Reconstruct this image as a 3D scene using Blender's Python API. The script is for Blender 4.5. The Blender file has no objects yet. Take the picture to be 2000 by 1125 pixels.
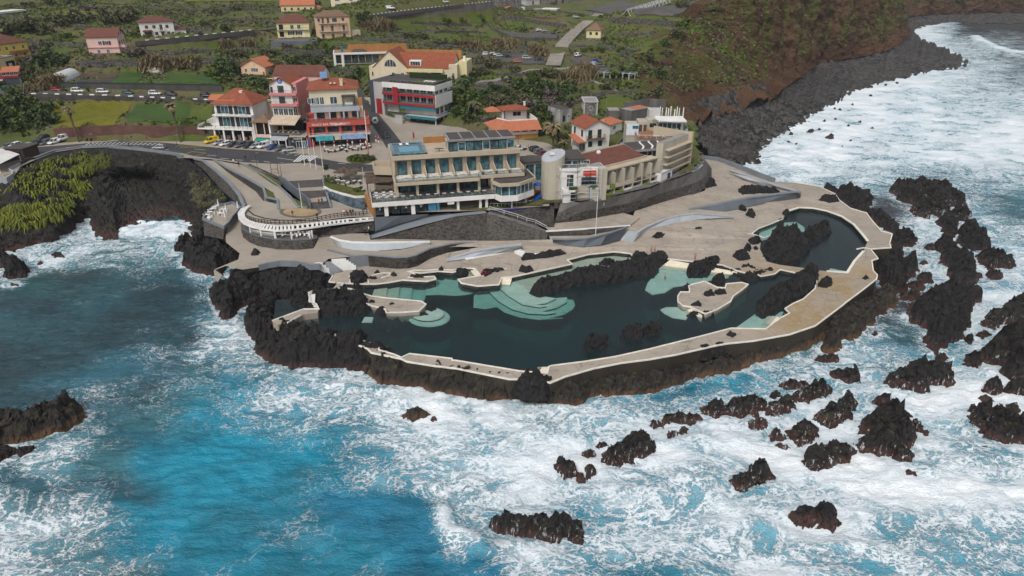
import bpy, bmesh, math, random
import numpy as np
from mathutils import Vector, Matrix, noise as mnoise
from mathutils.geometry import tessellate_polygon
rad = math.radians
random.seed(7)
SC = bpy.context.scene
COL = SC.collection
CAMH, PITCH, F = 66.0, rad(26.0), 1333.333
cam = bpy.data.objects.new('camera', bpy.data.cameras.new('camera'))
COL.objects.link(cam)
cam.data.lens = 24; cam.data.sensor_width = 36
cam.data.clip_start = 1; cam.data.clip_end = 5000
cam.location = (0, 0, CAMH); cam.rotation_euler = (math.pi/2 - PITCH, 0, 0)
SC.camera = cam
SC.render.resolution_x, SC.render.resolution_y = 1024, 576
CP, SP = math.cos(PITCH), math.sin(PITCH)
def P(px, py, z):
    "point of the site at height z seen at photo pixel (px,py)"
    u, v = (px-1000)/F, (562.5-py)/F
    d = (u, CP+SP*v, -SP+CP*v)
    t = (z-CAMH)/d[2]
    return Vector((d[0]*t, d[1]*t, z))
def ZA(x, y, py):
    "height of a vertical line standing at (x,y) where it crosses photo row py"
    v = (562.5-py)/F
    return CAMH + y*(-SP+CP*v)/(CP+SP*v)
def pix(x, y, z):
    dz = z-CAMH
    w = y*CP - dz*SP
    return 1000+F*x/w, 562.5-F*(y*SP+dz*CP)/w
def region(x0, y0, k):
    def f(s):
        a = [float(t) for t in s.split()]
        return [(x0+a[i]/k, y0+a[i+1]/k) for i in range(0, len(a), 2)]
    return f
rA = region(0,0,3.75); rB = region(380,80,4.6875); rC = region(500,0,4.688); rD = region(900,0,3.75)
rE = region(700,230,4.5); rG = region(1040,180,4.6875); rH = region(380,280,4.6875); rI = region(0,220,3.75)
rJ = region(600,440,3.75); rK = region(1000,440,3.75); rL = region(1300,300,3.75); rM = region(340,420,3.75)
rN = region(1300,0,2.813); rO = region(1400,500,2.813); rQ = region(900,740,2.922)
r1 = region(0,750,2.857); r2 = region(700,750,2.857); r3 = region(1300,750,2.857); rT = region(1500,300,3.75); rU = region(0,400,2.857)
rp = region(0,0,1.0)
def _hash(ix, iy, s):
    h = (ix.astype(np.int64)*374761393 + iy.astype(np.int64)*668265263 + s*1442695041) & 0xffffffff
    h = ((h ^ (h >> 13))*1274126177) & 0xffffffff
    return ((h ^ (h >> 16)) & 0xffffff)/float(0xffffff)
def vnoise(x, y, s=0):
    x = np.asarray(x, float); y = np.asarray(y, float)
    ix, iy = np.floor(x), np.floor(y)
    fx, fy = x-ix, y-iy
    fx = fx*fx*fx*(fx*(fx*6-15)+10); fy = fy*fy*fy*(fy*(fy*6-15)+10)
    a = _hash(ix,iy,s); b = _hash(ix+1,iy,s); c = _hash(ix,iy+1,s); d = _hash(ix+1,iy+1,s)
    return (a*(1-fx)+b*fx)*(1-fy)+(c*(1-fx)+d*fx)*fy
def fbm(x, y, o=4, s=0, g=.5):
    t = 0; a = 1; n = 0
    for i in range(o):
        t = t+a*vnoise(x*2**i+i*17.3, y*2**i-i*9.1, s+i); n += a; a *= g
    return t/n
def ridged(x, y, o=4, s=0, g=.5):
    t = 0; a = 1; n = 0
    for i in range(o):
        t = t+a*(1-np.abs(2*vnoise(x*2**i+i*7.3, y*2**i+i*3.1, s+i)-1)); n += a; a *= g
    return t/n
def worley(x, y, s=0):
    x = np.asarray(x, float); y = np.asarray(y, float)
    ix, iy = np.floor(x), np.floor(y); m = np.full(x.shape, 9.0)
    for dx in (-1,0,1):
        for dy in (-1,0,1):
            cx, cy = ix+dx, iy+dy
            d = (cx+_hash(cx,cy,s)-x)**2+(cy+_hash(cx,cy,s+5)-y)**2
            m = np.minimum(m, d)
    return np.sqrt(m)
def cellval(x, y, s=0):
    "random value of the nearest cell: blocky steps"
    x = np.asarray(x, float); y = np.asarray(y, float); ix, iy = np.floor(x), np.floor(y); m = np.full(x.shape, 9.0); c = np.zeros(x.shape)
    for dx in (-1,0,1):
        for dy in (-1,0,1):
            cx, cy = ix+dx, iy+dy; d = (cx+_hash(cx,cy,s)-x)**2+(cy+_hash(cx,cy,s+5)-y)**2
            c = np.where(d < m, _hash(cx,cy,s+9), c); m = np.minimum(m, d)
    return c
def sdist(X, Y, poly):
    "signed distance to a polygon, positive inside"
    best = np.full(X.shape, 1e9); ins = np.zeros(X.shape, bool)
    n = len(poly)
    for i in range(n):
        ax, ay = poly[i][0], poly[i][1]; bx, by = poly[(i+1)%n][0], poly[(i+1)%n][1]
        ex, ey = bx-ax, by-ay; L = ex*ex+ey*ey+1e-9
        t = np.clip(((X-ax)*ex+(Y-ay)*ey)/L, 0, 1)
        best = np.minimum(best, (X-ax-t*ex)**2+(Y-ay-t*ey)**2)
        if ay != by:
            ins ^= ((ay > Y) != (by > Y)) & (X < ex*(Y-ay)/(by-ay)+ax)
    return np.where(ins, 1, -1)*np.sqrt(best)
def tag(o, label=None, cat=None, group=None, kind=None):
    if label: o['label'] = label
    if cat: o['category'] = cat
    if group: o['group'] = group
    if kind: o['kind'] = kind
    return o
def thing(name, label, cat, loc=(0,0,0), rz=0, group=None):
    o = bpy.data.objects.new(name, None); COL.objects.link(o)
    o.location = loc; o.rotation_euler = (0,0,rz); o.empty_display_size = .3
    return tag(o, label, cat, group)
def copy_tree(o, parent=None):
    c = o.copy(); COL.objects.link(c)
    if parent: c.parent = parent
    for ch in list(o.children): copy_tree(ch, c)
    return c
class MB:
    def __init__(s): s.v = []; s.f = []; s.mi = []
    def add(s, vs, fs, mi=0):
        b = len(s.v); s.v += [tuple(v) for v in vs]
        for f in fs: s.f.append([b+i for i in f]); s.mi.append(mi)
        return s
    def box(s, x0, x1, y0, y1, z0, z1, mi=0):
        return s.add([(x0,y0,z0),(x1,y0,z0),(x1,y1,z0),(x0,y1,z0),(x0,y0,z1),(x1,y0,z1),(x1,y1,z1),(x0,y1,z1)],
              [(0,3,2,1),(4,5,6,7),(0,1,5,4),(1,2,6,5),(2,3,7,6),(3,0,4,7)], mi)
    def bar(s, a, b, w, h=None, mi=0, up=(0,0,1)):
        a, b = Vector(a), Vector(b); h = h or w
        d = (b-a)
        if d.length < 1e-6: return s
        d.normalize(); u = Vector(up)
        if abs(d.dot(u)) > .98: u = Vector((0,1,0))
        x = d.cross(u).normalized()*w/2; y = x.cross(d).normalized()*h/2
        return s.add([a-x-y,a+x-y,a+x+y,a-x+y,b-x-y,b+x-y,b+x+y,b-x+y],
              [(0,3,2,1),(4,5,6,7),(0,1,5,4),(1,2,6,5),(2,3,7,6),(3,0,4,7)], mi)
    def cyl(s, a, b, r0, r1=None, n=8, mi=0, cap=True):
        a, b = Vector(a), Vector(b); r1 = r0 if r1 is None else r1
        d = (b-a).normalized(); u = Vector((0,0,1)) if abs(d.z) < .9 else Vector((1,0,0))
        x = d.cross(u).normalized(); y = d.cross(x)
        vs = []
        for c, r in ((a,r0),(b,r1)):
            for i in range(n):
                t = 2*math.pi*i/n; vs.append(c+x*r*math.cos(t)+y*r*math.sin(t))
        fs = [(i,(i+1)%n,n+(i+1)%n,n+i) for i in range(n)]
        if cap: fs += [tuple(range(n-1,-1,-1)), tuple(range(n,2*n))]
        return s.add(vs, fs, mi)
    def prism(s, poly, z0, z1, mi=0, bottom=False):
        "poly: list of (x,y) or (x,y,z)-> top follows z if z1 is None"
        top = [Vector((p[0],p[1],p[2] if z1 is None else z1)) for p in poly]
        bot = [Vector((p[0],p[1],z0)) for p in poly]
        n = len(poly)
        tris = tessellate_polygon([[Vector((p[0],p[1],0)) for p in poly]])
        A = sum(poly[i][0]*poly[(i+1)%n][1]-poly[(i+1)%n][0]*poly[i][1] for i in range(n))
        fs = []
        for t in tris:
            a, b, c = [top[i] for i in t]
            if (b-a).cross(c-a).z < 0: t = (t[0],t[2],t[1])
            fs.append(tuple(t))
            if bottom: fs.append((t[2]+n, t[1]+n, t[0]+n))
        for i in range(n):
            j = (i+1)%n
            fs.append((i,i+n,j+n,j) if A > 0 else (i,j,j+n,i+n))
        return s.add(top+bot, fs, mi)
    def sheet(s, poly, mi=0, holes=()):
        loops = [[Vector(p) for p in poly]]+[[Vector(p) for p in h] for h in holes]
        flat = [v for l in loops for v in l]
        tris = tessellate_polygon([[Vector((v.x,v.y,0)) for v in l] for l in loops])
        fs = []
        for t in tris:
            a, b, c = [flat[i] for i in t]
            n = (b-a).cross(c-a)
            if n.length < 1e-9: continue
            fs.append(tuple(t) if n.z > 0 else (t[0],t[2],t[1]))
        return s.add(flat, fs, mi)
    def wall(s, line, z0, z1, th=.4, mi=0, closed=False):
        "wall of thickness th along polyline; z0,z1 numbers or lists"
        pts = [Vector((p[0],p[1],0)) for p in line]; n = len(pts)
        Z0 = z0 if isinstance(z0,(list,tuple)) else [z0]*n
        Z1 = z1 if isinstance(z1,(list,tuple)) else [z1]*n
        L = []; Rr = []
        for i in range(n):
            if closed: d1 = (pts[i]-pts[i-1]); d2 = (pts[(i+1)%n]-pts[i])
            else: d1 = pts[i]-pts[max(i-1,0)]; d2 = pts[min(i+1,n-1)]-pts[i]
            if d1.length < 1e-6: d1 = d2
            if d2.length < 1e-6: d2 = d1
            d1.normalize(); d2.normalize()
            t = (d1+d2)
            if t.length < 1e-3: t = d1
            t.normalize(); nn = Vector((-t.y,t.x,0))
            c = max(.5, nn.dot(Vector((-d1.y,d1.x,0))))
            o = nn*(th/2/c)
            L.append(pts[i]+o); Rr.append(pts[i]-o)
        vs = []
        for i in range(n):
            vs += [(L[i].x,L[i].y,Z0[i]),(Rr[i].x,Rr[i].y,Z0[i]),(Rr[i].x,Rr[i].y,Z1[i]),(L[i].x,L[i].y,Z1[i])]
        fs = []
        for i in range(n if closed else n-1):
            a = 4*i; b = 4*((i+1)%n)
            fs += [(a+1,b+1,b+2,a+2),(a+2,b+2,b+3,a+3),(a+3,b+3,b,a),(a,b,b+1,a+1)]
        if not closed: fs += [(0,1,2,3),(4*n-1,4*n-2,4*n-3,4*n-4)]
        return s.add(vs, fs, mi)
    def ico(s, c, r, sub=1, mi=0, jit=0, sq=(1,1,1)):
        bm = bmesh.new(); bmesh.ops.create_icosphere(bm, subdivisions=sub, radius=1)
        vs = []
        for v in bm.verts:
            k = r*(1+random.uniform(-jit,jit)); vs.append((c[0]+v.co.x*k*sq[0],c[1]+v.co.y*k*sq[1],c[2]+v.co.z*k*sq[2]))
        fs = [[v.index for v in f.verts] for f in bm.faces]; bm.free()
        return s.add(vs, fs, mi)
    def build(s, name, mats, parent=None, smooth=False):
        me = bpy.data.meshes.new(name); me.from_pydata(s.v, [], s.f)
        if not isinstance(mats, (list,tuple)): mats = [mats]
        for m in mats: me.materials.append(m)
        if len(mats) > 1: me.polygons.foreach_set('material_index', s.mi)
        if smooth: me.polygons.foreach_set('use_smooth', [True]*len(me.polygons))
        me.update()
        o = bpy.data.objects.new(name, me); COL.objects.link(o)
        if parent: o.parent = parent
        return o
def grid_mesh(name, V, keep_faces, mat, parent=None, smooth=True):
    me = bpy.data.meshes.new(name)
    F4 = keep_faces
    used = np.unique(F4); remap = np.full(len(V), -1); remap[used] = np.arange(len(used))
    V = V[used]; F4 = remap[F4]
    me.vertices.add(len(V)); me.vertices.foreach_set('co', V.astype(np.float32).ravel())
    me.loops.add(F4.size); me.loops.foreach_set('vertex_index', F4.astype(np.int32).ravel())
    me.polygons.add(len(F4)); me.polygons.foreach_set('loop_start', np.arange(0,F4.size,4,dtype=np.int32))
    me.polygons.foreach_set('use_smooth', np.full(len(F4), smooth))
    me.materials.append(mat); me.update(calc_edges=True); me.validate()
    o = bpy.data.objects.new(name, me); COL.objects.link(o)
    if parent: o.parent = parent
    return o, used
def quads(ny, nx):
    i = np.arange(ny*nx).reshape(ny,nx)
    return np.stack([i[:-1,:-1],i[:-1,1:],i[1:,1:],i[1:,:-1]],-1).reshape(-1,4)
def smoothstep(a, b, x):
    t = np.clip((x-a)/(b-a), 0, 1); return t*t*(3-2*t)
class NT:
    def __init__(s, name):
        s.m = bpy.data.materials.new(name); s.m.use_nodes = True
        s.t = s.m.node_tree; s.t.nodes.clear()
        s.out = s.n('ShaderNodeOutputMaterial'); s.pos = None
    def n(s, typ, **kw):
        nd = s.t.nodes.new(typ)
        for k, v in kw.items(): setattr(nd, k, v)
        return nd
    def set(s, sock, v):
        if hasattr(v, 'is_linked') or isinstance(v, bpy.types.NodeSocket): s.t.links.new(v, sock)
        else:
            if hasattr(sock.default_value, '__len__') and not hasattr(v, '__len__'): v = [v]*len(sock.default_value)
            if hasattr(sock.default_value, '__len__') and len(v) == 3 and len(sock.default_value) == 4: v = (*v,1)
            sock.default_value = v
    def coord(s, scale=(1,1,1), obj=False):
        g = s.n('ShaderNodeTexCoord').outputs['Object'] if obj else s.n('ShaderNodeNewGeometry').outputs['Position']
        mp = s.n('ShaderNodeMapping'); s.t.links.new(g, mp.inputs[0]); mp.inputs['Scale'].default_value = scale
        return mp.outputs[0]
    def noise(s, vec, scale, detail=3, rough=.55, dist=0):
        nd = s.n('ShaderNodeTexNoise'); s.t.links.new(vec, nd.inputs['Vector'])
        nd.inputs['Scale'].default_value = scale; nd.inputs['Detail'].default_value = detail
        nd.inputs['Roughness'].default_value = rough; nd.inputs['Distortion'].default_value = dist
        return nd.outputs[0]
    def vor(s, vec, scale, feature='F1'):
        nd = s.n('ShaderNodeTexVoronoi', feature=feature); s.t.links.new(vec, nd.inputs['Vector'])
        nd.inputs['Scale'].default_value = scale; return nd
    def math(s, op, a, b=0, c=0, clamp=False):
        nd = s.n('ShaderNodeMath', operation=op, use_clamp=clamp)
        for i, v in enumerate((a,b,c)): s.set(nd.inputs[i], v)
        return nd.outputs[0]
    def ramp(s, v, a, b, c=0., d=1.):
        nd = s.n('ShaderNodeMapRange', interpolation_type='SMOOTHSTEP')
        for i, q in enumerate((v,a,b,c,d)): s.set(nd.inputs[i], q)
        return nd.outputs[0]
    def mix(s, f, a, b):
        nd = s.n('ShaderNodeMix', data_type='RGBA')
        s.set(nd.inputs[0], f); s.set(nd.inputs[6], a); s.set(nd.inputs[7], b)
        return nd.outputs[2]
    def bump(s, h, strength=.5, dist=.1):
        nd = s.n('ShaderNodeBump'); s.set(nd.inputs['Height'], h)
        nd.inputs['Strength'].default_value = strength; nd.inputs['Distance'].default_value = dist
        return nd.outputs[0]
    def bsdf(s, col, rough=.8, normal=None, spec=.3, metal=0, alpha=None):
        b = s.n('ShaderNodeBsdfPrincipled')
        s.set(b.inputs['Base Color'], col); s.set(b.inputs['Roughness'], rough)
        s.set(b.inputs['Specular IOR Level'], spec); s.set(b.inputs['Metallic'], metal)
        if normal is not None: s.t.links.new(normal, b.inputs['Normal'])
        s.t.links.new(b.outputs[0], s.out.inputs['Surface']); return b
MC = {}
def plain(name, col, rough=.75, var=.18, scale=.6, spec=.3, metal=0, bump=0, bscale=6, streak=False):
    "painted / plastered / cast surface with weathering variation"
    if name in MC: return MC[name]
    m = NT(name); v = m.coord((1,1,.25) if streak else (1,1,1))
    n1 = m.noise(v, scale, 4, .6); n2 = m.noise(m.coord(), scale*9, 3)
    f = m.math('ADD', m.math('MULTIPLY', m.ramp(n1,.3,.7), .65), m.math('MULTIPLY', n2, .35))
    c = [max(0,k) for k in col]
    out = m.mix(f, [k*(1-var*1.5) for k in c], [min(.92,k*(1+var*.6)) for k in c])
    nb = m.bump(m.noise(m.coord(), bscale, 4), bump, .05) if bump else None
    m.bsdf(out, rough, nb, spec, metal); MC[name] = m.m; return m.m
def stone_wall(name, c0, c1, mortar, scale=1.6, msize=.06):
    if name in MC: return MC[name]
    m = NT(name); v = m.coord((1,1,1.3))
    w = m.n('ShaderNodeVectorMath', operation='ADD'); m.t.links.new(v, w.inputs[0])
    nz = m.n('ShaderNodeTexNoise'); m.t.links.new(v, nz.inputs['Vector']); nz.inputs['Scale'].default_value = 2.0
    sc = m.n('ShaderNodeVectorMath', operation='SCALE'); m.t.links.new(nz.outputs['Color'], sc.inputs[0]); sc.inputs['Scale'].default_value = .25
    m.t.links.new(sc.outputs[0], w.inputs[1])
    ve = m.vor(w.outputs[0], scale, 'DISTANCE_TO_EDGE'); vc = m.vor(w.outputs[0], scale)
    edge = m.ramp(ve.outputs['Distance'], .0, msize, 1, 0)
    sv = m.n('ShaderNodeSeparateColor'); m.t.links.new(vc.outputs['Color'], sv.inputs[0])
    col = m.mix(sv.outputs[0], c0, c1)
    big = m.ramp(m.noise(m.coord(), .25, 3), .3, .75)
    col = m.mix(m.math('MULTIPLY', edge, m.math('ADD', m.math('MULTIPLY', big, .7), .2)), col, mortar)
    m.bsdf(col, .9, m.bump(ve.outputs['Distance'], .6, .12)); MC[name] = m.m; return m.m
def tiles(name, c0, c1, rowdir='Y'):
    "clay roof tiles: object-space rows with weathered patches"
    if name in MC: return MC[name]
    m = NT(name); v = m.coord(obj=True)
    n1 = m.noise(v, .7, 4, .65); n2 = m.noise(v, 6, 2)
    w = m.n('ShaderNodeTexWave', wave_type='BANDS', bands_direction='X'); m.t.links.new(v, w.inputs[0])
    w.inputs['Scale'].default_value = 1.3; w.inputs['Distortion'].default_value = .4
    w2 = m.n('ShaderNodeTexWave', wave_type='BANDS', bands_direction='Y'); m.t.links.new(v, w2.inputs[0]); w2.inputs['Scale'].default_value = 1.3
    rows = m.math('ADD', m.math('MULTIPLY', w.outputs[1], .5), m.math('MULTIPLY', w2.outputs[1], .5))
    f = m.math('ADD', m.math('MULTIPLY', m.ramp(n1,.32,.68), .6), m.math('MULTIPLY', n2, .4))
    col = m.mix(f, c0, c1)
    col = m.mix(m.ramp(m.noise(v, 2.5, 3), .62, .78, 0, .35), col, (.09,.075,.05))
    m.bsdf(col, .85, m.bump(rows, .5, .1)); MC[name] = m.m; return m.m
def glass(name, col=(.03,.045,.055), rough=.08):
    if name in MC: return MC[name]
    m = NT(name); v = m.coord()
    f = m.ramp(m.noise(v, .8, 2), .35, .65)
    m.bsdf(m.mix(f, [k*.5 for k in col], [k*1.8 for k in col]), rough, None, .6); MC[name] = m.m; return m.m
def clearglass(name='clear_glass'):
    if name in MC: return MC[name]
    m = NT(name)
    t = m.n('ShaderNodeBsdfTransparent'); t.inputs[0].default_value = (.82,.88,.88,1)
    g = m.n('ShaderNodeBsdfGlossy'); g.inputs['Roughness'].default_value = .08
    fr = m.n('ShaderNodeFresnel'); mx = m.n('ShaderNodeMixShader')
    m.t.links.new(m.math('ADD', fr.outputs[0], .06), mx.inputs[0]); m.t.links.new(t.outputs[0], mx.inputs[1]); m.t.links.new(g.outputs[0], mx.inputs[2])
    m.t.links.new(mx.outputs[0], m.out.inputs['Surface']); MC[name] = m.m; return m.m
w = bpy.data.worlds.new('World'); SC.world = w; w.use_nodes = True
wt = w.node_tree; bg = wt.nodes['Background']
sky = wt.nodes.new('ShaderNodeTexSky'); sky.sky_type = 'NISHITA'; sky.sun_disc = False
SUN_EL, SUN_AZ = rad(52), rad(205)      # azimuth clockwise from +Y
sky.sun_elevation = SUN_EL; sky.sun_rotation = SUN_AZ
sky.air_density = 1.0; sky.dust_density = 3.0; sky.ozone_density = 1.0
hs = wt.nodes.new('ShaderNodeHueSaturation'); hs.inputs['Saturation'].default_value = .35
wt.links.new(sky.outputs[0], hs.inputs['Color']); wt.links.new(hs.outputs[0], bg.inputs['Color'])
bg.inputs['Strength'].default_value = .11
sl = bpy.data.lights.new('sun', 'SUN'); sl.energy = 1.3; sl.angle = rad(14); sl.color = (1,.96,.9)
so = bpy.data.objects.new('sun', sl); COL.objects.link(so)
sd = Vector((math.sin(SUN_AZ)*math.cos(SUN_EL), math.cos(SUN_AZ)*math.cos(SUN_EL), math.sin(SUN_EL)))
so.rotation_euler = sd.to_track_quat('Z','Y').to_euler(); so.location = (0,0,150)
SC.view_settings.view_transform = 'Standard'; SC.view_settings.look = 'None'
SC.view_settings.exposure = 0.5; SC.view_settings.gamma = 1
def rock_mat(name, dark, light, brown=(.040,.019,.015), band=(.3,1.5), wash=0., moss=0.):
    m = NT(name); v = m.coord()
    n1 = m.noise(v, .9, 6, .65); n2 = m.noise(v, 5, 4, .6)
    f = m.math('ADD', m.math('MULTIPLY', n1, .6), m.math('MULTIPLY', n2, .4))
    col = m.mix(m.ramp(f,.35,.7), dark, light)
    g = m.n('ShaderNodeNewGeometry'); s = m.n('ShaderNodeSeparateXYZ'); m.t.links.new(g.outputs['Position'], s.inputs[0])
    z = m.math('ADD', s.outputs[2], m.math('MULTIPLY', m.math('SUBTRACT', n1, .5), 3.0))
    bf = m.math('MULTIPLY', m.ramp(z, band[0], band[1], 1, 0), m.ramp(m.noise(v,.12,2),.3,.55,.25,1))
    col = m.mix(bf, col, m.mix(n2, brown, [k*1.7 for k in brown]))
    if moss:
        sn = m.n('ShaderNodeSeparateXYZ'); m.t.links.new(g.outputs['Normal'], sn.inputs[0])
        mf = m.math('MULTIPLY', m.ramp(sn.outputs[2], .5, .9), m.ramp(m.noise(v,.5,3), .5, .68, 0, moss))
        col = m.mix(mf, col, (.055,.06,.018))
    rough = .8
    if wash:
        vs = m.coord((1,1,.12)); st = m.noise(vs, 2.2, 5, .7)
        wf = m.math('MULTIPLY', m.ramp(st, .56, .68), m.ramp(z, .8, 2.6, wash*.8, 0))
        col = m.mix(wf, col, (.72,.76,.78))
    vo = m.vor(m.coord((1,1,.7)), 1.4)
    h = m.math('ADD', m.math('MULTIPLY', f, 1.0), m.math('MULTIPLY', vo.outputs['Distance'], .5))
    m.bsdf(col, m.ramp(n2,.3,.7,.55,.9), m.bump(h, 1.0, .55), .35); return m.m
RK = dict(
  sea=rock_mat('sea_rock', (.005,.0045,.005), (.022,.019,.018), wash=.15),
  washed=rock_mat('washed_rock', (.005,.0045,.0045), (.026,.021,.019), wash=1.0, moss=.6),
  shore=rock_mat('shore_rock', (.005,.0045,.005), (.024,.020,.019), moss=.4),
  mossy=rock_mat('mossy_rock', (.008,.007,.006), (.045,.037,.028), (.075,.04,.02), moss=.7),
  pool=rock_mat('pool_rock', (.005,.0045,.005), (.022,.020,.020), band=(-5,-4)))
SEA_ROCKS = []          # footprints used by the surf
FOOT = {'n': 0}
def footprint(poly, zb, h):
    ys = [p[1] for p in poly]; y0, y1 = min(ys), max(ys)
    out = []
    for (x, y) in poly:
        wgt = (y1-y)/(y1-y0+1e-6)
        q = P(x, y, zb+max(0,wgt-.2)*h*.62); out.append((q.x,q.y))
    return out
def rock(poly, h, label, mat='sea', zb=0., cell=None, group=None, name='lava_rock', cat='rock', sea=None, rough=1.0):
    FOOT['n'] += 1; sd_ = FOOT['n']
    fp = footprint(poly, zb, h)
    if (zb < 1 if sea is None else sea): SEA_ROCKS.append((fp, h))
    xs = [p[0] for p in fp]; ys = [p[1] for p in fp]
    ext = max(max(xs)-min(xs), max(ys)-min(ys))
    dist = sum(ys)/len(ys)
    cell = cell or max(.16, min(.42, ext/42, ))*max(1, dist/170)
    pad = .8+cell
    X, Y = np.meshgrid(np.arange(min(xs)-pad, max(xs)+pad, cell), np.arange(min(ys)-pad, max(ys)+pad, cell))
    s = min(1., .35+ext/14)
    wx = (fbm(X*.9/s,Y*.9/s,3,sd_)-.5)*1.5*s*rough; wy = (fbm(X*.9/s+50,Y*.9/s,3,sd_+3)-.5)*1.5*s*rough
    D = sdist(X+wx, Y+wy, fp)+.05+.28*s*(h>1.3)
    prof = 1-np.exp(-np.maximum(D,0)/(.26*h+.14))
    big = fbm(X*.16,Y*.16,3,sd_+11)
    rg = ridged(X*.38/s**.5,Y*.38/s**.5,4,sd_+21,.55)
    wl = 1-np.clip(worley(X*.42/s+wx*.6,Y*.42/s+wy*.6,sd_+31),0,1.1)
    wl2 = 1-np.clip(worley(X*1.3/s+wx,Y*1.3/s+wy,sd_+37),0,1.1)
    c1 = cellval(X*.42/s+wx*.9,Y*.42/s+wy*.9,sd_+71); c2 = cellval(X*1.05/s+wx*1.6,Y*1.05/s+wy*1.6,sd_+75)
    hz = h*(.12+.34*big+.30*np.maximum(wl,0)**.8+.14*rg+.16*np.maximum(wl2,0)**.8+.42*c1+.24*c2)+min(h,3)*.55*np.maximum(ridged(X*.75/s+wx,Y*.75/s,3,sd_+81)-.62,0)*2.2
    H = prof*hz + np.where(D>0, (fbm(X*2.6,Y*2.6,3,sd_+41)-.5)*.5*min(1,h/2), 0)
    H = np.where(D > 0, H, np.maximum(-2.0, D*3.0))
    jx = (fbm(X*.9+H*1.3,Y*.9-H*.8,3,sd_+51,.65)-.5)*1.3*min(1,h/2)*rough; jy = (fbm(X*.9-H*.9,Y*.9+H*1.2,3,sd_+61,.65)-.5)*1.3*min(1,h/2)*rough
    V = np.stack([X+jx*(D>-.3), Y+jy*(D>-.3), zb+H], -1).reshape(-1,3)
    q = quads(*X.shape); keep = (D.reshape(-1)[q] > -.75).any(1)
    c = V.mean(0); org = np.array([sum(xs)/len(xs), dist, zb])
    o, _ = grid_mesh(name, V-org, q[keep], RK[mat], smooth=False)
    o.location = org
    tag(o, label, cat, group); return o
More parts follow.
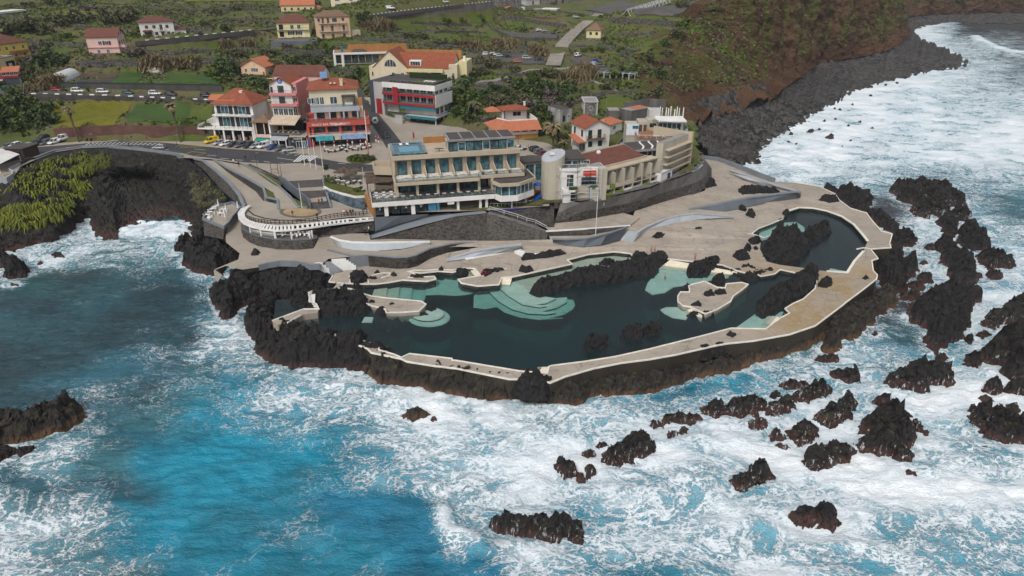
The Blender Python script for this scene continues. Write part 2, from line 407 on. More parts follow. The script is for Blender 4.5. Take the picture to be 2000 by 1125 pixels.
SR = [
 (rT('900 245 930 205 1000 220 1140 215 1200 240 1290 250 1365 290 1370 330 1440 375 1445 405 1330 390 1240 370 1170 330 1100 300 1020 285 950 290'),4.2,'long dark reef slab facing the open surf, farthest of the outer reef','washed'),
 (rT('940 310 1010 290 1100 300 1150 330 1150 370 1080 380 1000 350 950 330'),2.6,'dark lava rock tucked in front of the farthest outer reef slab','sea'),
 (rT('1060 400 1100 360 1170 350 1250 380 1330 420 1330 465 1250 470 1190 440 1165 475 1100 460'),3,'lava rock with thin white runoff behind the reef channel','washed'),
 (rT('1340 410 1400 400 1480 410 1475 450 1440 500 1390 490 1345 440'),3,'small reef rock with surf pouring off its outer edge','washed'),
 (rT('1240 480 1300 455 1370 480 1375 530 1360 600 1310 615 1270 595 1290 540'),2.8,'narrow upright reef rock beside the white channel','sea'),
 (rT('1400 540 1440 500 1500 490 1545 550 1545 650 1640 680 1600 710 1500 715 1430 680 1390 610 1420 570'),4.5,'tall dome shaped reef rock on the outer edge','sea'),
 (rT('1225 630 1290 620 1355 640 1350 680 1400 680 1420 740 1470 750 1500 800 1520 850 1480 890 1540 900 1520 960 1430 960 1340 940 1330 850 1280 770 1300 700 1230 665'),3.6,'long ragged reef ridge parallel to the second pool','sea'),
 (rT('1530 730 1650 710 1660 750 1700 725 1735 770 1785 770 1780 830 1680 840 1620 860 1580 800'),2.8,'reddish three headed reef rock out in the white water','washed'),
 (rT('1605 880 1640 865 1715 885 1720 915 1630 920'),1.8,'flat low reef rock alone in the outer surf','sea'),
 (rT('1150 690 1175 665 1215 680 1210 705 1160 705'),1.4,'small round rock in the middle of the reef lagoon','sea'),
 (rT('1100 910 1140 880 1200 895 1200 940 1120 945'),2,'squat black rock in the grey lagoon by the reef','sea'),
 (rT('960 870 990 790 1000 750 1040 730 1085 755 1095 830 1060 900 1000 910'),3,'upright black rock between sea wall and lagoon','sea'),
 (rT('1030 940 1090 945 1140 970 1135 990 1050 985'),1.5,'low lumpy rock at the lagoon edge below the squat rock','sea'),
 (rT('980 1010 1080 1010 1115 1030 1100 1060 1000 1065'),1.5,'flat lagoon rock close to the angled sea wall','sea'),
 (rT('1120 800 1150 775 1165 800 1140 815'),1,'tiny lava stone in the lagoon channel','sea'),
 (rT('510 300 530 250 590 250 650 285 740 310 760 350 730 390 600 400 545 355'),3.6,'big black rock pile at the outer corner of the bathing terrace','shore'),
 (rT('590 380 740 385 760 430 840 460 900 500 950 580 910 590 840 560 790 510 740 450 640 410'),2.6,'strip of black rock along the white edged walkway of the second pool','shore'),
 (rT('400 250 450 230 510 280 505 312 440 275'),2.2,'black rock under the rim of the sea terrace near the corner pile','shore'),
 (rT('900 615 960 580 1020 580 1080 620 1085 660 1010 690 930 690'),3,'rounded rock mass beside the broken walkway end','shore'),
 (rT('760 740 790 700 870 700 1000 690 1000 720 970 760 960 800 960 870 1005 930 990 1000 920 1020 850 990 815 920 780 860 780 790 840 775'),3.4,'broad black rock mass against the second pool walkway','shore'),
 (rO('720 275 820 240 900 170 980 210 985 260 940 265 870 310 860 350 800 400 760 450 700 450 640 530 580 520 600 440 500 500 300 570 180 590 0 610 0 505 60 488 200 475 400 445 560 392 650 330'),2.6,'long rock apron at the foot of the curved sea wall','mossy'),
 (rO('1060 290 1100 240 1170 180 1240 150 1290 140 1320 180 1400 170 1455 210 1400 250 1380 290 1385 370 1340 420 1330 460 1260 480 1200 540 1160 490 1150 440 1170 390 1080 350'),4.0,'largest black reef hump, east of the yellow stained walkway','sea'),
 (rO('540 580 590 540 660 550 655 580 590 590'),2,'flat black rock awash below the sea wall bend','sea'),
 (rO('850 430 870 415 890 430 870 447'),.9,'tiny rock head in the churning gap behind the reef','sea'),
 (rO('885 310 910 285 940 310 910 325'),1.2,'small stone beside the long rock apron','sea'),
 (rO('630 640 660 615 700 630 780 615 782 660 720 700 690 690'),2.6,'jagged black rock alone between sea wall and surf ridge','sea'),
 (rO('940 690 1000 630 1060 640 1055 580 1090 570 1150 600 1180 590 1230 610 1290 580 1295 620 1270 640 1290 680 1250 705 1160 700 1150 740 1050 720 980 710'),3,'spiky rock group with a reddish waterline at the reef tail','washed'),
 (rO('1200 570 1240 525 1265 560 1240 580'),2,'small pointed rock joining the reef hump to the spiky group','sea'),
 (rO('1365 440 1400 430 1415 460 1390 485 1370 470'),2,'rounded rock stub in the right hand white channel','sea'),
 (rO('1420 440 1460 410 1500 430 1450 450'),1.5,'flat rock next to the rounded stub in the channel','sea'),
 (rO('1365 590 1380 530 1420 520 1450 575 1430 620 1390 610'),3,'cone shaped rock with a red base in the channel','sea'),
 (rO('1600 260 1600 230 1688 220 1740 290 1730 350 1688 350 1560 380 1500 400 1460 385 1500 330 1560 310 1620 280'),3.6,'long low black reef at the right edge of the view','washed'),
 (rO('1460 540 1470 490 1520 470 1530 430 1600 400 1650 390 1760 370 1780 560 1740 680 1620 690 1560 660 1600 590 1500 580'),6,'massive black sea rock at the right edge of the view','washed'),
 (rO('1470 740 1490 680 1540 680 1570 750 1540 765'),3,'red footed rock in front of the massive right edge rock','washed'),
 (rO('1580 750 1600 690 1700 690 1740 770 1620 770'),3,'dark rock cut by the right edge, beside the red footed one','washed'),
 (rO('345 710 400 685 490 680 490 700 430 735 380 740'),1.6,'flat rock at the far end of the surf ridge, nearest the sea wall','washed'),
 (rO('420 780 480 740 530 700 610 700 630 735 560 770 500 795 430 800'),2.5,'broad dark rock at the thick end of the diagonal surf ridge','washed'),
 (rO('280 830 300 790 380 790 430 820 400 840 330 860 270 860'),2,'dark rock in the middle of the diagonal surf ridge','washed'),
 (rO('290 780 310 745 340 740 355 760 320 785'),1.6,'small block standing on the diagonal surf ridge','sea'),
 (r3('200 160 215 115 280 95 320 120 345 165 280 188'),2.6,'grey rock veiled in spray on the diagonal surf ridge','washed'),
 (r3('340 130 400 90 500 70 560 80 560 110 500 130 500 170 400 185 345 170'),2.2,'ragged black crest along the inner side of the surf ridge','washed'),
 (r3('-5 205 80 155 120 180 190 190 190 212 100 225 -5 225'),2,'thin black crest of the surf ridge with a spiky top','washed'),
 (r3('460 220 500 195 560 190 575 210 520 240 470 240'),1.2,'wet grey rock half drowned below the surf ridge','washed'),
 (r3('10 290 30 262 60 258 65 290 40 310 12 318'),1.6,'dripping rock stub in front of the surf ridge','washed'),
 (r3('68 262 95 232 125 240 122 285 85 288'),1.5,'second dripping stub right beside the first below the ridge','washed'),
 (rO('560 890 600 850 660 840 680 800 710 810 700 770 735 750 765 790 740 830 710 880 640 915 590 905'),2.6,'slanted rock rib with a brown outer head amid white water','washed'),
 (rO('865 800 900 755 945 775 945 810 880 815'),2.2,'round topped rock just above the biggest surf boulder','sea'),
 (rO('825 880 860 830 940 820 1000 850 1060 900 1090 960 1085 1040 1040 1060 1000 1080 920 1100 800 1070 770 1040 820 990 900 985 910 950 830 920'),5,'biggest smooth boulder in the surf, water sheeting off its right side','washed'),
 (rO('985 840 1040 850 1065 885 1000 870'),1.8,'flat stone behind the biggest surf boulder','sea'),
 (rO('1080 890 1110 910 1145 980 1100 955'),2,'thin rock fin right of the biggest surf boulder','washed'),
 (rO('960 1110 1000 1065 1070 1080 1060 1125 1000 1130'),2,'lumpy rock at the lower foot of the biggest surf boulder','washed'),
 (r3('1335 490 1350 472 1400 495 1400 518 1350 512'),.9,'twin small stones below the biggest surf boulder','sea'),
 (rO('400 960 440 920 480 910 545 940 530 990 450 1020 410 1000'),2.2,'foam covered rock left of the biggest surf boulder','washed'),
 (rO('290 975 330 960 375 990 345 1010 310 1010'),1.5,'pale foam topped rock in the middle of the white water','washed'),
 (r3('600 335 625 310 650 330 640 345 690 350 680 372 650 360'),1,'broken little stones under the pale foam topped rock','washed'),
 (r3('770 420 860 340 930 330 1000 360 1045 365 1000 410 940 420 880 470 820 480 770 440'),2.6,'mottled rock striped with foam in the central surf','washed'),
 (rO('1405 850 1420 800 1480 795 1520 830 1555 870 1600 880 1640 910 1690 1000 1670 1040 1600 1030 1480 1000 1470 960 1510 920 1440 900'),4.4,'mossy brown boulder stack with runoff near the right edge','washed'),
 (rO('1430 775 1480 765 1530 800 1470 800'),1,'reddish flat stone above the mossy boulder stack','sea'),
 (rO('1570 820 1620 810 1655 850 1620 870'),2,'grey wet rock behind the mossy boulder stack','washed'),
 (rO('1655 890 1700 860 1740 900 1720 935 1670 925'),2,'brown wet rock cut by the right edge beside the mossy stack','washed'),
 (rO('1437 1040 1480 1038 1485 1055 1445 1057'),.7,'tiny red stone below the mossy boulder stack','sea'),
 (r3('360 560 390 525 460 510 470 470 500 430 550 440 600 490 590 520 520 560 430 590'),2.8,'wet rock streaming with white runoff left of centre surf','washed'),
 (r3('268 600 285 585 308 592 300 613 275 612'),.8,'single small red brown stone in foam','sea'),
 (r3('710 740 750 680 770 660 840 690 870 655 910 660 940 710 950 760 900 795 820 750 730 765'),3,'two horned brown rock alone in the lower surf','sea'),
 (r2('760 800 770 755 830 710 870 745 920 760 960 770 970 730 1000 730 1060 770 1110 750 1140 770 1200 780 1230 820 1235 880 1190 870 1070 880 950 850 850 830'),3,'long brown rock in the foreground surf, lowest in the picture','washed'),
 (r2('255 160 330 135 370 150 395 175 310 190'),1.5,'mossy little rock in the surf below the pool rim','mossy'),
 (r2('400 190 430 175 445 195 415 207'),.9,'black stone just right of the mossy little rock','sea'),
 (r2('1095 440 1135 405 1170 430 1215 470 1225 510 1160 515'),2.5,'pointed rock wrapped in spray at the seaward end of the ridge','washed'),
 (r2('1222 530 1228 492 1250 490 1255 545 1230 545'),1.5,'thin dark rock finger beside the spray wrapped point','washed'),
 (r2('1270 450 1310 455 1325 500 1280 520'),1.4,'drowned grey rock with water pouring over it','washed'),
 (r2('1240 385 1280 362 1315 390 1260 420'),1.4,'smooth rock dome blurred by spray','washed'),
 (r2('1320 335 1360 312 1390 345 1340 362'),1.3,'wet rock in mist behind the streaming ridge','washed'),
 (r2('1360 440 1380 400 1420 390 1480 310 1540 280 1610 250 1640 290 1620 320 1650 370 1600 400 1550 410 1500 430 1430 430 1400 460'),3,'dark ridge of rock with dozens of white trickles','washed'),
 (r2('1615 230 1650 200 1700 200 1710 225 1650 250'),2,'black saddle rock linking two parts of the surf ridge','washed'),
 (r1('-60 260 0 225 60 200 110 165 150 190 200 170 240 110 300 120 380 80 415 95 460 130 440 180 380 220 340 260 250 290 180 320 60 330 -60 350'),4.0,'black and red rock with moss at the left edge of the bay','mossy'),
 (r1('-60 355 20 340 80 370 170 350 150 380 60 390 10 430 -60 440'),1.5,'low brown rock below the mossy left edge rock','sea'),
 (rU('-40 225 20 265 60 300 100 340 160 360 150 400 50 420 30 350 0 330 -40 340'),4,'sloping black rock spur at the left edge under the cliff','sea'),
 (rU('285 280 310 262 350 280 370 300 300 305'),1.2,'small black rock in foam near the cove cliff','sea'),
 (rU('210 330 225 312 240 318 238 330 215 336'),.6,'tiny stone next to the small black cove rock','sea'),
 (rU('50 450 65 436 110 445 112 458 60 458'),.5,'red brown stone awash below the sloping spur','sea'),
 (rU('985 262 1000 200 1040 160 1080 170 1050 230 1020 262'),4,'brown footed rock buttress below the cliff terrace','shore'),
 (rU('1025 330 1025 270 1070 190 1140 180 1200 205 1270 200 1320 200 1335 260 1370 290 1340 320 1250 350 1230 400 1160 390 1100 380 1050 330'),4.6,'black rock headland under the terrace with white parasols','shore'),
 (rM('275 590 285 520 340 495 420 500 520 480 640 470 720 480 690 520 660 570 560 620 480 680 420 760 370 760 350 700 290 650'),4.8,'black rock headland with a brown tip west of the small lagoon','shore'),
 (rM('530 720 545 640 590 610 650 640 720 650 735 720 740 790 760 830 740 900 620 930 545 890'),5.8,'tallest upright black rock pillar at the seaward corner','shore'),
 (rM('590 960 740 900 760 790 800 780 900 830 950 830 970 870 1000 800 1040 780 1110 830 1130 880 1190 895 1260 920 1370 960 1440 960 1460 1030 1650 1080 1690 1120 1500 1160 1200 1125 1000 1120 850 1120 700 1060'),4.8,'wall of black lava rock closing the main pool on the sea side','shore'),
 (rp('715 705 740 700 790 718 890 728 990 748 1030 735 1070 745 1110 755 1150 772 1135 795 1060 790 1010 775 960 785 900 775 870 770 800 750 740 740'),3.4,'dark rock base below the front pool rim','mossy'),
 (rp('1080 758 1110 740 1140 752 1200 745 1290 733 1370 715 1420 700 1470 690 1475 700 1420 722 1355 735 1330 750 1270 770 1215 775 1150 775'),2.2,'brown mossy rock shelf under the front sea wall','mossy'),
]
for poly, h, lab, mt in SR: rock(poly, h, lab, mt, group='sea rocks around the lava pools')
ZP = 2.6
PR = [
 (rM('410 450 420 405 520 400 640 400 720 405 860 410 1000 395 1050 372 1080 425 1170 445 1170 480 1100 490 1010 570 800 590 720 560 560 490 470 475'),3,2.0,'field of black rock in the pit below the curved grey wall'),
 (rM('645 590 660 550 720 545 745 570 750 640 720 670 680 640'),3.2,1.2,'black rock knob beside the small side lagoon'),
 (rM('850 680 870 610 950 585 990 620 1000 680 930 705'),3,2.4,'round black rock between side lagoon and white steps'),
 (rM('1015 640 1015 560 1040 520 1080 530 1110 580 1200 580 1300 590 1400 600 1440 680 1430 740 1350 760 1100 770 950 765 940 715 1060 700'),3.4,2.4,'big black rock mass on the left pool island'),
 (rJ('315 400 320 345 370 335 430 350 445 410 400 438 330 428'),2.2,3.7,'square black boulder at the bridge to the left island'),
 (rJ('445 390 460 372 480 380 500 370 512 385 490 395'),.9,4,'little rock pair right of the square black boulder'),
 (rJ('490 350 505 330 530 335 532 352 500 356'),.9,4,'single boulder behind the white curl kerb'),
 (rJ('612 365 620 342 650 348 658 372 630 375'),.9,4,'boulder at the right end of the white curl kerb'),
 (rJ('730 388 770 360 850 360 862 388'),.9,3.9,'flat rock on the narrow deck tongue'),
 (rJ('960 335 965 308 985 298 1000 320 985 338'),1.1,4,'upright rock at the north bay rim'),
 (rJ('1078 338 1100 308 1170 310 1168 330 1120 340'),.9,4,'low rock beside the north bay steps'),
 (rJ('1270 368 1280 340 1310 325 1400 310 1445 313 1390 335 1330 362 1300 375'),.9,4,'row of rock with a lifebuoy at its end'),
 (rK('60 240 90 220 200 220 260 190 360 182 400 195 300 225 180 242 80 252'),1.0,4.2,'thin rock row along the white bent kerb'),
 (rK('45 335 60 300 140 300 157 335 100 350'),1.3,4,'rounded boulder on the deck above the shallow platform'),
 (rK('135 510 150 480 200 435 300 430 380 390 500 350 570 330 700 330 760 300 820 270 900 225 1000 235 1060 200 1100 205 1150 235 1140 262 1070 300 1060 350 1000 380 850 410 700 440 600 450 480 458 370 485 300 510 200 535'),2.4,ZP,'long jagged rock ridge crossing the shallow pools'),
 (rK('635 300 660 260 720 250 757 270 750 300 690 314'),1.5,ZP,'dark rock in the children shallow pool'),
 (rK('1285 325 1330 290 1420 260 1510 235 1525 280 1460 340 1380 367 1300 367'),2.0,3.2,'sharp rock standing in the wide white steps'),
 (rK('1455 440 1470 378 1550 368 1562 430 1520 462 1465 455'),1.8,ZP,'cubic rock touching the round pool island'),
 (rL('440 890 530 870 550 820 650 850 655 882 560 902 500 917'),1.6,ZP,'rock row between wide steps and round island'),
 (rL('540 945 600 880 720 850 790 858 792 890 720 920 660 960 600 962'),1.6,ZP,'long rock row at the mouth of the east channel'),
 (rL('710 695 750 650 770 590 830 530 860 570 940 510 970 520 960 570 1010 600 1010 650 1065 710 980 745 985 800 910 820 840 812 710 787 760 740'),3.4,3.0,'largest rock mass standing in the second pool'),
 (rL('1020 605 1040 550 1110 515 1200 530 1200 600 1140 620 1130 660 1070 672 1030 645'),2.6,2.8,'lower rock next to the largest one in the second pool'),
 (rL('680 1115 790 1010 910 970 940 900 1000 860 1060 860 1120 820 1125 900 1100 980 1050 1040 960 1080 880 1110 800 1180 690 1200 670 1150'),2.8,2.8,'rock ridge along the yellow stained deck'),
 (rK('535 875 580 810 640 820 690 860 660 887 560 892'),1.6,2.8,'leftmost rock islet in open main pool water'),
 (rK('660 805 690 785 705 805 690 822'),.9,2.8,'small pointed islet in the main pool'),
 (rK('790 800 805 787 825 800 815 816'),.6,2.9,'tiny rock tip among the main pool islets'),
 (rK('812 770 880 750 940 715 962 770 950 820 850 818'),1.5,2.8,'middle rock islet of the main pool'),
 (rK('970 752 990 705 1080 715 1097 770 1000 787'),1.6,2.8,'rightmost rock islet of the main pool'),
 (rL('855 445 870 415 905 415 897 450 862 470'),1.5,3.5,'rock at the notch corner of the second pool'),
 (rL('815 482 850 475 862 490 832 502'),.8,3.6,'small rock below the notch of the second pool'),
 (rL('495 745 530 710 580 710 612 772 540 782'),1.5,4,'widest of the deck boulder cluster beside the second pool'),
 (rL('575 692 600 660 625 690 610 717'),1.5,4,'upright boulder in the deck cluster by the second pool'),
 (rL('610 640 650 615 692 630 682 660 640 667'),1.5,4,'rearmost boulder of the deck cluster by the second pool'),
 (rL('640 695 658 672 677 700 655 708'),.8,4,'smallest boulder of the deck cluster by the second pool'),
 (rL('195 562 215 540 240 545 275 540 277 567 220 582'),1.1,4.3,'two headed boulder alone on the wide open deck'),
 (rL('265 495 280 460 320 470 322 497'),1.2,4.6,'dark boulder leaning on the pale curved ramp wall'),
 (rL('528 402 550 378 597 402 580 422 545 417'),1.2,4.8,'slanted boulder by the tip of the long grey wedge wall'),
 (rL('590 445 610 408 650 440 640 460'),1.4,4.8,'pyramid boulder by the tip of the long grey wedge wall'),
 (rL('530 292 545 255 630 240 680 255 822 265 822 277 690 292 560 310'),1.5,5.2,'elongated rock bed enclosed by grey ramp walls'),
 (rL('1120 345 1150 312 1240 320 1267 347 1200 364'),1.6,4,'oval rock on the deck near the outer corner'),
 (rL('1120 975 1130 940 1160 900 1195 910 1217 945 1180 982'),1.6,4,'lumpy boulder on the yellow stained deck'),
 (rL('1440 908 1465 890 1490 905 1462 927'),.8,4,'small ringed boulder near the sea wall angle'),
 (rK('1020 95 1050 65 1090 55 1142 70 1100 97 1060 107'),1.2,4.5,'paired boulders in the middle of the upper deck'),
 (rK('1310 583 1350 555 1392 560 1382 597'),.9,4,'small boulder at the front of the round island'),
 (rK('1400 503 1430 470 1475 470 1478 515 1430 522'),1.2,4,'dark boulder at the centre of the round island'),
 (rK('1475 490 1500 468 1560 472 1575 500 1500 512'),.8,4,'smooth grey boulder at the centre of the round island'),
 (rK('1250 455 1280 430 1312 450 1292 492 1250 485'),1.3,3,'rock on the left rim of the round island'),
 (rK('1255 605 1270 592 1295 605 1280 625'),.7,3,'knob at the seaward rim of the round island'),
 (rK('1285 662 1330 640 1400 655 1475 628 1470 652 1400 682 1330 682'),.9,2.9,'rock fringe below the round island'),
 (rK('1565 795 1590 770 1642 800 1612 822'),.9,4,'upper boulder on the front pool rim walkway'),
 (rK('1375 884 1410 862 1447 885 1410 900'),.7,4,'ringed boulder on the front pool rim walkway'),
 (rK('1490 864 1540 848 1552 870 1500 878'),.6,4,'flat boulder on the front pool rim walkway'),
 (rp('1012 742 1028 728 1050 727 1075 742 1060 757 1025 755'),1.4,3.6,'black rock overlapping the front pool rim corner'),
 (rL('275 242 310 190 350 188 362 232 330 252 300 260'),2.0,6,'black rocks at the foot of the curved stone bastion'),
 (rJ('405 548 425 515 452 547 430 555'),1,4,'pointed stone, left of three on the left island'),
 (rJ('450 568 475 535 497 567'),1,4,'pointed stone, middle of three on the left island'),
 (rJ('505 612 560 582 577 610 540 632'),1,3.8,'dark stone by the small white steps of the left island'),
 (rJ('598 575 625 560 642 575 615 582'),.5,4,'flat stone on the left island walkway'),
 (rJ('860 605 880 578 935 600 912 615'),.9,3.2,'rock at the tip of the left island'),
 (rJ('350 805 360 770 430 780 442 810 400 838'),1.3,2.9,'low rock in the main pool by the sea side walkway'),
 (rM('560 292 575 255 620 255 626 308 580 312'),1.6,5.8,'black boulder on the lower promenade near the café'),
 (rJ('510 690 560 660 700 672 830 640 890 650 800 680 650 690'),1.0,2.4,'rough rock footing of the left island front'),
]
for poly, h, zb, lab in PR:
    if 'islet' in lab: zb += .75
    rock(poly, h*(1.75 if zb <= 3.7 and h < 1.7 and zb < 4 and sum(p[1] for p in poly)/len(poly) > 560 else 1), lab, 'pool', zb, group='lava rocks in the pool complex', rough=.55 if h < 1.7 else .8)
def concrete(name, c0, c1, stain, amt=.5, crack=True, yellow=1.):
    m = NT(name); v = m.coord()
    n1 = m.noise(v, .12, 5, .6); n2 = m.noise(v, .9, 4, .6); n3 = m.noise(v, 7, 3)
    f = m.math('ADD', m.math('MULTIPLY', m.ramp(n1,.3,.7), .5), m.math('ADD', m.math('MULTIPLY', n2, .3), m.math('MULTIPLY', n3, .2)))
    col = m.mix(f, c0, c1)
    sf = m.math('MULTIPLY', m.ramp(m.noise(m.coord((1,1.6,1)), .35, 5, .65), .52, .72), amt)
    col = m.mix(sf, col, stain)
    sx = m.n('ShaderNodeSeparateXYZ'); m.t.links.new(m.coord(), sx.inputs[0])
    yel = m.math('MULTIPLY', m.math('MULTIPLY', m.ramp(sx.outputs[0], 38, 56), m.ramp(sx.outputs[1], 152, 128)), m.ramp(m.math('ADD', n1, m.math('MULTIPLY', m.math('SUBTRACT', n2, .5), .7)), .38, .62, .1*yellow, .85*yellow))
    col = m.mix(yel, col, (.27,.19,.085))
    if crack:
        vo = m.vor(v, .28, 'DISTANCE_TO_EDGE')
        col = m.mix(m.ramp(vo.outputs['Distance'], .0, .022, .55, 0), col, [k*.45 for k in c0])
    m.bsdf(col, .85, m.bump(n3, .3, .03)); return m.m
M_DECK = concrete('deck_concrete', (.24,.205,.168), (.40,.345,.285), (.14,.112,.09))
M_PAVE = concrete('paving', (.24,.205,.165), (.34,.30,.25), (.17,.14,.11), .35, False)
M_KERB = plain('white_kerb_paint', (.70,.66,.58), .7, .15, .8)
M_WHITE = plain('white_paint', (.72,.72,.70), .6, .10, .5)
M_WALLK = stone_wall('lava_stone_wall', (.018,.016,.015), (.065,.057,.05), (.10,.09,.075), 1.9)
M_SKIRT = concrete('sea_wall_concrete', (.018,.015,.012), (.055,.043,.030), (.014,.012,.01), .9, False, 0)
M_GREYW = plain('grey_painted_wall', (.175,.195,.215), .75, .14, .25, streak=True)
M_GREYP = plain('pale_grey_painted_wall', (.36,.385,.41), .75, .12, .25, streak=True)
M_GREYD = plain('slate_grey_painted_wall', (.10,.112,.13), .75, .15, .25, streak=True)
M_STEPP = plain('pale_pool_step', (.82,.83,.75), .6, .14, .5)
M_STEPC = plain('cream_pool_step', (.70,.64,.52), .7, .12, .5)
M_POOLF = plain('deep_pool_floor', (.018,.026,.028), .9, .5, .15)
def pool_water_mat():
    m = NT('pool_water')
    v = m.coord((1,2.2,1))
    b = m.bump(m.math('ADD', m.noise(v, .9, 3, .6), m.math('MULTIPLY', m.noise(v, 3.2, 2), .35)), .35, .12)
    t = m.n('ShaderNodeBsdfTransparent'); t.inputs[0].default_value = (.97,.99,.99,1)
    d = m.n('ShaderNodeBsdfDiffuse'); d.inputs[0].default_value = (.046,.074,.082,1)
    g = m.n('ShaderNodeBsdfGlossy'); g.inputs['Roughness'].default_value = .12; m.t.links.new(b, g.inputs['Normal'])
    fr = m.n('ShaderNodeFresnel'); fr.inputs['IOR'].default_value = 1.33; m.t.links.new(b, fr.inputs['Normal'])
    m1 = m.n('ShaderNodeMixShader'); m1.inputs[0].default_value = .20
    m.t.links.new(t.outputs[0], m1.inputs[1]); m.t.links.new(d.outputs[0], m1.inputs[2])
    m2 = m.n('ShaderNodeMixShader'); m.t.links.new(m.math('MULTIPLY', fr.outputs[0], .7), m2.inputs[0])
    m.t.links.new(m1.outputs[0], m2.inputs[1]); m.t.links.new(g.outputs[0], m2.inputs[2])
    m.t.links.new(m2.outputs[0], m.out.inputs['Surface'])
    va = m.n('ShaderNodeVolumeAbsorption'); va.inputs['Color'].default_value = (.36,.71,.69,1); va.inputs['Density'].default_value = .55
    m.t.links.new(va.outputs[0], m.out.inputs['Volume']); return m.m
M_POOLW = pool_water_mat()
ZD, ZW = 4.0, 3.3
def U(pts, z=ZD): return [P(p[0],p[1],(p[2] if len(p) > 2 else z)) for p in pts]
def wz(pts, zs): return [(p[0],p[1],z) for p, z in zip(pts, zs)]
def structure(o): o['kind'] = 'structure'; return o
sea_edge = (wz(rL('280 40 380 55 480 90 600 130 700 170 800 205'), (6.2,6,5.5,5,4.6,4.3))
  + rL('960 215 1120 240 1240 295 1270 340 1350 400 1470 435 1510 490 1580 570 1660 590 1640 660 1650 690 1500 700 1555 770 1510 785 1520 860 1550 890 1545 920 1430 1010 1315 1095')
  + rO('700 265 660 295 600 340 540 385 400 432 200 468 60 482 0 492')
  + rK('1200 950 1000 985 800 1010 600 1050 390 1110') + [(1075,748),(1048,741),(995,741)]
  + rJ('1090 1050 950 1035 730 1000 690 980 470 935 440 905') + rM('1350 955 1290 920 1210 905 1140 885'))
pool_edge = (rM('1130 866 1200 880 1262 888') + rJ('260 808 350 825 430 855 525 885 525 915 630 945 690 970 750 942 1060 978 1060 990 1090 992 1560 1070 1760 1085 1772 1037')
  + rK('290 1030 530 1000 750 965 1000 910 1200 860 1400 810 1600 757') + rO('85 398 270 402 345 345 400 315 375 290 420 262 475 238 540 180 556 95')
  + rL('1060 882 960 876 840 851 800 882 700 900 660 880 600 880 530 862') + rK('1650 335 1540 292 1160 248 960 236 885 232 870 208 750 195 560 215 405 255 440 285 0 380')
  + rJ('1500 378 1425 385 1405 435 1250 447 1130 425 1105 398 1270 370 1230 318 1170 315 1070 345 960 338 830 352 735 338 790 360 740 385 930 375 942 395 880 412 800 408 700 402 600 420 500 432 420 432 275 426 242 458'))
land_edge = (rM('1180 495 1135 490 1165 442 1175 434') + rJ('200 352 255 343 350 300 455 292 650 312 800 292') + wz(rJ('900 243 1020 203 1260 160 900 142 900 108 1330 106 1780 104'), (4.2,4.4,5.2,5.8,5.8,5.5,5.4))
  + [(1071,458,5.6),(1150,452,5.8),(1229,444,6.2),(1240,412,6.4),(1275,402,6.4),(1339,385,6.3),(1377,372,6.3),(1384,350,6.3),(1380,335,6.2)])
loop = U(sea_edge + pool_edge + land_edge)
pool2 = U(rL('630 588 680 550 780 512 860 478 880 440 905 418 980 395 1080 400 1180 420 1290 460 1380 520 1440 590 1480 640 1468 668 1450 715 1382 790 1330 873 1180 862 1000 836 840 815 740 790 690 700 700 630'))
d = MB().sheet(loop, holes=[pool2[::-1]])
structure(d.build('bathing_deck', M_DECK))
def skirt(line, z0, drop=.0, mat=M_SKIRT, name='sea_wall', closed=False):
    mb = MB(); n = len(line)
    for i in range(n if closed else n-1):
        a, b = line[i], line[(i+1)%n]
        mb.add([(a.x,a.y,a.z-.004),(b.x,b.y,b.z-.004),(b.x,b.y,z0),(a.x,a.y,z0)], [(0,1,2,3),(3,2,1,0)][:1])
    return mb.build(name, mat)
tag(skirt(U(sea_edge), -1.5), 'dark stained sea wall carrying the outer rim of the bathing deck', 'sea wall')
M_PWALL = stone_wall('pool_side_stone', (.015,.014,.013), (.06,.055,.05), (.04,.037,.033), 2.4)
structure(skirt(U(pool_edge), .3, mat=M_PWALL, name='pool_wall'))
structure(skirt(pool2, .3, mat=M_PWALL, name='pool_wall', closed=True))
west = U(rM('1180 500 1000 590 900 585 740 600 720 780 830 800 950 835'))
pw = [Vector((p.x,p.y,ZW)) for p in U(pool_edge)+west]
structure(MB().prism([(p.x,p.y) for p in pw], .45, ZW, bottom=True).build('pool_water', M_POOLW))
structure(MB().sheet([Vector((p.x,p.y,.4)) for p in pw]).build('pool_floor', M_POOLF))
structure(MB().prism([(p.x,p.y) for p in pool2], .55, ZW, bottom=True).build('pool_water', M_POOLW))
structure(MB().sheet([Vector((p.x,p.y,.5)) for p in pool2]).build('pool_floor', M_POOLF))
def ell(cx, cy, rx, ry, f, a0=0, a1=360, n=20):
    return f(' '.join('%.1f %.1f' % (cx+rx*math.cos(rad(a0+(a1-a0)*i/n)), cy+ry*math.sin(rad(a0+(a1-a0)*i/n))) for i in range(n+1)))
def ledge(poly, z, mat=M_STEPP, name='submerged_ledge'):
    q = [P(x,y,ZW) for x, y in poly]                       # outline as seen on the water
    n = len(q); A = sum(q[i].x*q[(i+1)%n].y-q[(i+1)%n].x*q[i].y for i in range(n)); sg = 1 if A > 0 else -1; mb = MB()
    for k in range(2):                                     # rounded, sloping rim
        r = []
        for i in range(n):
            d = q[(i+1)%n]-q[i-1]; d.z = 0; d.normalize(); r.append((q[i].x+d.y*sg*.15*k,q[i].y-d.x*sg*.15*k))
        t0 = len(mb.f); mb.prism(r, .4, z-.004-.16*k); mb.mi[-n:] = [k]*n
    return structure(mb.build(name, [mat, M_POOLF]))
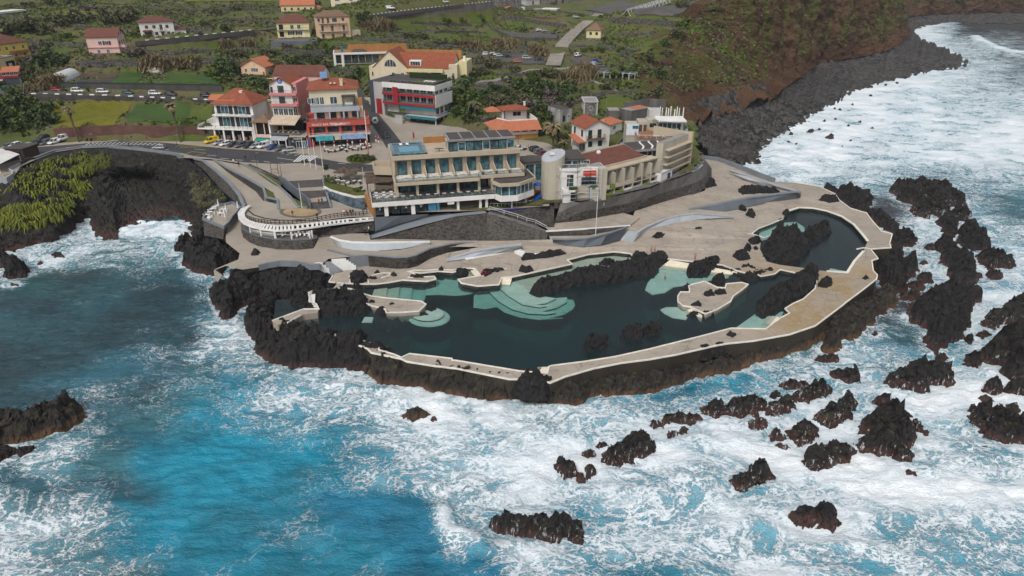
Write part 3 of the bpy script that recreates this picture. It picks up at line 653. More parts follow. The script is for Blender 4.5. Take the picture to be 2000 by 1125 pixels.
ledge(rJ('1225 470 1220 555 1300 565 1390 550 1450 590 1560 625 1700 642 1875 632')+rK('250 640 380 605 440 570 460 540 450 505 360 495 200 520')+rJ('1500 470 1405 436 1250 447'), 2.0)
ledge(rJ('1330 450 1400 520 1500 580 1620 612 1750 618 1875 605')+rK('200 605 330 570 400 530 405 500 250 510')+rJ('1500 450 1405 436'), 2.45)
ledge(rJ('1405 436 1480 500 1580 560 1700 580 1800 570')+rK('150 570 250 550 320 520 200 500')+rJ('1650 480 1500 385 1425 385'), 2.85)
ledge(rJ('1500 380')+rK('0 380 440 288 540 330 210 450 100 480')+rJ('1740 520 1640 480'), 2.9, M_STEPC)
ledge(rK('405 255 560 215 750 195 870 210 885 235 810 270 760 300 700 350 560 340 450 290'), 3.0, M_STEPC)
for i, s in enumerate(('470 520 500 432 590 420 570 525','570 525 590 420 680 405 660 535','660 535 680 405 770 405 750 545','750 545 770 405 870 414 862 470 832 552')):
    ledge(rJ(s), 2.85-.3*i, M_STEPC if i < 2 else M_STEPP)
ledge(rJ('860 353 960 340 1070 346 1130 345 1170 385 1105 399 1130 426 1220 460 1150 470 1080 475 960 468 868 472 868 414 942 396 930 376'), 2.2)
ledge(ell(890,645,150,66,rJ), 2.5); ledge(ell(880,632,118,48,rJ), 2.9)
ledge(rK('1092 600 1130 585 1230 585 1300 640 1272 672 1180 657 1120 627'), 2.85)
ledge(rK('1060 330 1150 260 1650 340 1560 370 1450 380 1400 405 1250 420 1180 430 1120 470 1030 485 980 452 1000 400'), 2.7)
ledge(rO('75 398 120 370 220 300 370 290 345 345 270 402'), 2.7)
ledge(rK('75 1076 150 1040 270 1028 265 1084'), 2.5)
ledge(rJ('525 884 575 890 625 905 630 944 525 915'), 2.7, M_STEPC)
ledge(rJ('400 690 420 655 480 655 470 690'), 2.8)
ledge(rL('690 580 700 545 860 490 960 485 1015 520 1022 552 950 560 850 560 770 600 700 618'), 2.7)
ledge(rL('1185 860 1210 825 1350 850 1330 873'), 2.8)
def steps(a, b, c, d_, z0, z1, n, mat, label, name='pool_stairs', cat='stairs'):
    "top edge a-b at z1, bottom edge d_-c at z0 (photo pixels)"
    A, B = P(*a,z1), P(*b,z1); C_, D = P(*c,z0), P(*d_,z0)
    mb = MB()
    for i in range(n):
        t0, t1 = i/n, (i+1)/n; z = z1-(z1-z0)*(i+.5)/n
        q = [A.lerp(D,t0), B.lerp(C_,t0), B.lerp(C_,t1), A.lerp(D,t1)]
        mb.prism([(p.x,p.y) for p in q], min(z0,z1)-.6, z)
    return tag(mb.build(name, mat), label, cat)
kk = lambda s: rK(s)[0]; jj = lambda s: rJ(s)[0]
steps(kk('1160 250'), kk('1650 338'), kk('1560 372'), kk('1075 318'), 2.9, 4.0, 6, M_STEPC, 'wide cream steps leading down into the shallow pool')
steps(jj('1235 318'), jj('1270 370'), jj('1175 385'), jj('1130 342'), 2.6, 4.0, 5, M_STEPC, 'cream steps on the right of the north bay')
steps(jj('1425 384'), jj('1500 380'), jj('1485 440'), jj('1408 436'), 3.2, 4.0, 3, M_STEPC, 'short cream steps beside the curved deck nose')
steps(kk('1395 655'), kk('1310 592'), kk('1262 625'), kk('1300 668'), 2.9, 4.0, 4, M_STEPC, 'cream steps at the front of the round island')
steps((1523,632), (1534,622), (1500,616), (1488,634), 2.8, 4.0, 4, M_STEPC, 'cream steps at the east end by the yellow deck')
steps(jj('525 884'), jj('525 915'), jj('600 940'), jj('585 892'), 2.9, 4.0, 4, M_STEPC, 'small cream steps on the seaward walkway')
steps(jj('1765 1084'), jj('1772 1037'), jj('1690 1040'), jj('1650 1078'), 2.7, 4.0, 5, M_STEPC, 'cream steps at the front pool rim corner')
def island(poly, label, z0=.4):
    q = U(poly); mb = MB().prism([(p.x,p.y) for p in q], z0, ZD-.002)
    o = mb.build('island_deck', M_DECK); return structure(o)
isl1 = rM('1197 497 1240 502 1215 537 1290 540') + rJ('330 470 420 505 470 520 560 532 700 545 835 558 870 580 820 630 690 640 580 640 570 615 470 590 400 560 300 520 230 510')+rM('1060 550 1000 580 985 570 1040 545 1085 540 1165 536')
island(isl1, '')
isl2 = rK('1215 520 1235 490 1300 490 1300 465 1290 445 1340 430 1410 412 1450 430 1500 455 1560 460 1570 430 1680 420 1730 435 1690 470 1620 520 1600 560 1500 620 1420 650 1390 640 1310 600 1250 590 1215 560')
island(isl2, '')
KB = MB()
def kerb(line, z=ZD, w=.24, h=.14, close=False, mb=None):
    q = U(line, z); (mb or KB).wall(q, [p.z-.1 for p in q], [p.z+h for p in q], w, closed=close)
kerb(sea_edge[6:]); kerb(pool_edge[:-1])
kerb(rL('630 588 680 550 780 512 860 478'), close=False); kerb(rL('880 440 905 418 980 395 1080 400 1180 420 1290 460 1380 520 1440 590 1480 640'), w=.6)
kerb(rL('1450 715 1382 790 1330 873 1180 862'), w=.55); kerb(rL('630 588 725 617 765 600'))
kerb(isl1[:-1]); kerb(isl2, close=True)
kerb(rJ('450 425 440 390 480 365 560 350 610 352 600 370 540 388'))
kerb(rJ('740 340 780 330 870 332 960 325 1070 330 1160 312'))
kerb(rM('1165 442 1135 490 1180 495')); kerb(rM('1290 500 1285 445'))
kerb(rL('625 590 600 590')); kerb(rJ('1280 375 1390 340 1460 318'))
kerb(rL('1500 700 1450 690 1400 700')); kerb(rM('720 775 950 690 1060 688 1040 650 1000 640 985 580'), 4.6)
kerb(rM('830 790 930 735'), 4.6)
tag(KB.build('white_kerb', M_KERB), 'thin white painted kerb outlining the pools and deck rims', 'kerb')
wk = [P(x,y,4.55) for x, y in rM('720 778 950 695 1060 690 1050 715 940 728 830 785 760 800')]
structure(MB().prism([(p.x,p.y) for p in wk], .5, 4.55).build('rock_walkway', M_DECK))
structure(MB().prism([tuple(P(x,y,4.4).xy) for x,y in rM('990 585 1035 575 1030 640 1060 690 985 700 985 620')], 1, 4.4).build('walkway_steps', M_WHITE))
ZR = 6.3
prom = (wz(rJ('1260 158 1100 158 1000 162 890 185 800 218 680 232 560 230 455 216 155 246'), (5.2,5.5,5.9,6.1,ZR,ZR,ZR,ZR,ZR))
  + [(x,y,ZR) for x,y in rM('1060 375 1000 378 900 355 780 352 690 365 620 382 500 400 430 385 380 372 300 402 355 440 320 490 300 470 290 410')]
  + [(x,y,ZR) for x,y in rM('300 395 380 362 470 325 480 280 380 200 378 135 420 40 470 -10')] + [(x,y,ZR) for x,y in rH('395 610 440 560 470 600 430 700 430 800 520 900 700 960 950 975 1090 960 1130 850 1250 830 1300 900 1480 970 1700 985 1875 975')] + wz(rJ('900 140'),(5.8,)))
structure(MB().sheet(U(prom)).build('lower_promenade', M_PAVE))
def wallobj(name, line, z0, z1, th, mat, label, cat='wall', cap=None):
    q = [P(p[0],p[1],(p[2] if len(p) > 2 else z0)) for p in line]
    mb = MB().wall(q, [p.z-.8 for p in q], z1, th)
    o = mb.build(name, mat)
    if cap:
        ztop = z1 if isinstance(z1,(list,tuple)) else [z1]*len(q)
        MB().wall(q, [z+.003 for z in ztop], [z+.15 for z in ztop], th+.12).build('coping', cap, o)
    return tag(o, label, cat)
def ztop(line, z0, tops):
    "top heights of a wall whose foot runs along line, from the photo rows of its top"
    out = []
    for p, t in zip(line, tops):
        q = P(p[0],p[1],(p[2] if len(p) > 2 else z0)); out.append(ZA(q.x,q.y,t))
    return out
fl = rJ('1255 162 1150 172 1050 195 900 240 800 292 740 306 650 310 560 300 457 292')
wallobj('stone_retaining_wall', fl, 4.2, [5.3,5.7,6.1,6.45,6.55,6.55,6.55,6.55,6.55], .5, M_WALLK, 'curved lava stone retaining wall between lower promenade and pool deck', cap=M_GREYW)
fl = rJ('457 292 350 300 250 318 155 246')
wallobj('grey_stair_wall', rJ('455 290 352 300')+rJ('160 250'), 4.1, [6.6,6.6,6.6], .4, M_GREYW, 'grey wall behind the white sided deck stairs')
def pt(f, s, z): return P(*f(s)[0], z)
steps(jj('105 262'), jj('165 262'), jj('262 332'), jj('190 356'), 4.0, ZR, 12, plain('stair_grey',(.28,.29,.30)), 'grey stairs with white stepped sides down to the pool deck', 'deck_stairs')
cw = MB()
for i in range(5):
    t = i/5
    a = pt(rJ,'178 262',ZR).lerp(pt(rJ,'270 330',4.0), t); b = pt(rJ,'178 262',ZR).lerp(pt(rJ,'270 330',4.0), t+.2)
    e = Vector((2.6,.4,0))
    cw.prism([(a.x,a.y),(b.x,b.y),(b.x+e.x,b.y+e.y),(a.x+e.x,a.y+e.y)], 3.4, ZR+.5-(ZR-4.2)*t)
for i in range(3):
    a = pt(rJ,'95 285',ZR).lerp(pt(rJ,'165 350',4.0), i/3); b = pt(rJ,'95 285',ZR).lerp(pt(rJ,'165 350',4.0), (i+1)/3)
    cw.prism([(a.x-1.1,a.y),(b.x-1.1,b.y),(b.x,b.y),(a.x,a.y)], 3.4, ZR+.4-(ZR-4.2)*i/3)
tag(cw.build('stepped_cheek', M_WHITE), 'white stepped cheeks on both sides of the grey deck stairs', 'stair wall')
q = rM('1070 372 1000 375 900 352 780 348 690 362 620 380')
wallobj('curved_parapet', q, ZR, ZR+.5, .5, M_GREYW, 'grey curved parapet above the rock pit')
wallobj('pit_wall', rM('1065 376 1000 380 900 357 780 354 690 367 622 384 500 404'), ZR-.2, ZR-.15, .3, RK['mossy'], 'dark weathered pit wall under the grey parapet', 'wall').location.z = 0
CTRL = '''-150 330 11 0 300 11 60 290 11 200 285 11 300 290 11 400 290 11 500 300 11 600 310 11 700 300 11 560 270 11 640 265 11 470 262 11
-150 250 12 -150 190 19 -150 120 26 -150 50 35 40 262 11.4 40 215 17.2 150 240 14.5 150 206 17.2 320 240 14.5 320 206 17.2 405 240 14.5 405 208 17.2 0 178 19.6 200 184 19.6 350 190 19.5 430 194 19.4
0 188 19.4 120 160 22.2 250 160 22.3 350 158 22.3 420 156 22.3 250 140 23.3 420 137 23.3 120 140 24 200 112 27.8 120 110 28 40 134 22.8 0 124 24.6 62 115 24.6 30 152 20.3 0 166 19.5 48 165 19.5 72 150 21.8 -60 142 22.5 -60 166 19.5 -60 128 24.5 300 106 27.8 420 108 27.8
0 60 33.5 100 70 31 200 60 32.5 300 76 31 380 72 31 450 70 31 0 20 38 150 20 38 300 15 38.5 450 15 38.5 0 -40 46 300 -40 46 600 -40 46 1000 -40 41 -150 -30 46
560 112 26.5 650 102 26.5 750 92 28 750 70 30 850 60 31.5 950 50 32 640 48 33.5 850 86 28.5 950 82 28 700 20 36 850 10 36 600 20 37 500 95 28 500 60 31.5 470 150 21.5 520 150 21.5 450 175 20
700 202 15.5 690 182 17 760 165 18.3 640 152 19.5 600 140 22.5 560 160 20 880 165 18.5 920 222 14.5 920 182 18 930 142 21.5 840 130 22.5 740 130 22.5
960 112 23.5 1010 122 23.2 950 142 21.5 1010 142 21.5 930 62 29.3 1030 68 28.3 1080 70 28.3 950 86 26.5 1040 96 25.5
1166 35 31 1129 56 29 1097 88 26 1081 128 22.6 1033 138 22.3 967 158 20.3 1140 120 22.2 1160 135 21.6 1190 150 20.3
1000 172 18 1100 170 18.5 1170 172 18.5 1200 192 17.3 1130 192 16.6 1050 202 15.6 1000 212 14.2 1230 182 18 1240 208 15.5 1150 225 14.5 1080 235 13.5 1000 240 12.5 960 250 12
1143 80 28 1185 85 27.4 1240 86 27 1290 76 29 1200 15 34.5 1250 30 34.5 1330 25 35.5 1300 0 38 1150 20 32.5 1060 30 31 1060 5 33.5
150 282 10.2 230 279 10.2 300 280 10.2 380 282 10.2 430 281 10.3 1060 290 10.5 1000 290 10.5 750 300 10.3 720 272 10.5 850 350 10.3 950 330 10.3 1040 330 10.3 1080 350 10.4 700 340 10.3 880 272 10.5 820 272 10.4 790 241 10.5 850 248 10.4 900 250 10.8 950 275 10.4 680 290 10.3 740 236 11.3 640 300 10.4 900 290 11 1100 300 11 1130 290 11.5 1180 300 12 1250 300 12.3 1330 300 12 1180 240 14 1250 240 13.4 800 300 11 850 400 11 1000 390 11 1150 370 12'''
_c = np.array([float(t) for t in CTRL.split()]).reshape(-1,3)
CP3 = [tuple(P(*r)) for r in _c]
WALLS = []
def ret_wall(name, foot, tops, mat, label, cat='retaining wall', th=.5, cap=None):
    "retaining wall: foot = [(px,py,z)...], tops = photo rows of its upper edge; the ground behind is level with the top"
    q = [P(*p) for p in foot]; zt = [ZA(p.x,p.y,t) for p, t in zip(q, tops)]
    n = len(q)
    for i in range(n-1):
        L = (q[i+1]-q[i]).length; k = max(2, int(L/7))
        for j in range(k+(i == n-2)):
            t = j/k; p = q[i].lerp(q[i+1],t); z = zt[i]*(1-t)+zt[i+1]*t
            d = (q[i+1]-q[i]).normalized(); nn = Vector((-d.y,d.x))
            if nn.y < 0: nn = -nn
            CP3.append((p.x-nn.x*1.0,p.y-nn.y*1.0,p.z-.35)); CP3.append((p.x+nn.x*1.1,p.y+nn.y*1.1,z-.05))
    WALLS.append((name,q,zt,mat,label,cat,th,cap))
M_REDW = stone_wall('red_brown_wall', (.085,.04,.032), (.125,.062,.05), (.10,.06,.05), .5, .02)
M_CONCW = plain('grey_concrete_wall', (.13,.122,.115), .85, .3, .35, streak=True)
M_DARKW = plain('dark_rendered_wall', (.065,.058,.055), .85, .35, .35, streak=True)
M_HILLW = stone_wall('hill_stone_wall', (.03,.027,.024), (.13,.12,.105), (.045,.042,.032), 1.5)
ret_wall('red_wall', [(112,276,11),(230,272,11),(345,274,11),(404,274,11)], [252,245,247,248], M_REDW, 'long reddish brown wall behind the seafront road, below the yellow field')
ret_wall('road_wall', [(-120,206,16.9),(95,203,17),(190,202,17.2),(262,197,17.4),(420,200,17.6)], [181,185,187,190,197], M_DARKW, 'dark retaining wall holding the upper road above the bright fields')
ret_wall('garden_wall', [(62,176,19.7),(195,177,19.7),(330,181,19.6),(437,185,19.5)], [164,165,167,169], M_DARKW, 'grey wall with a green fence strip along the back of the upper road')
ret_wall('terrace_wall', [(160,139,23.5),(260,136,23.5),(420,131,23.6)], [119,116,113], M_HILLW, 'rough stone wall with reeds behind the vegetable gardens')
ret_wall('street_wall', [(267,96,28),(380,88,28.3),(500,77,28.8)], [82,71,59], M_DARKW, 'brown wall under the hill street with white dashes')
ret_wall('high_wall', [(715,46,33),(800,38,33.4),(965,27,33.6)], [31,20,3], M_CONCW, 'tall grey retaining wall topped with a row of white blocks')
ret_wall('stone_terrace_wall', [(1190,48,31.8),(1250,52,32),(1318,60,31.6)], [33,37,42], M_HILLW, 'dark stone wall below the upper parking ground')
ret_wall('car_park_wall', [(970,37,30.3),(1040,48,29.4),(1105,58,28.8)], [27,38,48], M_HILLW, 'stone wall with white railing above the hill car park')
ret_wall('brown_bank_wall', [(990,92,25.9),(1040,103,24.9),(1068,107,24.4)], [83,93,97], M_HILLW, 'low stone wall at the front of the hill car park')
CLTOP = [(1300,222,13),(1252,206,15.5),(1246,175,18.3),(1228,125,22.3),(1242,100,25.5),(1290,82,28.5),(1316,63,32),(1350,40,36),(1395,0,46)]
clw = [P(*p) for p in CLTOP]+[Vector((135,385,58)),Vector((160,440,66)),Vector((250,520,70)),Vector((262,545,72)),Vector((300,610,72)),Vector((385,800,74)),Vector((520,850,76)),Vector((650,870,76)),Vector((900,900,78))]
CP3 += [tuple(p) for p in clw[1:11]]
_C = np.array(CP3)
def _fit():
    X = _C[:,:2]; D = np.sqrt(((X[:,None]-X[None])**2).sum(-1)+1.5)
    n = len(X); A = np.zeros((n+3,n+3)); A[:n,:n] = D+np.eye(n)*-.15; A[:n,n] = 1; A[:n,n+1:] = X; A[n,:n] = 1; A[n+1:,:n] = X.T
    return np.linalg.solve(A, np.concatenate([_C[:,2],[0,0,0]]))
_W = _fit()
def hz(x, y):
    x = np.asarray(x, float); y = np.asarray(y, float); sh = x.shape
    x = x.ravel(); y = y.ravel(); out = np.empty(len(x))
    for i in range(0, len(x), 20000):
        xs, ys = x[i:i+20000], y[i:i+20000]
        D = np.sqrt((xs[:,None]-_C[None,:,0])**2+(ys[:,None]-_C[None,:,1])**2+1.5)
        out[i:i+20000] = D@_W[:-3]+_W[-3]+_W[-2]*xs+_W[-1]*ys
    out = np.maximum(out, 10.9)
    return out.reshape(sh)
def h1(x, y): return float(hz(np.array([x]), np.array([y]))[0])
def at(px, py):
    "where the ray through a photo pixel meets the hillside"
    zs = np.linspace(48, 10.9, 700); v = (562.5-py)/F; k = -SP+CP*v
    t = (zs-CAMH)/k; X = t*(px-1000)/F; Y = t*(CP+SP*v)
    b = zs <= hz(X, Y); i = int(np.argmax(b)) if b.any() else len(zs)-1
    return Vector((X[i],Y[i],zs[i]))
for name,q,zt,mat,label,cat,th,cap in WALLS:
    mb = MB(); line = []; tz = []
    for i in range(len(q)-1):
        k = max(1,int((q[i+1]-q[i]).length/6))
        for j in range(k+(i == len(q)-2)): line.append(q[i].lerp(q[i+1],j/k)); tz.append(zt[i]*(1-j/k)+zt[i+1]*j/k)
    o = MB().wall(line, [p.z-1.5 for p in line], [z+.18 for z in tz], th).build(name, mat); tag(o, label, cat)
    if name == 'garden_wall': MB().wall(line, [z+.19 for z in tz], [z+.75 for z in tz], .12).build('fence_strip', plain('green_mesh_fence',(.012,.04,.028),.8,.3,1), o)
    if name in ('road_wall','street_wall','high_wall'):
        mb = MB(); acc = 0
        step = 4.2 if name != 'high_wall' else 2.6
        for a, b, za, zb in zip(line, line[1:], tz, tz[1:]):
            L = (b-a).length; u = (b-a)/L; s = step-acc
            while s < L-1.2:
                c = a+u*s; z = za+(zb-za)*s/L+.18; w2 = 1.1 if name != 'high_wall' else .5
                mb.bar((c.x,c.y,z+.16),(c.x+u.x*w2*1.5,c.y+u.y*w2*1.5,z+.16),.35,.4); s += step
            acc = L-(s-step)
        mb.build('white_guard_blocks', M_WHITE, o)
def ground_mat(name, grass=(.078,.11,.020), olive=(.125,.112,.05), earth=(.085,.058,.038), stone=(.095,.088,.078), bias=0.):
    m = NT(name); v = m.coord()
    a = m.noise(v, .06, 5, .6); b = m.noise(v, .22, 5, .65); c = m.noise(v, 2.2, 4, .6)
    col = m.mix(m.ramp(a,.38,.62), olive, grass)
    col = m.mix(m.ramp(b,.52+bias,.66+bias), col, earth)
    col = m.mix(m.ramp(m.noise(m.coord((1,1,3)),.5,5,.7),.57,.68,0,.85), col, stone)
    col = m.mix(m.ramp(c,.35,.75,0,.55), col, [k*.35 for k in grass])
    m.bsdf(col, .95, m.bump(c, 1.0, .4), .2); return m.m
M_GROUND = ground_mat('hillside')
def clipgrid(poly, cell, zf, name, mat, pad=0, smooth=True, edge=None):
    xs = [p[0] for p in poly]; ys = [p[1] for p in poly]
    X, Y = np.meshgrid(np.arange(min(xs)-cell,max(xs)+2*cell,cell), np.arange(min(ys)-cell,max(ys)+2*cell,cell))
    D = sdist(X, Y, poly); Z = zf(X, Y)
    q = quads(*X.shape); keep = (D.ravel()[q] > -pad).all(1)
    if not keep.any(): keep[:1] = True
    o, _ = grid_mesh(name, np.stack([X,Y,Z],-1).reshape(-1,3), q[keep], mat, smooth=smooth); return o
RIM = [(p[0],p[1],10.9) for p in [(-150,345),(-40,350),(28,343),(40,325),(69,312),(107,297),(160,289),(213,287),(253,292),(301,297),(345,303),(357,308),(417,311),(476,320),(546,349),(559,354),(630,350),(720,382),(735,416),(880,413),(950,411),(1072,402)]]+[(1092,391,12),(1134,393,12),(1189,384,12),(1228,375,12),(1270,366,12),(1292,356,12),(1326,346,12),(1358,332,12),(1373,319,12),(1372,306,12),(1364,290,12),(1362,262,12)]
land = [P(*p) for p in RIM]+[p+Vector((1.9,-1.5,0)) for p in clw[:11]]+[Vector((150,480,0)),Vector((60,560,0)),Vector((-330,560,0)),Vector((-330,200,0))]
FLATS = []
def gz(X, Y):
    Z = hz(X, Y); am = smoothstep(11.3,13,Z)
    for kind, q, w_ in FLATS:
        if kind == 'poly': D = sdist(X, Y, q)
        else:
            D = np.full(X.shape, -99.)
            for a, b in zip(q, q[1:]):
                ex, ey = b[0]-a[0], b[1]-a[1]; t = np.clip(((X-a[0])*ex+(Y-a[1])*ey)/(ex*ex+ey*ey+1e-9),0,1)
                D = np.maximum(D, w_/2-np.hypot(X-a[0]-t*ex, Y-a[1]-t*ey))
        am = np.minimum(am, smoothstep(-.5,-2.5,D))
    return Z+am*((fbm(X*.18,Y*.18,4,77)-.5)*1.6+(fbm(X*.6,Y*.6,3,79)-.5)*.7)
def crom(A, n, axis):
    A = np.moveaxis(A, axis, 0); k = len(A); t = np.linspace(0, k-1, n); i = np.clip(t.astype(int),0,k-2); f = (t-i)[:,None,None]
    g = lambda j: A[np.clip(j,0,k-1)]
    p0,p1,p2,p3 = g(i-1),g(i),g(i+1),g(i+2)
    r = .5*((2*p1)+(-p0+p2)*f+(2*p0-5*p1+4*p2-p3)*f*f+(-p0+3*p1-3*p2+p3)*f**3)
    return np.moveaxis(r, 0, axis)
def loft(name, rows, nu, nv, mat, disp, smooth=False):
    A = np.array([[list(p) for p in r] for r in rows], float)
    G = crom(crom(A, nv, 0), nu, 1)
    du = np.gradient(G, axis=1); dv = np.gradient(G, axis=0); N = np.cross(du, dv); N /= np.linalg.norm(N, axis=2, keepdims=True)+1e-9
    V = disp(G, N)
    o, _ = grid_mesh(name, V.reshape(-1,3), quads(nv, nu), mat, smooth=smooth); return o
cove = [l.split('|') for l in '''-150 345 10|-150 400 7.5|-150 430 5|-150 450 4|-150 500 1|-150 520 -1
-30 352 10|-30 400 7.5|-30 425 5.4|-30 440 4|-30 480 1.5|-30 505 -1
30 342 10|40 395 8|42 415 6|45 430 5|40 470 1.5|25 495 -1
72 313 10.8|80 375 8|86 400 6.2|95 420 5|100 460 1.5|95 482 -1
107 298 10.8|118 360 7.5|120 385 6|125 400 5|128 440 1.5|124 467 -1
150 291 10.8|150 345 7|152 365 5.5|155 385 4|165 410 1.5|180 430 -1
180 289 10.8|175 325 8|176 340 6.5|178 352 5.4|185 400 4|183 462 -1
213 287 10.8|205 316 8.5|207 336 6.6|210 352 5.0|215 400 3.5|228 478 -1
253 292 10.8|245 322 8|245 340 4.5|240 352 3.0|245 395 2.4|240 462 -1
301 297 10.8|292 325 8|290 342 4.0|285 354 2.4|290 390 1.9|290 446 -1
345 303 10.8|338 335 7.6|335 358 4.6|330 372 3.0|335 400 1.8|345 444 -1
362 312 10.5|362 350 7.2|365 370 5.2|368 388 3.6|370 415 1.8|375 452 -1
385 325 10|385 365 7.5|388 385 6|390 405 4.6|385 435 2|372 472 -1
410 350 9|410 380 7|408 396 5.6|405 412 4.4|390 445 2|365 492 -1
440 385 7.5|425 405 6|416 418 5|405 432 4|385 457 2|360 503 -1'''.split('\n')]
rows = [[P(*[float(t) for t in c[r].split()]) for c in cove] for r in range(6)]
def dcove(G, N):
    x, y, z = G[...,0], G[...,1], G[...,2]
    s = y+z*.8
    k = (ridged(x*.16+z*.1,s*.22,5,301,.6)-.55)*3.0+(worley(x*.5,s*.6,303)-.5)*-1.0+(fbm(x*1.1,s*1.3,3,305)-.5)*.9
    k = k*smoothstep(10.9,9.6,z)[...]
    return G+N*k[...,None]*np.sign(N[...,1:2]*-1+1e-6)
RK['cove'] = rock_mat('cove_rock', (.005,.0045,.004), (.027,.022,.019), band=(.3,2.0), moss=.5)
structure(loft('cove_cliff', rows, 300, 90, RK['cove'], dcove))
FOOTL = [(1345,262,6.5),(1362,246,6),(1375,240,6),(1400,228,6),(1435,220,5.8),(1460,212,5.6),(1490,205,5.4),(1515,192,5.2),(1540,168,5)]
footw = [P(*p) for p in FOOTL]+[P(1565,148,5),P(1600,126,5),P(1690,110,5),P(1742,94,5),P(1768,68,5),P(1755,38,5),P(1850,28,5),P(2000,25,5),P(2300,22,5)]
mid1 = []; mid2 = []
for i, (a, b) in enumerate(zip(clw, footw)):
    m1 = a.lerp(b,.36); m1.z += (a.z-b.z)*.08; m2 = a.lerp(b,.72); m2.z -= (a.z-b.z)*.06; mid1.append(m1); mid2.append(m2)
def dcliff(G, N):
    x, y, z = G[...,0], G[...,1], G[...,2]
    u = x*.72+y*.7
    k = (ridged(u*.05+z*.01,z*.012,3,401)-.55)*10+(ridged(u*.16,z*.06+y*.02,4,403,.6)-.5)*4.2+(ridged(u*.13+z*.12,z*.10-u*.03,3,405,.55)-.5)*4.5+(fbm(u*.32,z*.32,3,407)-.5)*2.6
    fade = np.linspace(0,1,G.shape[0])[:,None]; fade = smoothstep(0,.12,fade)
    s = np.sign(N[...,0]*.6-N[...,1]*.6); s = np.where(s==0,1,s)
    return G+N*(k*fade*s)[...,None]
cm = NT('cliff_earth'); v = cm.coord()
n1 = cm.noise(v,.05,5,.6); n2 = cm.noise(cm.coord((1,1,.5)),.16,5,.62); n3 = cm.noise(v,1.6,5,.65)
gm = cm.n('ShaderNodeNewGeometry'); sp_ = cm.n('ShaderNodeSeparateXYZ'); cm.t.links.new(gm.outputs['Normal'], sp_.inputs[0])
pz = cm.n('ShaderNodeSeparateXYZ'); cm.t.links.new(gm.outputs['Position'], pz.inputs[0])
c = cm.mix(cm.ramp(n1,.35,.65), (.078,.040,.024), (.15,.082,.046)); c = cm.mix(cm.ramp(n3,.4,.75,0,.8), c, (.028,.020,.016))
c = cm.mix(cm.ramp(n2,.60,.72,0,.8), c, (.10,.085,.055))
band_ = cm.math('MULTIPLY', cm.ramp(pz.outputs[2], 10, 24), 1)
gr = cm.math('MULTIPLY', cm.math('MULTIPLY', cm.ramp(n2,.40,.56), cm.ramp(sp_.outputs[2],.25,.6,.45,1)), cm.math('MULTIPLY', band_, cm.ramp(cm.noise(cm.coord((.8,.8,.3)),.1,4,.6),.38,.55)))
c = cm.mix(gr, c, cm.mix(n3, (.055,.085,.014), (.125,.155,.032)))
cm.bsdf(c, .95, cm.bump(cm.math('ADD', n3, cm.noise(v,.45,4)), 1, 1.8), .2)
c_ = MB()
for a, b in zip(clw[2:10], clw[3:11]):
    i_, o_ = Vector((-9,7,-2)), Vector((1.2,-.9,-2)); c_.add([a+i_,a+o_,b+o_,b+i_],[(0,1,2,3)])
structure(c_.build('cliff_brow', cm.m))
structure(loft('sea_cliff', [clw, mid1, mid2, footw], 800, 110, cm.m, dcliff))
WL = [(1385,300,3.6),(1410,318,2),(1440,318,1),(1466,312,.3),(1490,290,0),(1525,262,0),(1570,236,0),(1620,208,0),(1660,184,0),(1705,166,0),(1770,148,0),(1885,128,0),(1865,104,0),(1800,74,0),(1790,56,0),(1845,46,0),(1950,43,0),(2300,42,0)]
sh = [P(*p) for p in WL]
sh2 = [p+(p-f).normalized()*5+Vector((0,0,-1.6)) for p, f in zip(sh, footw)]
mb2 = [a.lerp(b,.5)+Vector((0,0,.5)) for a, b in zip(footw, sh)]
back = [f+(f-s).normalized()*11+Vector((0,0,5)) for f, s in zip(footw, sh)]
def dbeach(G, N):
    x, y, z = G[...,0], G[...,1], G[...,2]; far = np.clip(y/330,1,2.2)
    b = (1-np.clip(worley(x*.45/far,y*.45/far,501),0,1))*2.0+(1-np.clip(worley(x*.9/far,y*.9/far,503),0,1))*1.2+(fbm(x*.1,y*.1,3,505)-.5)*1.2-1.8
    G = G.copy(); G[...,2] += b; return G
bm_ = NT('boulder_beach'); v = bm_.coord(); vo = bm_.vor(v,.55); sc = bm_.n('ShaderNodeSeparateColor'); bm_.t.links.new(vo.outputs['Color'], sc.inputs[0])
c = bm_.mix(sc.outputs[0], (.012,.0115,.0115), (.10,.092,.086)); c = bm_.mix(bm_.ramp(vo.outputs['Distance'],.5,.9,0,.9), c, (.008,.008,.008))
c = bm_.mix(bm_.ramp(bm_.noise(v,.06,4),.5,.65,0,.5), c, (.075,.066,.058))
bm_.bsdf(c, .8, bm_.bump(bm_.math('ADD', bm_.math('MULTIPLY', vo.outputs['Distance'], -1), bm_.noise(v,3,3)), 1, .6), .35)
structure(loft('boulder_beach', [back, footw, mb2, sh, sh2], 760, 90, bm_.m, dbeach))
SEA_ROCKS.append(([(p.x,p.y) for p in sh]+[(p.x,p.y) for p in footw[::-1]], 2))
SEA_ROCKS.append(([(p.x,p.y) for p in rows[5]]+[(p.x,p.y) for p in rows[0][::-1]], 2))
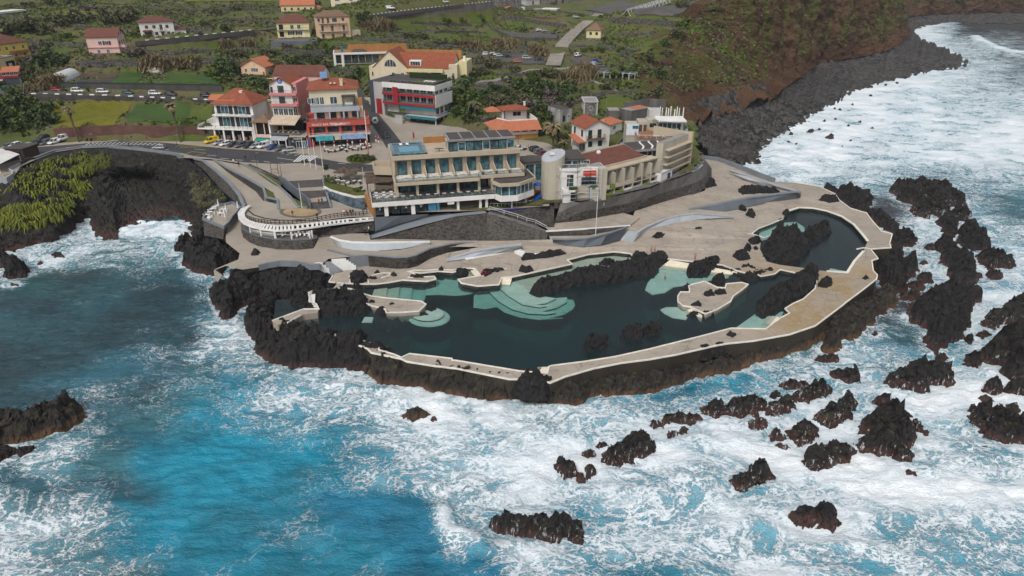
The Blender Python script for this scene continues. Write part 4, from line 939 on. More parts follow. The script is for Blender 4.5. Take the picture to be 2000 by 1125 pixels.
for i, (x, y, r) in enumerate([(1582,258,1.3),(1621,268,1.9),(1585,255,1.2),(1545,262,1.2),(1540,277,1),(1610,236,1),(1640,215,1),(1700,188,1),(1665,205,.9),(1632,233,1.1),(1680,238,1),(1703,251,1),(1600,252,.8),(1556,281,.9),(1645,286,.8),(1681,167,.9),(1768,152,1),(1752,163,1),(1730,166,.8),(1478,318,2.2),(1494,345,1.2),(1630,212,.8),(1657,245,.8),(1661,274,.8)]):
    rock([(x-r*4,y),(x-r*2,y-r*2.2),(x+r*2,y-r*2.4),(x+r*4,y),(x,y+r*1.6)], r*1.1, 'dark boulder awash in the white surf off the stony beach', 'sea', 0, .35, 'boulders awash off the beach', 'boulder')
M_ASPH = plain('asphalt', (.05,.05,.053), .85, .22, .12)
M_ASPW = plain('worn_asphalt', (.085,.078,.072), .9, .25, .15)
M_CONR = plain('concrete_road', (.24,.215,.18), .9, .2, .2)
M_PAINT = plain('road_paint', (.62,.62,.60), .7, .15, 2)
M_YPAINT = plain('yellow_road_paint', (.5,.36,.05), .7, .15, 2)
M_FIELDY = ground_mat('yellow_field', (.115,.125,.012), (.17,.15,.015), (.075,.09,.014), (.10,.11,.014), .1)
M_FIELDG = ground_mat('crop_field', (.04,.085,.018), (.065,.11,.025), (.05,.075,.02), (.045,.09,.022), .1)
M_LAWN = ground_mat('green_meadow', (.085,.12,.018), (.11,.12,.026), (.055,.06,.018), (.055,.065,.02), .1)
def flat(name, pts, z, mat): return structure(MB().sheet([P(p[0],p[1],z) for p in pts]).build(name, mat))
flat('plaza', RIM_P := [(p[0],p[1]) for p in RIM[:-12]]+[(1110,300),(1060,275),(1000,262),(905,244),(850,238),(745,226),(722,236),(700,235),(404,274),(345,274),(230,272),(112,276),(0,285),(-150,290)], 11.0, M_PAVE)
road_pts = [(-150,320),(0,292),(60,288),(130,283),(165,280),(227,275.5),(310,278),(346,281),(400,286),(440,290),(602,301),(615,308),(674,318),(730,322),(748,322),(748,334),(700,336),(653,332),(632,325),(606,318),(540,320),(476,317),(416,309),(380,305),(355,299),(301,294),(253,289),(213,284),(149,287),(107,294),(67,303),(0,322),(-150,350)]
flat('seafront_road', road_pts, 11.02, M_ASPH)
def drape_line(pts, w, name, mat, off=.2, lin=False):
    L = []
    for p in pts: L.append(at(p[0],p[1]))
    FLATS.append(('line', [(p.x,p.y) for p in L], w))
    res = []
    for a, b in zip(L, L[1:]):
        k = max(1,int((b-a).length/1.6))
        for j in range(k): res.append(a.lerp(b,j/k))
    res.append(L[-1]); n = len(res)
    if lin:
        for i in range(n): res[i] = Vector((res[i].x,res[i].y,max(res[i].z,L[0].z+(L[-1].z-L[0].z)*i/(n-1))))
    mb = MB(); vs = []
    for i in range(n):
        d = res[min(i+1,n-1)]-res[max(i-1,0)]; d.z = 0; d.normalize(); nn = Vector((-d.y,d.x,0))
        for s in (-1,-.33,.33,1):
            q = res[i]+nn*w/2*s; vs.append((q.x,q.y,res[i].z+off))
    fs = []
    for i in range(n-1):
        for k in range(3): a = i*4+k; fs.append((a,a+1,a+5,a+4))
    nb = len(vs)
    for i in range(n): 
        for k in (0,3): x,y,z = vs[i*4+k]; vs.append((x,y,z-1.6))
    for i in range(n-1):
        fs.append((i*4,i*4+4,nb+i*2+2,nb+i*2)); fs.append((i*4+3,nb+i*2+1,nb+i*2+3,i*4+7))
    mb.add(vs, fs); o = mb.build(name, mat); structure(o); return o, res
drape_line([(-100,181),(0,181),(100,182),(200,183),(300,186),(400,190),(470,194)], 5.5, 'upper_road', M_ASPW, .25)
drape_line([(772,288),(757,264),(741,242),(724,220),(708,202),(697,188),(692,176)], 5.5, 'side_street', M_ASPH, .22)
drape_line([(800,292),(779,264),(762,244),(744,222),(726,203),(716,192)], 2.2, 'side_pavement', M_PAVE, .4)
drape_line([(265,83),(330,77),(400,70),(470,62),(540,56),(600,50)], 4, 'hill_street', M_ASPW, .25)
drape_line([(700,33),(760,27),(830,17),(900,8),(980,-3)], 4.5, 'ridge_street', M_ASPW, .3)
drape_line([(1172,28),(1150,42),(1128,58),(1112,74),(1098,90),(1088,108),(1080,130)], 6.5, 'concrete_ramp_road', M_CONR, .5, True)
drape_line([(1110,134),(1080,136),(1040,137),(1000,148),(968,158),(940,160),(914,165)], 3, 'concrete_lane', M_CONR, .3)
drape_line([(1110,132),(1130,148),(1160,160),(1190,172),(1208,182)], 1.8, 'garden_path', M_CONR, .3)
drape_line([(1195,6),(1165,30),(1130,26),(1075,18),(1010,14)], 6, 'hilltop_road', M_ASPW, .3)
drape_line([(860,62),(930,60),(990,62)], 4, 'terrace_track', M_ASPW, .3)
def patch(name, pts, mat, off=.18, cell=1.0, stuff=False):
    q = [at(p[0],p[1]) for p in pts]; FLATS.append(('poly', [(p.x,p.y) for p in q], 0))
    o = clipgrid([(p.x,p.y) for p in q], cell, lambda X, Y: hz(X,Y)+off, name, mat, pad=.2)
    return structure(o)
patch('car_park', [(950,104),(990,104),(1068,112),(1066,126),(1020,127),(950,118),(900,110)], M_ASPW, .3)
patch('car_park', [(985,62),(1040,60),(1092,66),(1086,80),(1040,76),(985,70)], M_ASPW, .3)
patch('car_park', [(1112,112),(1150,112),(1172,128),(1195,138),(1165,142),(1125,138)], M_ASPW, .35)
patch('upper_parking', [(1140,20),(1215,2),(1370,2),(1352,18),(1310,38),(1240,33),(1190,30)], M_ASPW, .5)
patch('small_car_park', [(925,160),(965,160),(990,162),(975,176),(935,178)], M_ASPW, .3)
patch('yellow_field', [(88,206),(150,203),(258,196),(236,238),(232,244),(112,248)], M_FIELDY, .15)
patch('crop_field', [(262,204),(420,202),(412,236),(330,240),(246,238)], M_FIELDG, .15)
patch('meadow', [(375,203),(420,202),(415,238),(355,238)], M_LAWN, .25)
patch('crop_field', [(237,142),(282,141),(272,166),(214,166)], M_FIELDG, .15)
patch('soil_bed', [(155,156),(226,156),(214,166),(140,166)], plain('bare_soil',(.05,.045,.045),.95,.3,.5), .15)
patch('soil_bed', [(150,140),(234,140),(228,154),(155,154)], plain('brown_soil',(.085,.055,.042),.95,.3,.5), .15)
patch('meadow', [(325,138),(430,140),(432,168),(315,166)], M_FIELDG, .2)
patch('meadow', [(300,111),(400,112),(420,118),(300,118)], M_FIELDG, .25)
patch('meadow', [(110,64),(150,64),(152,75),(115,78)], M_FIELDY, .2)
patch('meadow', [(1015,52) if 0 else (915,25),(965,28),(960,44),(900,48)], M_LAWN, .25)
patch('meadow', [(1130,166),(1165,160),(1195,178),(1170,186),(1130,180)], M_LAWN, .25)
patch('meadow', [(1168,196),(1230,192),(1245,208),(1200,218),(1160,215)], M_LAWN, .25)
patch('meadow', [(1125,92),(1230,96),(1256,92),(1245,78),(1310,62),(1310,70),(1260,105),(1200,108)], M_LAWN, .25)
patch('meadow', [(520,92),(600,90),(610,95),(540,100)], M_FIELDY, .25)
patch('meadow', [(760,40),(850,42),(930,36),(930,45),(800,55),(755,55)], M_LAWN, .25)
patch('meadow', [(100,22),(250,22),(260,30),(100,32)], M_FIELDY, .25)
patch('meadow', [(360,0),(520,0),(540,4),(360,4)], M_FIELDY, .25)
def mark(name, quad, mat=M_PAINT, z=11.026):
    return structure(MB().sheet([P(x,y,z) for x,y in quad]).build(name, mat))
mk = MB()
def seg(a, b, w=.14, z=11.026, mb=None):
    A, B = P(a[0],a[1],z), P(b[0],b[1],z); d = (B-A).normalized(); n = Vector((-d.y,d.x,0))*w/2
    (mb or mk).add([A-n,B-n,B+n,A+n], [(0,1,2,3)])
for i in range(17): x = 166+i*8.6; y = 279.5-2.2*math.sin(min(1,i/8)*1.57)+max(0,i-9)*.35; seg((x,y+4.5),(x+9,y),.3)
for a, b in (((170,284),(310,281)),((380,291),(402,293)),((405,303),(425,304)),((430,309),(447,310)),((460,312),(475,313)),((490,314),(505,315)),((515,315),(528,317)),((541,308),(575,313)),((660,319),(675,320)),((130,288),(150,286)),((260,286),(280,288)),((310,290),(330,293)),((560,302),(577,297)),((575,304),(593,298)),((550,300),(565,294))): seg(a, b, .2)
for i in range(7): x = 574+i*5; seg((x,316-i*.2),(x+16,302+i*.4),.5)
structure(mk.build('road_marking', M_PAINT))
yk = MB()
for i in range(6): x = 356+i*9; seg((x,281),(x-14,288),.16,mb=yk)
seg((350,289),(405,286),.16,mb=yk)
for a, b in (((356,303),(375,296)),((375,296),(402,299)),((402,299),(380,305)),((756,266),(742,257)),((742,257),(752,280))): seg(a, b, .2, mb=yk)
structure(yk.build('yellow_road_marking', M_YPAINT))
g = clipgrid([(p.x,p.y) for p in land], 1.5, gz, 'hillside', M_GROUND, pad=.4); structure(g)
M_GLASS = glass('dark_window_glass'); M_GLASSB = glass('blue_window_glass', (.035,.085,.10)); M_CLEAR = clearglass()
M_FRAMEW = plain('white_frame', (.66,.66,.64), .5, .08, 1); M_FRAMED = plain('dark_frame', (.04,.04,.042), .5, .1, 1)
M_GREENSH = plain('green_shutter', (.012,.035,.028), .7, .15, 1); M_DARKSH = plain('dark_shutter', (.025,.027,.03), .7, .15, 1); M_WOODSH = plain('brown_shutter', (.085,.05,.035), .7, .15, 1)
M_TILE = tiles('clay_tiles', (.19,.05,.028), (.27,.085,.042)); M_TILED = tiles('dark_clay_tiles', (.10,.038,.027), (.16,.06,.042))
M_TILEO = tiles('orange_tiles', (.34,.11,.055), (.44,.155,.08)); M_TILEB = tiles('old_brown_tiles', (.13,.085,.055), (.20,.12,.08))
M_PWHITE = plain('white_plaster', (.68,.66,.63), .8, .12, .3, streak=True); M_CREAM = plain('cream_plaster', (.60,.52,.37), .8, .12, .3, streak=True)
M_PINK = plain('pink_plaster', (.62,.43,.38), .8, .12, .3, streak=True); M_ROSE = plain('rose_paint', (.56,.22,.21), .8, .1, .4); M_YELL = plain('yellow_plaster', (.76,.58,.12), .8, .14, .3, streak=True)
M_PALEY = plain('pale_yellow_plaster', (.63,.55,.30), .8, .12, .3, streak=True); M_PEACH = plain('peach_plaster', (.62,.42,.28), .8, .12, .3)
M_BEIGE = plain('beige_plaster', (.43,.36,.265), .8, .12, .3, streak=True); M_TAN = plain('tan_plaster', (.41,.375,.30), .8, .15, .3, streak=True)
M_GREYL = plain('light_grey_render', (.42,.41,.40), .8, .12, .3, streak=True); M_SLATE = plain('slate_cladding', (.055,.065,.085), .7, .15, .4)
M_RED = plain('dark_red_paint', (.30,.02,.03), .6, .12, .5); M_SALMON = plain('salmon_red_paint', (.42,.075,.055), .7, .12, .4); M_TEAL = plain('teal_sign_paint', (.02,.16,.20), .6, .1, .5)
M_ROOFD = plain('dark_roof_felt', (.07,.06,.055), .9, .2, .4); M_ROOFG = plain('grey_flat_roof', (.26,.25,.24), .9, .2, .4); M_WOOD = plain('weathered_wood', (.17,.085,.045), .8, .25, .7, streak=True)
M_WOODO = plain('orange_wood', (.36,.17,.055), .7, .2, .7, streak=True); M_TERR = plain('terracotta_floor', (.30,.15,.095), .85, .2, .5); M_REED = plain('woven_reed', (.105,.075,.052), .9, .6, 1.5)
M_METAL = plain('painted_metal', (.55,.56,.57), .45, .1, 1, .5); M_STEEL = plain('grey_steel', (.22,.23,.24), .5, .2, 1, .5, .3); M_DKMET = plain('dark_metal', (.03,.032,.035), .5, .15, 1, .4)
M_SHADE = plain('interior_shade', (.014,.014,.015), .9, .3, .5); M_BLUE = plain('blue_paint', (.02,.08,.36), .6, .12, .5); M_BLUEL = plain('light_blue_panel', (.10,.36,.58), .5, .2, .6)  # M_SHADE: near-black colour painted in for the shade inside rooms, openings and recesses
M_STONEB = stone_wall('house_stone', (.06,.055,.05), (.20,.185,.165), (.24,.22,.20), 1.3)
M_GRASSR = ground_mat('planted_roof', (.07,.085,.02), (.11,.11,.03), (.08,.075,.03), (.06,.07,.02), .1)
def text_mesh(name, txt, size, mat, parent=None, ext=.02):
    cu = bpy.data.curves.new(name, 'FONT'); cu.body = txt; cu.size = size; cu.extrude = ext; cu.align_x = 'LEFT'
    t = bpy.data.objects.new('tmp', cu); COL.objects.link(t)
    dg = bpy.context.evaluated_depsgraph_get(); me = bpy.data.meshes.new_from_object(t.evaluated_get(dg))
    bpy.data.objects.remove(t); bpy.data.curves.remove(cu)
    me.name = name; me.materials.clear(); me.materials.append(mat)
    o = bpy.data.objects.new(name, me); COL.objects.link(o)
    if parent: o.parent = parent
    return o
class B:
    def __init__(s, name, label, cat, fl, fr, z, depth, group=None):
        a, b = P(fl[0],fl[1],z), P(fr[0],fr[1],z); u = b-a; s.W = u.length; u.normalize()
        s.o, s.u, s.n, s.z0, s.D = a, u, Vector((-u.y,u.x,0)), z, depth
        s.root = thing(name, label, cat, a, math.atan2(u.y,u.x), group)
    def h(s, row, x=0, y=0):
        p = s.o+s.u*x+s.n*y; return ZA(p.x,p.y,row)-s.z0
    def x(s, px, y=0, z=0):
        "local x of a photo column on the plane y=const"
        lo, hi = -60., 90.
        for _ in range(50):
            m = (lo+hi)/2; p = s.o+s.u*m+s.n*y
            if pix(p.x,p.y,s.z0+z)[0] < px: lo = m
            else: hi = m
        return lo
    def part(s, name, mb, mat, parent=None, label=None):
        o = mb.build(name, mat, parent or s.root)
        if label: o['label'] = label
        return o
    def box(s, name, mat, x0,x1,y0,y1,z0,z1, parent=None): return s.part(name, MB().box(x0,x1,y0,y1,z0,z1), mat, parent)
    def wpt(s, face, u, o, z):
        W, D = s.W, s.D
        return {'f':(u,-o,z),'b':(u,D+o,z),'r':(W+o,u,z),'l':(-o,u,z)}[face]
    def win(s, face, u, z, w, h, frame=None, pane=None, name='window', off=0., mull=1, shut=None, dep=.05):
        "window centred at u along a face, sill at z; off moves the face plane outwards"
        frame = frame or M_FRAMEW; pane = pane or M_GLASS; t = .09
        def bx(mb, a, b, c, d, o0, o1):
            p = [s.wpt(face,a,o0+off,c), s.wpt(face,b,o1+off,d)]
            mb.box(min(p[0][0],p[1][0]),max(p[0][0],p[1][0]),min(p[0][1],p[1][1]),max(p[0][1],p[1][1]),c,d)
        m = MB(); a, b = u-w/2, u+w/2
        bx(m,a,b,z,z+t,.0,dep+.03); bx(m,a,b,z+h-t,z+h,.0,dep+.03); bx(m,a,a+t,z+t,z+h-t,.0,dep+.03); bx(m,b-t,b,z+t,z+h-t,.0,dep+.03)
        for i in range(1,mull+1): c = a+w*i/(mull+1); bx(m,c-t/2,c+t/2,z+t,z+h-t,.0,dep+.02)
        f = s.part(name, m, frame)
        g = MB(); bx(g,a+t,b-t,z+t,z+h-t,.0,dep); s.part('pane', g, pane, f)
        if shut:
            for c in (a-w*.28, b+w*.28):
                g = MB(); bx(g,c-w*.25,c+w*.25,z,z+h,.0,.08); s.part('shutter', g, shut, f)
        return f
    def door(s, face, u, z, w, h, mat=None, off=0.):
        mb = MB(); p = [s.wpt(face,u-w/2,off,z), s.wpt(face,u+w/2,off+.07,z+h)]
        mb.box(min(p[0][0],p[1][0]),max(p[0][0],p[1][0]),min(p[0][1],p[1][1]),max(p[0][1],p[1][1]),z,z+h)
        return s.part('door', mb, mat or M_WOODSH)
    def gable(s, mat, x0,x1,y0,y1,z,h,axis='x',over=.4,th=.18, wall=None):
        mb = MB()
        if axis == 'x':
            ym = (y0+y1)/2; k = h/(ym-y0); e = over
            for sg in (-1,1):
                yo = y0-e if sg < 0 else y1+e; zo = z-e*k
                v = [(x0-e,yo,zo),(x1+e,yo,zo),(x1+e,ym,z+h),(x0-e,ym,z+h)]
                mb.add(v+[(a,b,c+th) for a,b,c in v], [(0,3,2,1),(4,5,6,7),(0,1,5,4),(1,2,6,5),(2,3,7,6),(3,0,4,7)])
            if wall: s.part('gable_wall', MB().add([(x0,y0,z),(x0,y1,z),(x0,ym,z+h),(x1,y0,z),(x1,y1,z),(x1,ym,z+h)],[(1,0,2),(3,4,5),(0,1,4,3)]), wall)
        else:
            xm = (x0+x1)/2; k = h/(xm-x0); e = over
            for sg in (-1,1):
                xo = x0-e if sg < 0 else x1+e; zo = z-e*k
                v = [(xo,y0-e,zo),(xo,y1+e,zo),(xm,y1+e,z+h),(xm,y0-e,z+h)]
                mb.add(v+[(a,b,c+th) for a,b,c in v], [(0,1,2,3),(4,7,6,5),(0,4,5,1),(1,5,6,2),(2,6,7,3),(3,7,4,0)])
            if wall: s.part('gable_wall', MB().add([(x0,y0,z),(x1,y0,z),(xm,y0,z+h),(x0,y1,z),(x1,y1,z),(xm,y1,z+h)],[(0,1,2),(4,3,5),(0,3,4,1)]), wall)
        return s.part('roof', mb, mat)
    def hip(s, mat, x0,x1,y0,y1,z,h,over=.5,ridge=None):
        x0,x1,y0,y1 = x0-over,x1+over,y0-over,y1+over
        r = min(x1-x0,y1-y0)/2*(ridge if ridge is not None else 1)
        if x1-x0 >= y1-y0: a, b = (x0+r,(y0+y1)/2,z+h), (x1-r,(y0+y1)/2,z+h)
        else: a, b = ((x0+x1)/2,y0+r,z+h), ((x0+x1)/2,y1-r,z+h)
        c = [(x0,y0,z),(x1,y0,z),(x1,y1,z),(x0,y1,z)]; d = [(p[0],p[1],z-.16) for p in c]
        if x1-x0 >= y1-y0: fs = [(0,1,5,4),(1,2,5),(2,3,4,5),(3,0,4)]
        else: fs = [(0,1,4),(1,2,5,4),(2,3,5),(3,0,4,5)]
        fs += [(6,7,1,0),(7,8,2,1),(8,9,3,2),(9,6,0,3),(9,8,7,6)]
        return s.part('roof', MB().add(c+[a,b]+d, fs), mat)
    def rail(s, pts, z, h=1.0, mat=None, glassy=False, parent=None, name='railing'):
        mb = MB(); mat = mat or M_METAL
        for a, b in zip(pts, pts[1:]):
            a3, b3 = Vector((a[0],a[1],z)), Vector((b[0],b[1],z)); L = (b3-a3).length; k = max(1,int(L/1.5))
            mb.bar(a3+Vector((0,0,h)), b3+Vector((0,0,h)), .07); mb.bar(a3+Vector((0,0,h*.5)), b3+Vector((0,0,h*.5)), .04) if not glassy else None
            for i in range(k+1): c = a3.lerp(b3,i/k); mb.bar(c,c+Vector((0,0,h)),.06)
        r = s.part(name, mb, mat, parent)
        if glassy:
            g = MB()
            for a, b in zip(pts, pts[1:]): g.bar((a[0],a[1],z+h*.5),(b[0],b[1],z+h*.5),.03,h*.86)
            s.part('glass_panel', g, M_CLEAR, r if not parent else None)
        return r
    def balcony(s, face, u0, u1, z, dep=1.2, mat=None, railmat=None, glassy=False, off=0., parapet=None):
        p = [s.wpt(face,u0,off,0), s.wpt(face,u1,off+dep,0)]
        x0,x1,y0,y1 = min(p[0][0],p[1][0]),max(p[0][0],p[1][0]),min(p[0][1],p[1][1]),max(p[0][1],p[1][1])
        bo = s.box('balcony', mat or M_GREYL, x0,x1,y0,y1,z-.2,z)
        pts = {'f':[(x0+.05,y1),(x0+.05,y0+.05),(x1-.05,y0+.05),(x1-.05,y1)],'r':[(x0,y0+.05),(x1-.05,y0+.05),(x1-.05,y1-.05),(x0,y1-.05)],'l':[(x1,y0+.05),(x0+.05,y0+.05),(x0+.05,y1-.05),(x1,y1-.05)]}[face]
        if parapet:
            mb = MB().wall(pts, z, z+.9, .12); s.part('parapet', mb, parapet, bo)
        else: s.rail(pts, z, .95, railmat or M_DKMET, glassy, bo)
        return bo
    def poly(s, name, mat, pts, z0, z1, parent=None): return s.part(name, MB().prism(pts, z0, z1), mat, parent)
    def sign(s, txt, face, u, z, size, mat, off=.06, tilt=0):
        t = text_mesh('lettering', txt, size, mat, s.root)
        t.location = s.wpt(face,u,off,z); t.rotation_euler = (math.pi/2,0,{'f':0,'r':math.pi/2,'l':-math.pi/2}[face]); return t
    def chimney(s, x, y, z, h=1.3, w=.6, mat=None, parent=None):
        return s.part('chimney', MB().box(x-w/2,x+w/2,y-w/2,y+w/2,z,z+h).box(x-w*.62,x+w*.62,y-w*.62,y+w*.62,z+h,z+h+.12), mat or M_PWHITE, parent)
hsp = 'houses on the hillside'
b = B('pink_house','pale pink two storey house with brown gable roof and pink fence','house',(176,109),(236,107.5),28,10.5,hsp)
H = b.h(72); R = b.h(55.5,0,5.2)
b.box('wall',M_PINK,0,b.W,0,b.D,-1,H)
b.gable(M_TILED,0,b.W,0,b.D,H,R-H,'x',.5,wall=M_PINK)
b.box('ledge',M_ROSE,-.1,b.W+.1,-.35,0,H*.40,H*.44)
for u in (.42,.64): b.win('f',b.W*u,H*.56,1.5,H*.2,pane=M_DARKSH,shut=M_DARKSH if u > .5 else None)
for u in (.32,.62): b.win('f',b.W*u,H*.12,1.2,H*.2,shut=None)
for u,z in ((2,.55),(5.2,.55),(8.2,.55),(3.6,1.05),(6.6,1.05)): b.win('r',u,H*z,.9,H*.19,M_FRAMED)
b.balcony('r',1,9,H*.42,2.2,M_PINK,parapet=M_PINK); b.balcony('l',6,10,H*.44,1.0,M_PINK,parapet=M_PINK)
for y in (1.4,8.6): b.box('column',M_PINK,b.W+1.9,b.W+2.15,y,y+.25,0,H*.42-.2)
fb = MB().wall([(-1,-2.6),(b.W+3,-2.6)],-1.6,1.2,.2); b.part('fence',fb,plain('pink_fence',(.20,.085,.085),.8,.2,.6))
b = B('white_house','white two storey house with dark red hip roofs beside the street with white dashes','house',(277,73.5),(343,70.5),31.2,9,hsp)
H = b.h(44); b.box('wall',M_PWHITE,0,b.W,0,b.D,-1,H); R = b.h(33,0,4)-H
b.hip(M_TILED,0,b.W,0,b.D,H,R,.5)
for u in (.20,.42,.80): b.win('f',b.W*u,H*.58,1.3,H*.2,pane=M_WOODSH,frame=M_WOODSH)
for u in (.46,.82): b.win('f',b.W*u,H*.12,1.3,H*.22,pane=M_WOODSH,frame=M_WOODSH)
b.door('f',b.W*.22,0,3.2,H*.36); b.balcony('f',b.W*.53,b.W*.72,H*.45,1.1,M_PWHITE,M_DKMET); b.door('f',b.W*.62,H*.45,1.2,H*.36); b.door('f',b.W*.64,0,1.3,H*.33)
b.box('annex',M_PWHITE,b.W+.01,b.W+5,.8,7,-1,H*.42); b.hip(M_TILED,b.W+.02,b.W+5,.8,7,H*.42,H*.2,.4); b.win('f',b.W+2.4,H*.1,1.3,H*.2,pane=M_WOODSH,off=-.8)
b.hip(M_TILED,b.W*.08,b.W*.34,-.7,-.1,H*.42,.5,.25)
b = B('yellow_house','tall bright yellow house with red brown hip roof at the left edge','house',(-40,128),(61,113),25.5,13,hsp)
H = b.h(80,b.W,0); R = b.h(67,b.W*.5,6)-H
b.box('wall',M_YELL,0,b.W,0,b.D,-3,H); b.hip(M_TILED,0,b.W,0,b.D,H,R,.6)
for k in range(2):
    for u in (.44,.58,.72,.9): b.win('f',b.W*u,H*(.2+.42*k),1.2,H*.2)
for y in (3,6,9):
    for k in range(2): b.win('r',y,H*(.25+.4*k),1.0,H*.18)
b.balcony('f',b.W*.62,b.W*.97,H*.42,1.3,M_WOODO,parapet=M_WOODO); b.balcony('f',b.W*.55,b.W*.95,H*.06,1.3,M_WOODO,parapet=M_WOODO)
b = B('yellow_block','yellow apartment block with a recessed balcony holding laundry, in front of the tall yellow house','building',(-50,166),(38,146),21,9,hsp)
H = b.h(109,b.W,0); b.box('wall',M_PALEY,0,b.W,0,b.D,-3,H); b.box('roof',M_ROOFG,-.2,b.W+.2,-.2,b.D+.2,H,H+.25)
b.box('balcony',M_SHADE,b.W-5.5,b.W-.6,-.06,0,H*.38,H*.8); b.rail([(b.W-5.5,-.12),(b.W-.6,-.12)],H*.38,1,M_STEEL)
b.hip(M_TILE,b.W*.2,b.W-4,1,b.D-1,H+.26,1.6,.2)
b.part('laundry',MB().box(b.W-4.4,b.W-2.6,-.2,-.16,H*.5,H*.68),M_PWHITE)
b = B('kiosk_restaurant','small restaurant with orange roof and red and white window band on a stone base','building',(10,166),(41,164),19.8,6.5)
z1 = b.h(153); z2 = b.h(142)
b.box('base',M_SLATE,0,b.W,0,b.D,-1,z1-.01); b.box('side_wall',M_STONEB,b.W+.01,b.W+.5,0,b.D,-2,z1)
b.box('wall',M_RED,0,b.W,-.2,b.D,z1,z1+.9)
for i in range(4): b.win('f',b.W*(i+.5)/4,z1+.9,b.W/4-.1,z2-z1-.9,off=.05,pane=M_GLASS)
for i in range(5): b.win('r',.8+i*1.25,z1+.9,1.1,z2-z1-.9)
b.part('roof',MB().add([(-.3,-.6,z2),(b.W+.5,-.6,z2),(b.W+.6,b.D,z2+1.3),(-.3,b.D,z2+1.3),(-.3,-.6,z2+.15),(b.W+.5,-.6,z2+.15),(b.W+.6,b.D,z2+1.45),(-.3,b.D,z2+1.45)],[(0,3,2,1),(4,5,6,7),(0,1,5,4),(1,2,6,5),(2,3,7,6),(3,0,4,7)]),M_TILEO)
b.box('canopy',M_PWHITE,-6,-.1,-2,2,z1-.6,z1-.4); b.box('red_sign',M_RED,-6,-.1,-.4,-.2,z1-.3,z1+.9)
pt0, pt1 = at(108,163), at(138,143)
t = thing('polytunnel','white plastic greenhouse tunnel beside the soil beds','greenhouse',tuple(pt0),math.atan2((pt1-pt0).y,(pt1-pt0).x))
L = (pt1-pt0).length; mb = MB(); n = 10; ns = 9
for i in range(ns+1):
    for j in range(n+1):
        a = math.pi*j/n; rr = 3.4+(.12 if i%2 else 0); mb.v.append((L*i/ns, rr*math.cos(a), rr*math.sin(a)-.3))
for i in range(ns):
    for j in range(n): a = i*(n+1)+j; mb.f.append([a,a+1,a+n+2,a+n+1]); mb.mi.append(0)
mb.build('cover',plain('milky_plastic',(.52,.53,.54),.4,.15,1),t)
mb = MB()
for i in range(0,ns+1):
    for j in range(n): a0, a1 = math.pi*j/n, math.pi*(j+1)/n; mb.bar((L*i/ns,3.5*math.cos(a0),3.5*math.sin(a0)-.25),(L*i/ns,3.5*math.cos(a1),3.5*math.sin(a1)-.25),.08)
mb.build('hoops',M_METAL,t)
c = at(303,142); mb = MB(); random.seed(4)
mb.ico((0,0,.7),2.6,3,0,.14,(1.3,.8,.6)); mb.ico((2,.5,.9),1.8,2,0,.2,(1,.9,.7)); o = mb.build('covered_heap',plain('beige_tarp',(.42,.39,.32),.8,.25,.8)); o.location = c; tag(o,'beige tarpaulin heap between the vegetable plots','heap')
b = B('garden_hut','low hut with weathered pale corrugated roof above the gardens','hut',(426,135),(461,133),23,6); b.box('wall',M_STONEB,0,b.W,0,b.D,-1,1.6)
b.part('roof',MB().add([(-.4,-.5,1.5),(b.W+.4,-.5,1.5),(b.W+.2,b.D,3.0),(-.2,b.D,3.0),(-.4,-.5,1.62),(b.W+.4,-.5,1.62),(b.W+.2,b.D,3.12),(-.2,b.D,3.12)],[(0,3,2,1),(4,5,6,7),(0,1,5,4),(1,2,6,5),(2,3,7,6),(3,0,4,7)]),plain('corrugated_sheet',(.24,.21,.17),.8,.3,1.2,streak=True))
b = B('peach_house','peach coloured villa with orange tiled gable roof and glazed front','house',(474,154),(521,156),20.3,9,hsp)
H = b.h(128); b.box('wall',M_PEACH,0,b.W,0,b.D,-2,H); b.gable(M_TILEO,0,b.W,0,b.D,H,b.h(115,b.W/2)-H,'y',.7,wall=M_PEACH)
b.win('f',b.W*.56,H*.5,3.2,H*.36,mull=2,pane=M_GLASSB); b.win('f',b.W*.2,H*.5,1.2,H*.3); b.win('f',b.W*.3,H*.05,2.4,H*.3); b.balcony('f',b.W*.3,b.W*.95,H*.45,1.2,M_PEACH,parapet=M_PEACH)
b.box('terrace',M_PEACH,b.W+.01,b.W+4,-2,5,-2,H*.18); b.box('stone_base',M_STONEB,-3,-.01,0,5,-2,H*.3)
b = B('yellow_villa','pale yellow house with brown hip roof standing on a grey concrete base','house',(543,72),(606,71),29.8,10,hsp)
H = b.h(44); b.box('wall',M_PALEY,0,b.W,0,b.D,-.5,H); b.hip(M_TILED,0,b.W,0,b.D,H,b.h(28.5,0,5)-H,.6)
b.balcony('f',0,b.W,H*.5,1.1,M_GREYL,M_DKMET)
for u in (.13,): b.door('f',b.W*u,H*.5,2,H*.36,M_SHADE); b.door('f',b.W*u,0,2,H*.36,M_SHADE)
for u in (.47,.68): b.win('f',b.W*u,H*.53,1.6,H*.3)
for u in (.42,.66): b.win('f',b.W*u,H*.12,1.5,H*.26,shut=M_DARKSH)
b.door('f',b.W*.8,0,1.3,H*.38,M_PWHITE)
q = [P(530,93,27.2),P(611,92,27.2)]; o = MB().wall(q,[24,24],[29.9,29.9],.6).build('base_wall',M_GREYD); tag(o,'grey concrete wall carrying the pale yellow house','wall')
structure(MB().prism([(q[0].x,q[0].y),(q[1].x,q[1].y),(q[1].x+2,q[1].y+16),(q[0].x-2,q[0].y+16)],24,29.55).build('house_terrace',M_CONCW))
b = B('orange_roof_house','yellow house with bright orange roof and dark balcony at the top edge','house',(551,34),(616,33),34.3,10,hsp)
